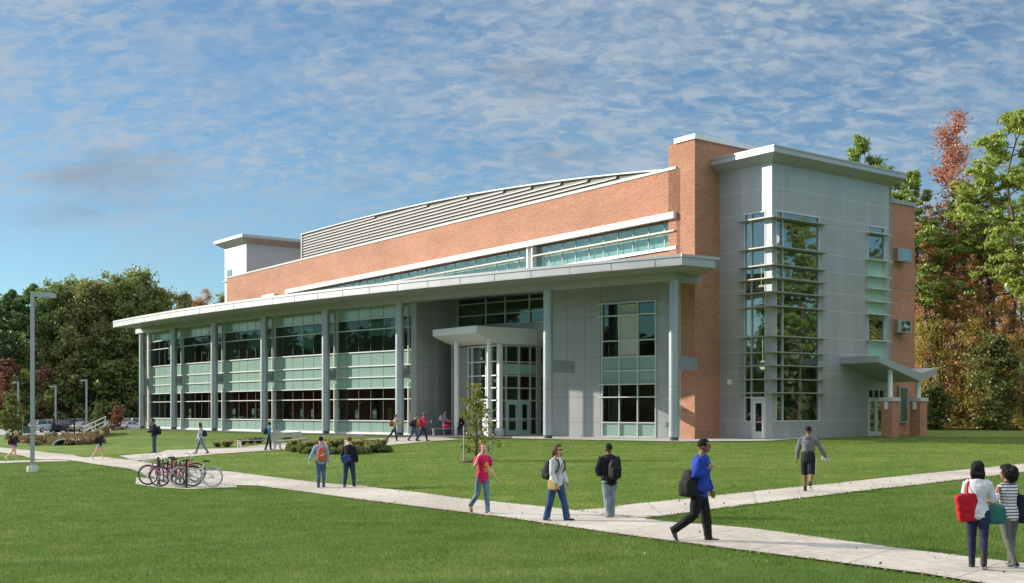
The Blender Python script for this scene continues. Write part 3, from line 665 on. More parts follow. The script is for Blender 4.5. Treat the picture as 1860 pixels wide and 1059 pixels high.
# roof
def ofs(p, a, b): return pt(pt(p, NE1, a), NE2, b)
o = .82
r0 = ofs(T0, o, o); rl = pt(pt(P1, NE1, o), E2, .2); rr_ = pt(pt(pt(T0,E1,TR), NE2, o), E1, .35)
rb = pt(rr_, E2, 6); rlb = pt(pt(P1,E1,1), E2, .2)
c = MB(); c.prism([r0, rr_, rb, rlb, rl], 15.97, 16.24)
i0, i1, i2 = T0, pt(T0, E1, TR), pt(T0, E2, TL)
c.add([(*r0,15.97),(*rr_,15.97),(*i1,TZ),(*i0,TZ),(*rl,15.97),(*i2,TZ)], [[0,1,2,3],[4,0,3,5]])
c.add([(*rr_,15.97),(*pt(rr_,E2,6),15.97),(*pt(i1,E2,6),TZ),(*i1,TZ)], [[0,1,2,3]])
troof = part(c, 'tower_roof', M['fascia'], tw)
c = MB(); c.prism([ofs(T0,o+.04,o+.04), pt(pt(rr_,NE2,.04),E1,.04), pt(rr_,NE1,.3), ofs(T0,o-.3,o-.3)], 16.245, 16.34); c.prism([ofs(T0,o+.04,o+.04), ofs(T0,o-.3,o-.3), pt(rl,E1,.3), pt(rl,NE1,.04)], 16.2451, 16.3401); part(c, 'roof_edge_trim', M['fascia'], troof)
# corner windows
SH = (12.50,10.85,9.85,9.10,8.32,7.54,5.86,4.96,4.22,3.45,2.69)
g = MB(); lf(g, .45, 2.0, -.09, -.06, 2.43, 12.96); lf(g, 1.49, 2.0, -.09, -.06, 1.05, 2.43); gl1 = part(g, 'corner_window', M['glass_dark'], tw)
f = MB()
for s in (.45, 1.46, 1.95): lf(f, s, s+.05, -.08, .03, 2.43 if s < 1.9 and s > 1 or s < 1 else 1.05, 12.96)
lf(f, .45, 2.0, -.079, .031, 12.90, 12.96); lf(f, .45, 2.0, -.079, .029, 2.40, 2.47); lf(f, 1.46, 1.51, -.08, .03, 1.05, 2.4); lf(f, 1.51, 1.95, -.08, .03, 1.05, 1.1)
for z in SH: lf(f, .45, 2.0, -.078, .02, z-.03, z+.03)
part(f, 'window_frame', M['alum'], gl1)
g = MB(); rf(g, .32, 4.22, -.09, -.06, 1.05, 12.96); gl2 = part(g, 'corner_window', M['glass_dark'], tw)
f = MB()
for s in (.32, .90, 4.16): rf(f, s, s+.06, -.08, .03, 1.05, 12.96)
rf(f, .38, 4.16, -.079, .029, 12.90, 12.96); rf(f, .38, 4.16, -.079, .029, 1.05, 1.11)
for z in SH: rf(f, .38, 4.16, -.078, .02, z-.03, z+.03)
part(f, 'window_frame', M['alum'], gl2)
for z in SH:
    c = MB(); q = .42
    A_ = ofs(T0,q,q); Bp = pt(pt(T0,E1,4.58),NE2,q); Cp = pt(T0,E1,4.58); Dp = pt(T0,E2,2.29); Ep = pt(pt(T0,E2,2.29),NE1,q)
    c.prism([A_,Bp,Cp,T0], z-.03, z+.03); c.prism([A_,T0,Dp,Ep], z-.0301, z+.0301); part(c, 'sunshade', M['shade'], tw)
# inside of the tower
c = MB()
for z in (4.2, 8.5): c.prism([pt(pt(T0,E1,.5),E2,.5), pt(pt(T0,E1,8),E2,.5), pt(pt(T0,E1,8),E2,4.5), pt(pt(T0,E1,.5),E2,4.5)], z, z+.25)
c.prism([pt(pt(T0,E1,5.0),E2,.35), pt(pt(T0,E1,5.2),E2,.35), pt(pt(T0,E1,5.2),E2,4.8), pt(pt(T0,E1,5.0),E2,4.8)], 0, 15)
part(c, 'inner_wall', M['inner_pale'], tw)
lampm = emis('warm_lamp_glass', (1.0,0.78,0.38), 1.1)
for s, e, z in ((1.8, 1.2, 11.6), (1.0, 1.6, 8.7), (1.0, 1.5, 4.3)):
    q = pt(pt(T0,E1,s),E2,e); c = MB(); c.ell((q[0],q[1],z), (.22,.22,.26)); c.tube([(q[0],q[1],z+.2),(q[0],q[1],z+1.5)], .015, 6); part(c, 'pendant_lamp', lampm, tw)
# door on the left face
c = MB(); lf(c, .45, .55, -.1, .01, .05, 2.40); lf(c, 1.40, 1.46, -.1, .01, .05, 2.40); lf(c, .55, 1.40, -.1, .01, 2.3, 2.40)
lf(c, .57, .74, -.07, .0, .07, 2.28); lf(c, 1.2, 1.38, -.07, .0, .07, 2.28); lf(c, .74, 1.2, -.07, .0, .07, .5); lf(c, .74, 1.2, -.07, .0, 2.1, 2.28)
door = part(c, 'tower_door', M['alum'], tw)
c = MB(); lf(c, .74, 1.2, -.05, -.03, .5, 2.1); part(c, 'door_glass', M['glass_dark'], door)
c = MB(); lf(c, .7, 1.25, .0, .05, 1.02, 1.06); part(c, 'door_handle', M['alum'], door)
c = MB(); s = on(1327, T0, E2); lf(c, s-.12, s+.12, 0, .16, 3.2, 3.5); part(c, 'wall_lamp', M['white'], tw)
# narrow window on the right face
g = MB(); rf(g, 8.95, 10.65, -.09, -.06, 10.85, 12.96); rf(g, 8.95, 10.65, -.09, -.06, 5.95, 7.54); gl3 = part(g, 'slot_window', M['glass_dark'], tw)
g = MB(); rf(g, 8.95, 10.65, -.1, -.05, 7.54, 10.85); rf(g, 8.95, 10.65, -.1, -.05, 4.2, 5.95); part(g, 'spandrel_panel', M['green_light'], gl3)
f = MB()
for s in (8.95, 10.6): rf(f, s, s+.05, -.08, .03, 4.2, 12.96)
rf(f, 9.0, 10.6, -.08, .03, 12.9, 12.96)
for z in (12.48,10.86,9.85,9.1,8.33,7.54,5.95): rf(f, 8.75, 10.9, -.05, .4, z-.025, z+.025)
part(f, 'window_frame', M['alum'], gl3)
# double door on the right face
c = MB(); rf(c, 8.95, 10.65, -.30, -.12, -.1, 3.0); part(c, 'inner_wall', M['dark'], tw)  # near-black sheet behind the glass doors stands in for the unlit room
c = MB()
for s in (8.95, 9.52, 10.07, 10.60): rf(c, s-.0, s+.06, -.1, .02, 2.42, 3.0)
rf(c, 9.01, 10.6, -.1, .021, 2.94, 3.0); rf(c, 8.95, 10.66, -.1, .022, 2.36, 2.48)
rf(c, 8.95, 9.03, -.1, .02, -.05, 2.36); rf(c, 10.58, 10.66, -.1, .02, -.05, 2.36)
ddo = part(c, 'door_frame', M['alum'], tw)
for a_, b_ in ((9.04, 9.80), (9.82, 10.57)):
    d_ = MB(); rf(d_, a_, a_+.13, -.09, 0, .02, 2.35); rf(d_, b_-.13, b_, -.09, 0, .02, 2.35); rf(d_, a_+.13, b_-.13, -.09, 0, .02, .42); rf(d_, a_+.13, b_-.13, -.09, 0, 2.24, 2.35)
    dq = part(d_, 'double_door', M['alum'], tw); d_ = MB(); rf(d_, a_+.13, b_-.13, -.06, -.04, .42, 2.24); part(d_, 'door_glass', M['glass_dark'], dq)
    d_ = MB(); m_ = b_-.07 if a_ < 9.5 else a_+.07; rf(d_, m_-.02, m_+.02, 0, .06, .95, 1.25); part(d_, 'door_handle', M['alum'], dq)
# side porch: gull wing roof on brick pedestals
PW = pt(T0, E1, 6.24); kO = 2.64; PO = pt(PW, NE2, kO)
prf = [(0,4.86,4.47),(4.24,3.92,3.42),(5.93,4.28,3.90)]
c = MB(); vs = []
for s, zt_, zb_ in prf:
    for off in (0, -kO-.0): p = pt(pt(PO,E1,s), NE2, off); vs += [(p[0],p[1],zb_),(p[0],p[1],zt_)]
fs = []
for k_ in range(2):
    b0 = k_*4; b1 = b0+4; fs += [[b0,b0+1,b1+1,b1],[b0+2,b1+2,b1+3,b0+3],[b0,b1,b1+2,b0+2],[b0+1,b0+3,b1+3,b1+1]]
fs += [[0,2,3,1],[8,9,11,10]]
c.add(vs, fs); porch = part(c, 'porch_roof', M['fascia'], None, 'gull wing roof of the side porch')
for uu, in ((1617,),(1668,)):
    q = pt(pt(PO, E2, .45), NE1, .0); s = on(uu, q, E1); p = pt(q, E1, s); zr = 4.47-(4.47-3.42)*s/4.24 if s < 4.24 else 3.5
    c = MB(); c.fbox(p, E1, E2, -.36, .36, -.36, .36, -.1, 2.24); ped = part(c, 'brick_pedestal', M['brick'], porch)
    c = MB(); c.fbox(p, E1, E2, -.42, .42, -.42, .42, 2.24, 2.46); part(c, 'pedestal_cap', M['concrete'], ped)
    c = MB(); c.fbox(pt(p,E1,.36), E1, E2, 0.0, .14, -.14, .14, 1.75, 2.1); c.fbox(pt(p,NE1,.36), NE1, E2, .0, .08, -.1, .1, 1.75, 2.2); part(c, 'wall_lamp', M['white'], ped)
    c = MB(); c.lathe((p[0],p[1],2.45), [(.15,0),(.15,zr-2.40)], 16); part(c, 'porch_post', M['white'], porch)
# brick wing at the right
WG = pt(pt(T0,E1,TR), E2, .5)
c = MB(); c.prism([WG, pt(WG,E1,3.26), pt(pt(WG,E1,3.26),E2,14), pt(WG,E2,14)], -.2, 14.75)
wing = part(c, 'brick_wing', M['brick'], None, 'plain brick wing right of the silver tower')
c = MB(); c.fbox(WG, E1, NE2, -.0, 3.32, -3, .06, 14.75, 15.0); part(c, 'coping', M['soffit'], wing)
c = MB()
for z in (4.7, 9.4): c.fbox(WG, E1, NE2, .02, 3.26, 0, .005, z, z+.05)
part(c, 'brick_joint', M['joint_dark'], wing)
for zc in (11.45, 6.95):
    s0_ = on(1624, WG, E1); s1_ = on(1640, WG, E1); c = MB()
    c.prism([pt(WG,E1,s0_), pt(pt(WG,E1,s0_),NE2,.30), pt(pt(WG,E1,s1_),NE2,.62), pt(pt(WG,E1,s1_),NE2,.0)], [zc-.36,zc-.34,zc-.42,zc-.42], [zc+.48,zc+.45,zc+.38,zc+.48]); bw = part(c, 'oriel_window', M['shade'], wing)
    A2 = pt(pt(WG,E1,s0_),NE2,.30); B2 = pt(pt(WG,E1,s1_),NE2,.62); dv = (B2[0]-A2[0], B2[1]-A2[1]); l = math.hypot(*dv); dv = (dv[0]/l, dv[1]/l)
    c = MB(); c.fbox(A2, dv, (dv[1],-dv[0]), .25, l-.1, 0, .02, zc-.3, zc+.36); part(c, 'pane', M['glass_dark'], bw)
s0_ = on(1630, WG, E1); s1_ = on(1647, WG, E1)
c = MB(); c.fbox(WG, E1, NE2, s0_, s1_, 0, .12, .9, 3.25); nw = part(c, 'narrow_window', M['shade'], wing)
c = MB(); c.fbox(WG, E1, NE2, s0_+.18, s1_-.12, .12, .14, 1.0, 3.1); part(c, 'pane', M['glass_high'], nw)
# rear mass closing the view between tower and wing
c = MB(); c.prism([pt(pt(PC,E1,2),BD,2.3), pt(pt(T0,E1,TR-.5),E2,7), pt(pt(T0,E1,TR),E2,22), pt(pt(PC,E1,2),BD,24)], 0, 14.6); part(c, 'rear_block', M['brick'])

# ---- far stair tower at the left end
Q0 = (-0.2298*124.9, 124.9)
QL = 5.6
c = MB(); c.prism([Q0, pt(Q0,E1,14), pt(pt(Q0,E1,14),E2,QL), pt(Q0,E2,QL)], -.5, 19.75); ft = part(c, 'far_stair_tower', M['fascia'], None, 'pale panelled stair tower at the far end of the brick wall')
c = MB(); oo = .9; F0 = pt(pt(Q0,NE1,oo),NE2,oo); c.prism([F0, pt(pt(Q0,E1,14),NE2,oo), pt(pt(Q0,E1,14),E2,QL+.7), pt(pt(Q0,E2,QL+.9),NE1,oo)], 20.3, 20.62)
c.add([(*F0,20.3),(*pt(pt(Q0,E1,14),NE2,oo),20.3),(*pt(Q0,E1,14),19.75),(*Q0,19.75),(*pt(pt(Q0,E2,QL+.9),NE1,oo),20.3),(*pt(Q0,E2,QL),19.75)], [[0,1,2,3],[4,0,3,5]])
part(c, 'tower_roof', M['fascia'], ft)
s0_ = on(412.5, Q0, E2); s1_ = on(422, Q0, E2)
c = MB(); c.fbox(Q0, E2, NE1, s1_, s0_, 0, .03, 14.5, 17.3); fw = part(c, 'stair_window', M['glass_high'], ft)
c = MB(); c.fbox(Q0, E2, NE1, s1_-.2, s0_+.3, .03, .5, 15.95, 16.05); c.fbox(Q0, E2, NE1, QL-.7, QL+.4, .03, .5, 11.8, 11.9); c.fbox(Q0, E2, NE1, s1_+.35, s1_+.45, .03, .07, 14.5, 17.3); part(c, 'sunshade', M['shade'], fw)
# ================================================================ ground
def axis(lo, hi, fine0, fine1, step):
    a = list(np.arange(fine0, fine1+.01, step)); x = fine1; s = step
    while x < hi: s *= 1.22; x += s; a.append(x)
    x = fine0; s = step
    while x > lo: s *= 1.22; x -= s; a.insert(0, x)
    return np.array(a)
xs = axis(-2500, 2500, -45, 45, 0.8); ys = axis(-400, 3500, 8, 112, 0.8)
X, Y = np.meshgrid(xs, ys); Z = hgt(X.ravel(), Y.ravel())
me = bpy.data.meshes.new('lawn'); nx, ny = len(xs), len(ys)
ii = (np.arange(ny-1)[:,None]*nx+np.arange(nx-1)[None,:]).ravel()
me.from_pydata(np.c_[X.ravel(), Y.ravel(), Z].tolist(), [], np.c_[ii, ii+1, ii+nx+1, ii+nx].tolist())
me.polygons.foreach_set('use_smooth', [True]*len(me.polygons))
m, t, b = new_mat('lawn_grass')
big = nz(t, 0.10, 4, 0.6); mid = nz(t, 0.9, 5, 0.65); tiny = nz(t, 26, 3, 0.7)
c1 = ramp(t, big, [(0.3, (0.109,0.186,0.038)), (0.5, (0.138,0.218,0.046)), (0.7, (0.192,0.250,0.068))])
mx = N(t, 'ShaderNodeMixRGB', blend_type='MULTIPLY'); mx.inputs[0].default_value = 1; t.links.new(c1, mx.inputs[1]); t.links.new(ramp(t, mid, [(0.3,(0.75,0.78,0.7)),(0.7,(1.25,1.18,1.2))]), mx.inputs[2])
mx2 = N(t, 'ShaderNodeMixRGB', blend_type='MULTIPLY'); mx2.inputs[0].default_value = 1; t.links.new(mx.outputs[0], mx2.inputs[1]); t.links.new(ramp(t, tiny, [(0.3,(0.55,0.6,0.5)),(0.7,(1.35,1.3,1.3))]), mx2.inputs[2])
st_ = ramp(t, nz(t, 0.5, 3, .6, 'Object', (.25,1.6,1), (0,0,.25)), [(.36,(.74,.80,.78)),(.64,(1.20,1.14,1.06))]); mx3 = N(t, 'ShaderNodeMixRGB', blend_type='MULTIPLY'); mx3.inputs[0].default_value = 1; t.links.new(mx2.outputs[0], mx3.inputs[1]); t.links.new(st_, mx3.inputs[2]); an = N(t, 'ShaderNodeAttribute', attribute_name='deep'); mx4 = N(t, 'ShaderNodeMixRGB', blend_type='MULTIPLY'); t.links.new(an.outputs['Fac'], mx4.inputs[0]); t.links.new(mx3.outputs[0], mx4.inputs[1]); mx4.inputs[2].default_value = (.72,.80,.80,1); t.links.new(mx4.outputs[0], b.inputs['Base Color']); b.inputs['Roughness'].default_value = 0.9; b.inputs['Specular IOR Level'].default_value = 0.15  # stretched streaks put mowing stripes and bands of tree shadow into the colour
bn = N(t, 'ShaderNodeBump'); bn.inputs['Strength'].default_value = 1.0; bn.inputs['Distance'].default_value = 0.05; t.links.new(tiny, bn.inputs['Height']); t.links.new(bn.outputs[0], b.inputs['Normal'])
me.materials.append(m); lawn = bpy.data.objects.new('lawn', me); COL.objects.link(lawn); tag(lawn, 'rolling green lawn around the building', 'lawn', kind='structure')

# ---- paths as ribbons laid on the terrain
def resample(P, n):
    P = np.array(P, float); d = np.r_[0, np.cumsum(np.hypot(*np.diff(P[:,:2], axis=0).T))]
    t_ = np.linspace(0, d[-1], n); return np.c_[np.interp(t_, d, P[:,0]), np.interp(t_, d, P[:,1])]
def pave_mat(name, c_a, c_b, joint=1.85):
    m, t, b = new_mat(name)
    f = nz(t, 0.35, 5, 0.6); g = nz(t, 6, 4, 0.65)
    c1 = ramp(t, f, [(0.35, c_a), (0.65, c_b)])
    mx = N(t, 'ShaderNodeMixRGB', blend_type='MULTIPLY'); mx.inputs[0].default_value = 1; t.links.new(c1, mx.inputs[1]); t.links.new(ramp(t, g, [(0.3,(0.74,0.73,0.71)),(0.7,(1.12,1.12,1.12))]), mx.inputs[2])
    uvn = N(t, 'ShaderNodeTexCoord'); sp = N(t, 'ShaderNodeSeparateXYZ'); t.links.new(uvn.outputs['UV'], sp.inputs[0])
    md = N(t, 'ShaderNodeMath', operation='MODULO'); t.links.new(sp.outputs[0], md.inputs[0]); md.inputs[1].default_value = joint
    lt = N(t, 'ShaderNodeMath', operation='LESS_THAN'); t.links.new(md.outputs[0], lt.inputs[0]); lt.inputs[1].default_value = 0.022
    mj = N(t, 'ShaderNodeMixRGB'); t.links.new(lt.outputs[0], mj.inputs[0]); t.links.new(mx.outputs[0], mj.inputs[1]); mj.inputs[2].default_value = (0.16,0.14,0.12,1)
    t.links.new(mj.outputs[0], b.inputs['Base Color']); b.inputs['Roughness'].default_value = 0.9
    bn = N(t, 'ShaderNodeBump'); bn.inputs['Strength'].default_value = 0.3; bn.inputs['Distance'].default_value = 0.01; t.links.new(nz(t, 60, 3), bn.inputs['Height']); t.links.new(bn.outputs[0], b.inputs['Normal'])
    return m
M['pave'] = pave_mat('path_concrete', (0.37,0.335,0.285), (0.50,0.465,0.41))
M['pave2'] = pave_mat('plaza_concrete', (0.50,0.48,0.45), (0.62,0.60,0.57), 3.0)
PATHS = []
def ribbon_path(name, up, lo, dz, label, mat, n=90, across=8, world=False):
    A_ = [G(*p) for p in up] if not world else up; B_ = [G(*p) for p in lo] if not world else lo
    A_ = resample(A_, n); B_ = resample(B_, n); vs = []; fs = []; uv = []
    L = np.r_[0, np.cumsum(np.hypot(*np.diff((A_+B_)/2, axis=0).T))]
    for i in range(n):
        for k in range(across+1):
            q = A_[i]*(1-k/across)+B_[i]*(k/across); vs.append((q[0], q[1], 0)); uv.append((L[i], k/across*2.4))
    V = np.array(vs); V[:,2] = hgt(V[:,0], V[:,1])+dz
    w_ = across+1
    for i in range(n-1):
        for k in range(across): fs.append([i*w_+k, i*w_+k+1, (i+1)*w_+k+1, (i+1)*w_+k])
    me = bpy.data.meshes.new(name); me.from_pydata(V.tolist(), [], fs); me.materials.append(mat)
    ul = me.uv_layers.new(name='UVMap').data; idx = np.empty(len(me.loops), int); me.loops.foreach_get('vertex_index', idx); ul.foreach_set('uv', np.array(uv)[idx].ravel())
    nn = me.polygons[0].normal.z
    if nn < 0: me.flip_normals()
    o = bpy.data.objects.new(name, me); COL.objects.link(o); tag(o, label, 'path', kind='structure')
    PATHS.append(np.r_[A_, B_[::-1]])
    return o
ribbon_path('path', [(-60,810),(0,813.4),(55,819),(132,827),(200,832.5),(247,838),(300,848),(378,856),(420,858),(512,870),(576,877.7),(657,884),(760,896),(830,906),(902,913.5),(984,922),(1045,929),(1110,937),(1165,943),(1200,949),(1358,961.7),(1520,984),(1680,1005),(1860,1027),(2100,1056)],
       [(-60,818),(0,822.6),(40,828.6),(92.6,836),(172,844.5),(240,853.7),(262,864),(300,874),(400,882),(470,884),(544.5,893.7),(640,907),(735,919),(830,931),(920,942),(1038,960),(1120,972),(1200,983),(1313,998),(1500,1022),(1680,1045.7),(1760,1059),(2000,1095)], 0.035, 'main pale concrete path running from the far left to the lower right', M['pave'], 200)
ribbon_path('path', [(215,829.0),(240,826.6),(301.6,818.5),(360,816.5),(420,814.8),(480,808.7),(540,805),(600,802),(660,798.5),(720,795.2),(790,792.5)], [(240,838),(300,834),(352,829.5),(400,825.5),(450,822),(509,818),(575,815),(640,812.5),(690,811),(740,806.5),(835,799)], 0.031, 'pale concrete path from the bench area up to the entrance', M['pave'], 90)
ribbon_path('path', [(1045,928.7),(1099,924),(1150,917),(1200,912),(1302,901.6),(1520,879),(1680,861),(1860,843),(2000,828)], [(1090,936),(1140,942),(1165,943),(1200,939),(1302,925.4),(1520,898.7),(1680,880.7),(1860,858.7),(2000,842)], 0.027, 'pale concrete path branching off to the right past the hooded walker', M['pave'], 90)
ribbon_path('path', [(-60,836),(0,838),(60,836.5),(130,836)], [(-60,841.5),(0,842),(53,840),(128,838.6)], 0.023, 'thin concrete path strip at the far left', M['pave'], 30, 3)
ribbon_path('bicycle_pad', [(247,868),(300,872),(360,877),(428,882)], [(246,880),(285,886),(345,889.5),(432,885.5)], 0.019, 'small concrete pad under the bicycle rack', M['pave'], 30, 4)
# plaza apron along the building
aps = [AP(55.2-(55.2-36.2)*i/60, 197.75 if (55.2-19*i/60) > 42 else 197.9) for i in range(61)]
apw = aps+[pt(pt(T0,NE1,1.3),NE2,.9), pt(pt(T0,E1,3),NE2,.5)]
api = [AP(55.2-(55.2-36.2)*i/60, 190.0) for i in range(61)]+[pt(pt(T0,E1,2),E2,3), pt(pt(T0,E1,5),E2,1)]
def world_strip(name, A_, B_, dz, label, mat, kind='path'):
    A_ = resample(A_, 140); B_ = resample(B_, 140); vs = []; fs = []
    for i in range(140):
        for k in range(9): q = A_[i]*(1-k/8)+B_[i]*(k/8); vs.append((q[0],q[1],0))
    V = np.array(vs); V[:,2] = np.maximum(hgt(V[:,0], V[:,1]), -.06)+dz
    for i in range(139):
        for k in range(8): fs.append([i*9+k, i*9+k+1, (i+1)*9+k+1, (i+1)*9+k])
    me = bpy.data.meshes.new(name); me.from_pydata(V.tolist(), [], fs); me.materials.append(mat)
    ul = me.uv_layers.new(name='UVMap').data; idx = np.empty(len(me.loops), int); me.loops.foreach_get('vertex_index', idx); ul.foreach_set('uv', V[idx][:,:2].ravel())
    if me.polygons[0].normal.z < 0: me.flip_normals()
    o = bpy.data.objects.new(name, me); COL.objects.link(o); tag(o, label, kind, kind='structure'); PATHS.append(np.r_[A_, B_[::-1]]); return o
world_strip('plaza', apw, api, 0.045, 'pale concrete apron along the foot of the building', M['pave2'], 'plaza')
# car park surface far left
road = MB(); P_ = []
m_as = simple('car_park_asphalt', (0.30,0.30,0.29), .9, 0, .1, .3)
gx = np.linspace(-150, -30, 30); gy = np.linspace(150, 196, 12)
vs = [(x, y, h1(x,y)+.06) for y in gy for x in gx]; road.add(vs, [[j*30+i, j*30+i+1, (j+1)*30+i+1, (j+1)*30+i] for j in range(11) for i in range(29)], 0, True)
road.build('car_park_road', m_as, None, 'grey car park surface at the far left', 'road', kind='structure')
PATHS.append(np.array([(-150,150),(-30,150),(-30,196),(-150,196)]))
k = MB(); k.box(-150, -30, 149.6, 150.0, -1.8, h1(-70,150)+.17); k.build('kerb', M['concrete'], None, 'pale kerb along the car park', 'kerb', kind='structure')

# ---- grass blades (near lawn)
def _line(pp):
    P_ = resample([G(*p) for p in pp], 60); o_ = np.argsort(P_[:,0]); return P_[o_,0], P_[o_,1]
_l1 = _line([(0,832),(172,838),(300,861),(470,875),(657,895),(830,918),(1038,948),(1200,966),(1358,984),(1520,1004),(1860,1050),(2100,1085)])
_l2 = _line([(1120,936),(1200,925),(1302,913),(1520,889),(1680,871),(1860,851),(2000,835)])
def deep(x, y):      # the lawn on the near side of the paths, tinted a darker green
    return (y < np.interp(x, *_l1)) | ((x > _l2[0][0]) & (y < np.interp(x, *_l2)))
_dp = deep(X.ravel(), Y.ravel()).astype(np.float32); at_ = lawn.data.attributes.new('deep', 'FLOAT', 'POINT'); at_.data.foreach_set('value', _dp)
def inside(P, x, y):
    r = np.zeros(len(x), bool); n = len(P)
    for i in range(n):
        x0,y0 = P[i]; x1,y1 = P[(i+1)%n]
        if abs(y1-y0) < 1e-9: continue
        c = ((y0 > y) != (y1 > y)) & (x < (x1-x0)*(y-y0)/(y1-y0)+x0); r ^= c
    return r
rg = np.random.default_rng(5)
def blades(name, n, y0, y1, hmin, hmax, wd, label, pw=1.0):
    # density falls with distance; positions cover the whole wedge the photo could see and a margin beside it
    q = rg.random(n)**pw; y = y0+(y1-y0)*q; x = (rg.random(n)*2-1)*(y*0.47+2.5)
    keep = np.ones(n, bool)
    for P in PATHS: keep &= ~inside(P, x, y)
    x, y = x[keep], y[keep]; n = len(x); z = hgt_chunk(x, y)
    h = hmin+(hmax-hmin)*rg.random(n); th = rg.random(n)*2*np.pi; lean = rg.random(n)*0.9*h; ld = rg.random(n)*2*np.pi
    dx, dy = np.cos(th)*wd, np.sin(th)*wd; V = np.zeros((n,3,3))
    V[:,0] = np.c_[x-dx, y-dy, z-.005]; V[:,1] = np.c_[x+dx, y+dy, z-.005]; V[:,2] = np.c_[x+np.cos(ld)*lean, y+np.sin(ld)*lean, z+h]
    me = bpy.data.meshes.new(name); me.vertices.add(n*3); me.vertices.foreach_set('co', V.ravel()); me.loops.add(n*3); me.loops.foreach_set('vertex_index', np.arange(n*3))
    me.polygons.add(n); me.polygons.foreach_set('loop_start', np.arange(n)*3); me.polygons.foreach_set('loop_total', np.full(n,3)); me.update(calc_edges=True)
    me.materials.append(M['blade']); me.materials.append(M['blade_deep']); me.polygons.foreach_set('material_index', deep(x, y).astype(np.int32)); o = bpy.data.objects.new(name, me); COL.objects.link(o); return tag(o, label, 'grass', kind='stuff')
def hgt_chunk(x, y):
    out = np.empty(len(x))
    for i in range(0, len(x), 40000): out[i:i+40000] = hgt(x[i:i+40000], y[i:i+40000])
    return out
for nm_, kc in (('blade', (1,1,1)), ('blade_deep', (.80,.86,.82))):
    m, t, b = new_mat('grass_'+nm_); t.nodes.remove(b)
    g = N(t, 'ShaderNodeNewGeometry'); f = nz(t, 0.12, 4, 0.6); f2 = nz(t, 1.1, 4, 0.6)
    a1 = N(t, 'ShaderNodeMath', operation='MULTIPLY_ADD'); t.links.new(g.outputs['Random Per Island'], a1.inputs[0]); a1.inputs[1].default_value = 0.5
    a2 = N(t, 'ShaderNodeMath', operation='MULTIPLY_ADD'); t.links.new(f, a2.inputs[0]); a2.inputs[1].default_value = 0.5; t.links.new(f2, a2.inputs[2]); 
    a3 = N(t, 'ShaderNodeMath', operation='SUBTRACT'); t.links.new(a2.outputs[0], a3.inputs[0]); a3.inputs[1].default_value = 0.45; t.links.new(a3.outputs[0], a1.inputs[2])
    c = ramp(t, a1.outputs[0], [(0.1,(0.083*kc[0],0.156*kc[1],0.032*kc[2])),(0.4,(0.143*kc[0],0.234*kc[1],0.049*kc[2])),(0.7,(0.211*kc[0],0.294*kc[1],0.070*kc[2])),(0.95,(0.410*kc[0],0.372*kc[1],0.176*kc[2]))])
    df = N(t, 'ShaderNodeBsdfDiffuse'); tl = N(t, 'ShaderNodeBsdfTranslucent'); t.links.new(c, df.inputs[0]); t.links.new(c, tl.inputs[0])
    mxs = N(t, 'ShaderNodeMixShader'); mxs.inputs[0].default_value = .45; t.links.new(df.outputs[0], mxs.inputs[1]); t.links.new(tl.outputs[0], mxs.inputs[2]); t.links.new(mxs.outputs[0], t.nodes['Material Output'].inputs[0])
    M[nm_] = m
blades('grass', 560000, 10.0, 42.0, .025, .062, .0045, 'short mown grass blades of the near lawn', 1.7)
blades('grass', 460000, 17.0, 68.0, .03, .068, .009, 'short mown grass blades of the lawn further off', .85)

# a fine band of worn soil and straw along the path edges, and fallen leaves
def edge_leaves():
    g = np.random.default_rng(12); P_ = []
    for Pp in PATHS[:3]:
        for i in range(len(Pp)-1):
            a, b_ = Pp[i], Pp[i+1]; l = np.hypot(*(b_-a))
            if l > 6 or a[1] > 75: continue
            n = int(l*26); t_ = g.random(n)[:,None]; q = a+(b_-a)*t_+g.normal(0,.06,(n,2)); P_.append(q)
    q = np.concatenate(P_); return np.c_[q, hgt_chunk(q[:,0], q[:,1])+.028]
# ================================================================ trees
M['leaf_oak'] = leaf_mat('oak_leaves', [(0.095,0.135,0.047),(0.162,0.203,0.068),(0.243,0.284,0.095),(0.338,0.338,0.135)])
M['leaf_oak2'] = leaf_mat('turning_oak_leaves', [(0.121,0.149,0.054),(0.203,0.216,0.081),(0.297,0.270,0.108),(0.351,0.270,0.135)])
M['leaf_pine'] = leaf_mat('pine_needles', [(0.097,0.152,0.046),(0.207,0.284,0.069),(0.345,0.416,0.110),(0.528,0.550,0.165)], .3)
M['leaf_pine2'] = leaf_mat('dark_pine_needles', [(0.077,0.135,0.059),(0.147,0.234,0.093),(0.234,0.331,0.132),(0.348,0.425,0.185)], .25)
M['leaf_red'] = leaf_mat('red_maple_leaves', [(0.30,0.17,0.10),(0.46,0.20,0.14),(0.54,0.26,0.18),(0.42,0.34,0.18)], .4)
M['leaf_orange'] = leaf_mat('orange_leaves', [(0.30,0.21,0.10),(0.48,0.28,0.14),(0.60,0.33,0.17),(0.52,0.40,0.18)], .4)
M['leaf_gold'] = leaf_mat('golden_leaves', [(0.20,0.22,0.07),(0.34,0.33,0.10),(0.50,0.42,0.14),(0.52,0.36,0.16)], .4)
M['leaf_bush'] = leaf_mat('bush_leaves', [(0.048,0.073,0.023),(0.095,0.134,0.035),(0.172,0.195,0.056),(0.230,0.177,0.083)])
M['leaf_young'] = leaf_mat('young_tree_leaves', [(0.115,0.063,0.029),(0.149,0.149,0.034),(0.230,0.253,0.057),(0.276,0.172,0.081)], .35)

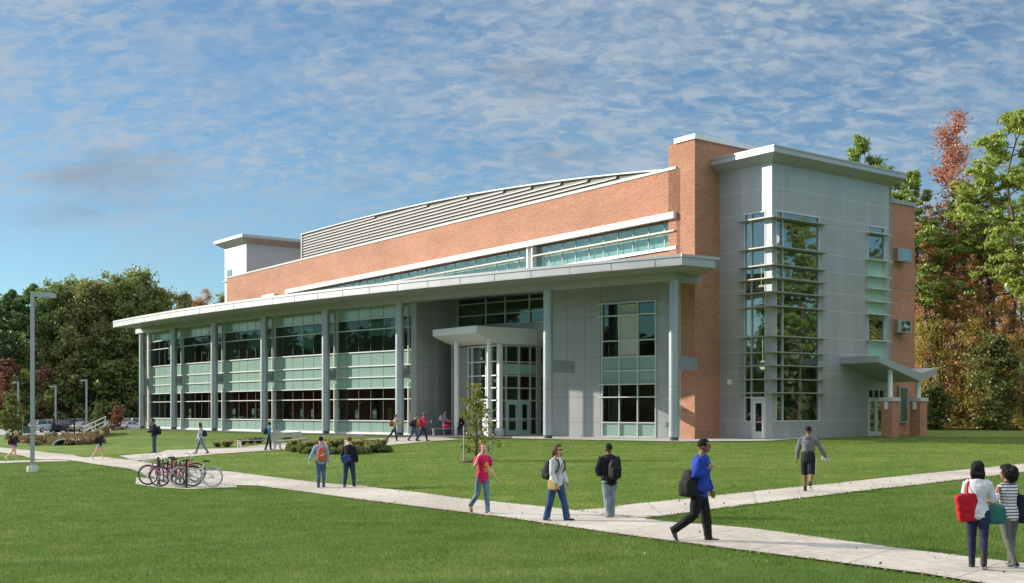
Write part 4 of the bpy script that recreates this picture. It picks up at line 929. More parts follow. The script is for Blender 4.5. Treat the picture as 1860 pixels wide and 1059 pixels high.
M['leaf_farred'] = leaf_mat('muted_red_leaves', [(0.13,0.09,0.05),(0.24,0.11,0.08),(0.30,0.14,0.10),(0.22,0.18,0.09)])
M['leaf_mirror'] = leaf_mat('shaded_oak_leaves', [(0.03,0.04,0.015),(0.06,0.07,0.022),(0.10,0.10,0.03),(0.14,0.10,0.04)], .08)  # darkened oak leaf copy, shade of the mirrored wood put into the colour
def leaf_mesh(name, C, size, mat, seed, asp=1.4, var=0.5):
    """C: centres (n,3); a bent leaf clump quad at each centre"""
    g = np.random.default_rng(seed); n = len(C)
    a = g.normal(size=(n,3)); a /= np.linalg.norm(a, axis=1)[:,None]
    b = g.normal(size=(n,3)); b = np.cross(a, b); b /= np.linalg.norm(b, axis=1)[:,None]
    s = size*(1-var/2+var*g.random(n))[:,None]
    V = np.empty((n,4,3)); V[:,0] = C-a*s*asp*.5; V[:,1] = C+b*s*.5; V[:,2] = C+a*s*asp*.5; V[:,3] = C-b*s*.5
    me = bpy.data.meshes.new(name); me.vertices.add(n*4); me.vertices.foreach_set('co', V.ravel()); me.loops.add(n*4); me.loops.foreach_set('vertex_index', np.arange(n*4))
    me.polygons.add(n); me.polygons.foreach_set('loop_start', np.arange(n)*4); me.polygons.foreach_set('loop_total', np.full(n,4)); me.update(calc_edges=True)
    me.materials.append(mat); return me

def tree_proto(kind, H, Wd, nleaf, lsize, leafm, barkm, seed, base=0.35, lean=0.0):
    g = random.Random(seed); gn = np.random.default_rng(seed)
    mb = MB(); tr = max(.10, H*.0115)
    pts = []; x = y = 0; n = 12
    lx = math.cos(seed*1.7)*lean; ly = math.sin(seed*1.7)*lean*.3
    for i in range(n+1):
        k = i/n; pts.append(Vector((lx*H*k+g.uniform(-.012,.012)*H*k, ly*H*k+g.uniform(-.012,.012)*H*k, H*.97*k-.3*(1-k))))
    mb.tube(pts, [tr*(1-.93*(i/n)**1.1)*(1.35 if i == 0 else 1) for i in range(n+1)], 7, 0)
    def trunk(k):
        k = max(0, min(.999, k))*n; i = int(k); return pts[i].lerp(pts[i+1], k-i)
    clumps = []
    nl = {'pine': 26, 'oak': 22, 'sparse': 18, 'bush': 9}[kind]
    for i in range(nl):
        q = (i+g.random())/nl; k = base+(1-base)*q
        az = i*2.399+g.uniform(-.5,.5)
        if kind == 'pine': prof = (0.35+0.65*math.sin(math.pi*min(1,.28+q*.75)))*(1.0 if q < .8 else 1-(q-.8)*2.6); el = R(g.uniform(-8,22)+q*25)
        elif kind == 'oak': prof = math.sqrt(max(.05,1-(1.75*(q-.42))**2)); el = R(8+q*55+g.uniform(-10,12))
        elif kind == 'sparse': prof = .95-.55*abs(q-.35)*1.4; el = R(28+q*35+g.uniform(-10,10))
        else: prof = .9-.4*q; el = R(15+q*50)
        L = Wd*.5*prof*g.uniform(.72,1.12)
        p = trunk(k); d = Vector((math.cos(az)*math.cos(el), math.sin(az)*math.cos(el), math.sin(el)))
        q1 = p+d*L*.5+Vector((0,0,-.02*L)); q2 = p+d*L+Vector((0,0,L*(.12 if kind == 'pine' else .06)))
        br = tr*.34*(1-.6*q)
        mb.tube([p, q1, q2], [br, br*.6, br*.15], 5, 0, cap=False)
        for j in range({'pine': 9, 'oak': 12, 'sparse': 9, 'bush': 6}[kind]):
            f = g.uniform(.30, 1.0) if kind != 'pine' else g.uniform(.38, 1.05)
            c = (p.lerp(q1, f*2) if f < .5 else q1.lerp(q2, min(1,(f-.5)*2)))
            side = Vector((g.gauss(0,1), g.gauss(0,1), g.gauss(0,.6)+(.25 if kind != 'pine' else .1))).normalized()*L*g.uniform(.10,.36)
            e = c+side
            mb.tube([c, e], [br*.35, br*.1], 4, 0, cap=False)
            clumps.append((e, {'pine': g.uniform(.038,.072), 'oak': g.uniform(.07,.13), 'sparse': g.uniform(.05,.10), 'bush': .16}[kind]*(Wd if kind != 'bush' else Wd)))
    top = trunk(.999)
    for j in range(4): clumps.append((top+Vector((g.uniform(-.05,.05)*Wd, g.uniform(-.05,.05)*Wd, g.uniform(-.02,.0)*H)), .06*Wd))
    wts = np.array([r**1.6 for _, r in clumps]); wts /= wts.sum(); cnt = gn.multinomial(nleaf, wts); C = []
    for (c, r), k in zip(clumps, cnt):
        d = gn.normal(size=(k,3)); d /= np.linalg.norm(d, axis=1)[:,None]+1e-9
        rad = r*np.minimum(1.7, np.abs(gn.normal(size=(k,1)))*.62+.22)
        q = d*rad; q[:,2] *= .5 if kind == 'pine' else .72
        C.append(q+np.array(c))
    C = np.concatenate(C); C[:,2] = np.maximum(C[:,2], .15)
    tm = mb.mesh('trunk', barkm); cm = leaf_mesh('crown', C, lsize, leafm, seed+1, 2.6 if kind == 'pine' else 1.3)
    return tm, cm
def put_tree(proto, name, x, y, H0, H, rz, label, cat, group=None, z=None, wide=1.0):
    o = empty(name, (x, y, h1(x,y) if z is None else z), rz, label, cat, group)
    k = H/H0
    for nm, me in (('trunk', proto[0]), ('crown', proto[1])):
        c = bpy.data.objects.new(nm, me); COL.objects.link(c); c.parent = o; c.scale = (k*wide, k*wide, k)
    return o
PT = {}
PT['oak'] = (tree_proto('oak', 26, 15, 16000, .38, M['leaf_oak'], M['bark'], 11, .22), 26)
PT['oak2'] = (tree_proto('oak', 26, 14, 14000, .38, M['leaf_oak2'], M['bark'], 12, .18), 26)
PT['farpine'] = (tree_proto('pine', 27, 9, 10000, .38, M['leaf_pine2'], M['bark_pine'], 13, .5), 27)
PT['farred'] = (tree_proto('sparse', 11, 7, 4200, .34, M['leaf_farred'], M['bark'], 14, .15), 11)
PT['fargold'] = (tree_proto('oak', 12, 9, 3600, .45, M['leaf_bush'], M['bark'], 15, .08), 12)
PT['pine'] = (tree_proto('pine', 27, 9.0, 21000, .15, M['leaf_pine'], M['bark_pine'], 21, .42), 27)
PT['pine_b'] = (tree_proto('pine', 26, 7.0, 13000, .15, M['leaf_pine'], M['bark_pine'], 22, .52, .16), 26)
PT['maple'] = (tree_proto('sparse', 24, 8.5, 7000, .15, M['leaf_red'], M['bark'], 23, .35), 24)
PT['orange'] = (tree_proto('sparse', 17, 8.0, 13000, .15, M['leaf_orange'], M['bark'], 24, .18), 17)
PT['gold'] = (tree_proto('oak', 10, 7.5, 12000, .15, M['leaf_gold'], M['bark'], 25, .08), 10)
PT['bare'] = (tree_proto('sparse', 22, 6.5, 4500, .16, M['leaf_orange'], M['bark'], 27, .30), 22)
PT['pine_thin'] = (tree_proto('pine', 26, 6.0, 10000, .15, M['leaf_pine'], M['bark_pine'], 28, .58, .03), 26)
PT['cedar'] = (tree_proto('oak', 8, 5.5, 9000, .20, M['leaf_bush'], M['bark'], 26, .04), 8)
def at(u, y): return ((u-CU)/F*y, y)
rt = random.Random(99)
def forest(rows, group):
    for (nm, kind, u, vtop, y, wide, label, cat) in rows:
        x, yy = at(u, y); z = h1(x, yy); H = (HC-(vtop-HV)*yy/F)-z
        if group == gl and H > 14: H *= .955
        p, H0 = PT[kind]; put_tree(p, nm, x, yy, H0, H, rt.uniform(0,6.28) if kind != 'pine_b' else 2.6, label, cat, group, z, wide)
gl = 'trees of the left wood behind the car park'
forest([
 ('pine_tree','farpine',-8,520,205,1,'tall dark pine cut by the left edge of the photo','pine tree'),
 ('pine_tree','farpine',22,514,203,1,'tall slim pine nearest the left edge, bare trunk rising behind the lawn','pine tree'),
 ('pine_tree','farpine',61,503,206,1,'tall pine whose top shows just above the head of the near lamp','pine tree'),
 ('oak_tree','oak',95,530,204,.9,'green oak right of the near lamp head, behind the silver minivan','tree'),
 ('oak_tree','oak',133,512,208,1,'broad olive green oak behind the black pickup','tree'),
 ('oak_tree','oak2',165,514,202,1,'broad rusty olive oak behind the beige saloon car','tree'),
 ('oak_tree','oak',205,523,207,.95,'olive oak behind the outdoor stairs','tree'),
 ('oak_tree','oak',248,496,204,1,'tallest oak of the left wood, rounded crown just left of the canopy corner','tree'),
 ('oak_tree','oak2',290,528,206,.9,'olive oak seen above the left end of the canopy','tree'),
 ('oak_tree','oak2',335,536,210,.6,'small rust topped tree above the canopy, second from the brick wall','tree'),
 ('orange_tree','orange',366,534,212,.9,'small bright orange topped tree above the canopy beside the brick wall','tree'),
 ('oak_tree','oak',404,540,190,.35,'narrow green treetop peeking out left of the far stair tower','tree'),
 ('red_tree','farred',10,655,199,1.1,'dull red leaved small tree at the left edge of the wood','tree'),
 ('red_tree','farred',86,668,198,1.0,'dull red leaved small tree between the two nearest parking lamps','tree'),
 ('small_tree','fargold',45,690,198,1.1,'low green and brown tree behind the near lamp pole','tree'),
 ('small_tree','fargold',120,672,198,1.1,'low yellow green tree behind the minivan and pickup','tree'),
 ('small_tree','fargold',165,650,199,1.3,'low olive tree behind the parking lamp nearest the stairs','tree'),
 ('small_tree','fargold',210,665,198,1.2,'low dark tree behind the stair rails','tree'),
 ('small_tree','fargold',245,680,199,1.1,'low dark tree against the first white column','tree'),
 ('red_tree','farred',213,738,125,1.4,'small reddish leaved ornamental tree at the top of the stairs','tree'),
 ('evergreen_bush','cedar',178,738,165,.8,'small dark evergreen bush left of the stair rails','bush'),
 ('young_tree','cedar',22,722,120,.9,'small dark evergreen on the lawn at the left edge of the photo','tree'),
], gl)
gr_ = 'trees of the right wood'
forest([
 ('pine_tree','pine',1566,238,118,.72,'green pine top rising behind the roof of the silver tower','pine tree'),
 ('pine_tree','pine_thin',1640,302,112,1.0,'green pine top leaning out behind the right end of the tower roof','pine tree'),
 ('pine_tree','pine_thin',1612,290,114,.8,'small pine top just above the right part of the tower roof','pine tree'),
 ('red_maple_tree','maple',1733,232,112,1.15,'tall red leaved maple at the upper right, left of the tallest pine','maple tree'),
 ('pine_tree','pine',1838,190,104,1.1,'tallest pine at the right edge, big crown on a straight dark trunk','pine tree'),
 ('pine_tree','pine',1905,250,100,1,'pine whose crown is cut by the right edge of the photo','pine tree'),
 ('pine_tree','pine_b',1722,330,106,1.15,'leaning pine with a slanting dark trunk right of the brick wing','pine tree'),
 ('pine_tree','pine_thin',1776,325,110,1.1,'slim pine between the leaning pine and the tallest pine','pine tree'),
 ('pine_tree','pine_thin',1700,455,109,1.1,'slim green pine just right of the brick wing','pine tree'),
 ('pine_tree','pine_thin',1812,300,107,1.1,'slim green pine close left of the tallest pine','pine tree'),
 ('orange_tree','orange',1674,408,122,.8,'rust orange tree just right of the brick wing','tree'),
 ('orange_tree','orange',1704,440,117,.95,'rust orange tree behind the leaning pine trunk','tree'),
 ('orange_tree','orange',1757,400,118,1,'orange tree behind the red maple','tree'),
 ('orange_tree','orange',1806,440,114,.9,'orange tree left of the tallest pine trunk','tree'),
 ('orange_tree','orange',1855,450,114,1,'orange tree at the right edge of the wood','tree'),
 ('thin_tree','bare',1690,430,108,1,'thin pale stemmed tree with few leaves nearest the brick wing','tree'),
 ('thin_tree','bare',1710,380,110,1,'thin pale stemmed tree with few leaves left of the red maple','tree'),
 ('thin_tree','bare',1748,440,107,1,'thin stemmed tree with few leaves under the red maple','tree'),
 ('thin_tree','bare',1768,470,105,1,'thin stemmed tree with few leaves right of the leaning trunk','tree'),
 ('thin_tree','bare',1795,400,108,1,'thin stemmed tree with few leaves left of the tallest pine','tree'),
 ('thin_tree','bare',1822,500,103,1,'thin stemmed tree with few leaves at the tallest pine trunk','tree'),
 ('golden_tree','gold',1683,600,108,1,'golden green low tree beside the porch roof','tree'),
 ('golden_tree','gold',1770,590,106,.9,'golden green low tree at the middle of the right wood','tree'),
 ('golden_tree','gold',1858,620,103,1,'golden green low tree under the tallest pine','tree'),
 ('evergreen_tree','cedar',1808,620,101,1.1,'dark green bushy evergreen at the foot of the right wood','tree'),
 ('evergreen_tree','cedar',1700,705,101,1.3,'low green bush between the porch and the leaning trunk','bush'),

], gr_)
# the mass of the woods behind the single trees
def wood_mass(name, rows, n, size, mats_, seed, label):
    g = np.random.default_rng(seed); P_ = []
    for (x0, y0, x1, y1, H0, H1) in rows:
        m_ = n//len(rows); k = g.random(m_); x = x0+(x1-x0)*k+g.normal(0,1.5,m_); y = y0+(y1-y0)*k+g.normal(0,2.5,m_)
        hh = H0+(H1-H0)*k; hh = hh*(1+.10*np.sin(x*.55+1)+.07*np.sin(x*1.3))
        z = g.random(m_)**.9*hh
        cl = g.integers(0, m_//16, m_); off = np.random.default_rng(seed+3).normal(0,1,(m_//16,3))*[1.8,2,1.4]
        base = np.c_[x, y, z]; idx = g.integers(0, m_, m_//16)
        pts_ = base[idx][cl]+g.normal(0, 1, (m_,3))*[1.0,1.0,.75]; pts_[:,2] = np.clip(pts_[:,2], .2, None)
        pts_[:,2] += hgt_chunk(pts_[:,0], pts_[:,1]); P_.append(pts_)
    me = leaf_mesh(name, np.concatenate(P_), size, mats_, seed); o = bpy.data.objects.new(name, me); COL.objects.link(o)
    return tag(o, label, 'wood', kind='stuff')
wood_mass('wood_mass', [(-130,236,-38,236,22,22),(-130,226,-38,228,17,18),(-130,214,-40,216,9,9)], 70000, .62, M['leaf_oak'], 5, 'dark mass of the left wood behind its front trees')
wood_mass('wood_mass', [(34,128,92,132,17,19),(36,120,84,122,10,10),(34,112,70,110,5,4.5)], 60000, .26, M['leaf_orange'], 6, 'rust coloured mass of the right wood behind its front trees')
wood_mass('undergrowth', [(36,114,70,110,1.6,1.5),(34,108.5,66,104.5,.7,.6)], 18000, .20, M['leaf_gold'], 8, 'yellow green undergrowth along the foot of the right wood')
wood_mass('undergrowth', [(-120,203,-45,203,3.5,3.5)], 16000, .4, M['leaf_bush'], 9, 'dark undergrowth along the foot of the left wood')
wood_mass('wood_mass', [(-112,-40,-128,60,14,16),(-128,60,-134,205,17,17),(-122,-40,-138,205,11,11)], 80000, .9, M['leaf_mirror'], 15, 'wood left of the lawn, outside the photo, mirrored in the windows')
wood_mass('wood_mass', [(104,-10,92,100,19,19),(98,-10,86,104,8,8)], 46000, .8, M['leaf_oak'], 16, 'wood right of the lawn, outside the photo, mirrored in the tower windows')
# trees beside the frame that the windows mirror and that shade the lawn
for i, (x, y, k_, H) in enumerate([(-76,66,'oak',21),(-93,58,'oak2',14),(-100,78,'oak',16),(-108,98,'oak2',15),(-112,118,'oak',17),(-84,18,'oak2',15),(-80,-4,'oak',16),(-70,50,'oak2',16),(-118,88,'oak',18)]):
    put_tree(PT[k_][0], 'oak_tree', x-8, y, PT[k_][1], H, i*1.3, 'oak beside the lawn, outside the left edge of the photo, mirrored in the curtain wall', 'tree', 'trees mirrored in the left windows')
for i, (x, y, k_, H) in enumerate([(72,92,'pine',25),(80,80,'orange',18),(82,66,'pine',24),(88,52,'maple',22),(90,38,'pine',25),(76,72,'gold',12),(80,44,'gold',11),(92,24,'orange',18),(95,60,'oak2',22),(98,44,'oak',22),(90,10,'oak',24)]):
    put_tree(PT[k_][0], 'mirrored_tree', x, y, PT[k_][1], H, i*1.1, 'tree beside the lawn, outside the right edge of the photo, mirrored in the tower windows', 'tree', 'trees mirrored in the tower windows')
# ---- young staked tree in front of the entrance
yx, yy, yz = G(861, 838)
yt = tree_proto('sparse', 4.3, 3.4, 1500, .12, M['leaf_young'], M['bark'], 31, .12)
Hy = (838-712)*yy/F
put_tree(yt, 'young_tree', yx+.1, yy, 4.3, Hy, .4, 'slender young tree with thin olive and red leaves in front of the entrance', 'young tree', z=yz, wide=1.15)
for dx_, lb in ((-.52, 'thin grey stake left of the young tree'), (.62, 'thin grey stake right of the young tree')):
    c = MB(); c.tube([(yx+.1+dx_, yy-.1, yz-.2), (yx+.1+dx_, yy-.1, yz+1.5)], .028, 6); c.build('tree_stake', M['galv'], None, lb, 'stake', 'stakes beside the young tree')
c = MB(); c.ell((yx+.1, yy, yz+.0), (.75,.75,.10), 16, 6, 0, lambda d: 1+.1*math.sin(d.x*9)+.1*math.sin(d.y*7)); c.build('mulch_ring', M['mulch'], None, 'round brown mulch mound at the foot of the young tree', 'mulch')
# ---- planting beds
def bush_mesh(name, r, h, n, size, mat, seed, grassy=False):
    g = np.random.default_rng(seed); d = g.normal(size=(n,3)); d /= np.linalg.norm(d, axis=1)[:,None]; d[:,2] = np.abs(d[:,2])
    C = d*np.array([r,r,h])*(g.random(n)[:,None]**.4); C *= (1+.25*np.sin(d[:,:1]*5+seed)); C[:,2] += .03
    if not grassy: return leaf_mesh(name, C, size, mat, seed)
    mb = MB(); rr_ = random.Random(seed)
    for i in range(n//3):
        a = rr_.uniform(0,6.28); l = rr_.uniform(.5,1)*h; o = rr_.uniform(.1,1)*r; bx, by = math.cos(a)*o*.3, math.sin(a)*o*.3; tx, ty = math.cos(a)*o, math.sin(a)*o
        w_ = .02; mb.add([(bx-w_,by,0),(bx+w_,by,0),(tx+w_*.5,ty,l),(tx*1.3,ty*1.3,l*.86)], [[0,1,2],[1,3,2]])
    return mb.mesh(name, mat)
M['leaf_reed'] = leaf_mat('dry_grass_leaves', [(0.121,0.117,0.041),(0.224,0.196,0.083),(0.293,0.254,0.134),(0.345,0.313,0.186)])
M['leaf_rust'] = leaf_mat('rusty_shrub_leaves', [(0.081,0.069,0.027),(0.161,0.117,0.055),(0.225,0.167,0.092),(0.241,0.235,0.092)])
b1 = bush_mesh('low_shrub', .42, .33, 900, .085, M['leaf_bush'], 41); b2 = bush_mesh('grass_tuft', .38, .46, 700, .1, M['leaf_reed'], 42, True); b3 = bush_mesh('rusty_shrub', .9, .62, 700, .12, M['leaf_rust'], 43)
def plant(me, name, u, v, s, label, group):
    x, y, z = G(u, v); o = bpy.data.objects.new(name, me); COL.objects.link(o); o.location = (x, y, z); o.scale = (s,s,s); o.rotation_euler = (0,0,u*.7); tag(o, label, 'shrub', group)
bed = 'low shrubs in the bed behind the two walkers with bags'
for i, (u, v, s) in enumerate([(530,819,1),(543,821,1.05),(556,823,1.0),(570,824,1.05),(585,825,1),(600,824,.95),(615,825,1),(640,826,1),(655,824,1),(670,822,1.05),(685,822,1.1),(698,822,.9),(548,812,.8),(575,813,.9)]):
    plant(b1, 'low_shrub', u, v, s, 'low dark green shrub in the planting bed between the benches and the entrance', bed)
for i, (u, v, s) in enumerate([(536,812,1.0),(563,816,1.1),(608,815,1.2),(652,815,1.1),(664,813,1.0),(678,817,1),(690,812,1)]):
    plant(b2, 'grass_tuft', u, v, s, 'pale ornamental grass tuft among the shrubs of the bed near the benches', 'ornamental grasses in the bench bed')
for i, (u, v, s) in enumerate([(395,812,.8),(412,812,1),(441,808,.9),(455,806,1),(470,805,1),(520,802,.8)]):
    plant(b2, 'grass_tuft', u, v, s, 'dry ornamental grass tuft on the lawn side behind the long bench', 'ornamental grasses behind the long bench')
for i in range(26):
    u = 40+i*5.2; v = 803-3*math.sin(i*.9)-(i/26)*2+(3 if i%2 else -2)
    plant(b3, 'rusty_shrub', u, v, .68+.18*math.sin(i*2.1), 'low rusty brown shrub in the long bed in front of the car park', 'rusty shrubs in the long bed')

q = edge_leaves(); me = leaf_mesh('path_edge_litter', q, .042, M['leaf_rust'], 77, 1.4); o = bpy.data.objects.new('path_edge_litter', me); COL.objects.link(o); tag(o, 'dry grass and leaf litter along the edges of the paths', 'litter', kind='stuff')
g = np.random.default_rng(8); n = 700; y_ = 11+60*g.random(n)**1.2; x_ = (g.random(n)*2-1)*(y_*.47+2)
q = np.c_[x_, y_, hgt_chunk(x_, y_)+.06]; me = leaf_mesh('fallen_leaves', q, .04, M['leaf_rust'], 78, 1.3); o = bpy.data.objects.new('fallen_leaves', me); COL.objects.link(o); tag(o, 'scattered dry fallen leaves on the lawn', 'leaves', kind='stuff')
# ================================================================ people
_fab = {}
def fab(col, rough=.85, var=.24, scale=7):
    k = (col, rough)
    if k not in _fab: _fab[k] = simple('fabric', col, rough, 0, var, scale, .35, 60, .25)
    return _fab[k]
def denim(col):
    k = ('d', col)
    if k not in _fab:
        m, t, b = new_mat('denim'); f = nz(t, 5, 4, .6)
        t.links.new(ramp(t, f, [(.35, mul(col, .72)), (.62, mul(col, 1.35))]), b.inputs['Base Color']); b.inputs['Roughness'].default_value = .85; b.inputs['Specular IOR Level'].default_value = .2
        bn = N(t, 'ShaderNodeBump'); bn.inputs['Strength'].default_value = .5; bn.inputs['Distance'].default_value = .02; t.links.new(nz(t, 14, 3), bn.inputs['Height']); t.links.new(bn.outputs[0], b.inputs['Normal']); _fab[k] = m
    return _fab[k]
SK = {'light': (.62,.36,.26), 'tan': (.50,.29,.19), 'brown': (.23,.115,.07), 'dark': (.12,.062,.040)}
HR = {'blonde': (.42,.29,.13), 'brown': (.10,.052,.028), 'black': (.012,.010,.010), 'auburn': (.24,.10,.045), 'grey': (.16,.13,.12)}
def skin(k):
    if ('s',k) not in _fab:
        m = simple('skin_tone', SK[k], .5, 0, .07, 12, .1, 50, .35); m.node_tree.nodes['Principled BSDF'].inputs['Subsurface Weight'].default_value = .12; m.node_tree.nodes['Principled BSDF'].inputs['Subsurface Radius'].default_value = (.02,.008,.004)
        _fab[('s',k)] = m
    return _fab[('s',k)]
wr_tex = bpy.data.textures.new('folds', 'CLOUDS'); wr_tex.noise_scale = .085; wr_tex.noise_depth = 2
def loft(mb, pts, rad, n=14, xd=(1,0,0), ends=True, mi=0):
    pts = [Vector(p) for p in pts]; rad = [r if hasattr(r,'__len__') else (r, r) for r in rad]
    if ends:
        d0 = (pts[0]-pts[1]).normalized(); d1 = (pts[-1]-pts[-2]).normalized(); a, b = rad[0], rad[-1]
        pts = [pts[0]+d0*min(a)*.5, pts[0]+d0*min(a)*.3]+pts+[pts[-1]+d1*min(b)*.3, pts[-1]+d1*min(b)*.5]
        rad = [(a[0]*.25,a[1]*.25),(a[0]*.75,a[1]*.75)]+rad+[(b[0]*.75,b[1]*.75),(b[0]*.25,b[1]*.25)]
    vs = []; X0 = Vector(xd)
    for i, p in enumerate(pts):
        d = (pts[min(i+1,len(pts)-1)]-pts[max(i-1,0)]).normalized(); y = d.cross(X0)
        if y.length < 1e-3: y = d.orthogonal()
        y.normalize(); x = y.cross(d).normalized()
        for k in range(n): t = 2*math.pi*k/n; vs.append(p+x*math.cos(t)*rad[i][0]+y*math.sin(t)*rad[i][1])
    fs = [[i*n+k, i*n+(k+1)%n, (i+1)*n+(k+1)%n, (i+1)*n+k] for i in range(len(pts)-1) for k in range(n)]
    fs += [list(range(n))[::-1], [(len(pts)-1)*n+k for k in range(n)]]
    mb.add(vs, fs, mi, True)
def sbox(mb, c, r, e=.45, rot=None, n=18, m=12, mi=0, taper=0.0):
    vs = []; fs = []
    sp = lambda v, p: math.copysign(abs(v)**p, v)
    for i in range(m+1):
        ph = -math.pi/2+math.pi*i/m
        for k in range(n):
            th = 2*math.pi*k/n; q = 1-taper*math.sin(ph)
            p = Vector((r[0]*sp(math.cos(ph),e)*sp(math.cos(th),e)*q, r[1]*sp(math.cos(ph),e)*sp(math.sin(th),e)*q, r[2]*sp(math.sin(ph),e)))
            vs.append((rot @ p if rot else p)+Vector(c))
    for i in range(m):
        for k in range(n): fs.append([i*n+k, i*n+(k+1)%n, (i+1)*n+(k+1)%n, (i+1)*n+k])
    mb.add(vs, fs, mi, True)
def remeshed(mb, name, mat, vox, smooth=2, folds=0.0):
    me = mb.mesh(name, mat); o = bpy.data.objects.new('tmp', me); COL.objects.link(o)
    r = o.modifiers.new('r', 'REMESH'); r.mode = 'VOXEL'; r.voxel_size = vox; r.use_smooth_shade = True
    if folds: dm = o.modifiers.new('d', 'DISPLACE'); dm.texture = wr_tex; dm.strength = folds; dm.mid_level = .5; dm.texture_coords = 'LOCAL'
    if smooth: s = o.modifiers.new('s', 'SMOOTH'); s.iterations = smooth; s.factor = .5
    dg = bpy.context.evaluated_depsgraph_get(); dg.update(); out = bpy.data.meshes.new_from_object(o.evaluated_get(dg)); out.name = name
    bpy.data.objects.remove(o); bpy.data.meshes.remove(me)
    out.materials.clear(); out.materials.append(mat); return out
STAND = dict(rl=(3,4,0), ll=(-3,3,0))

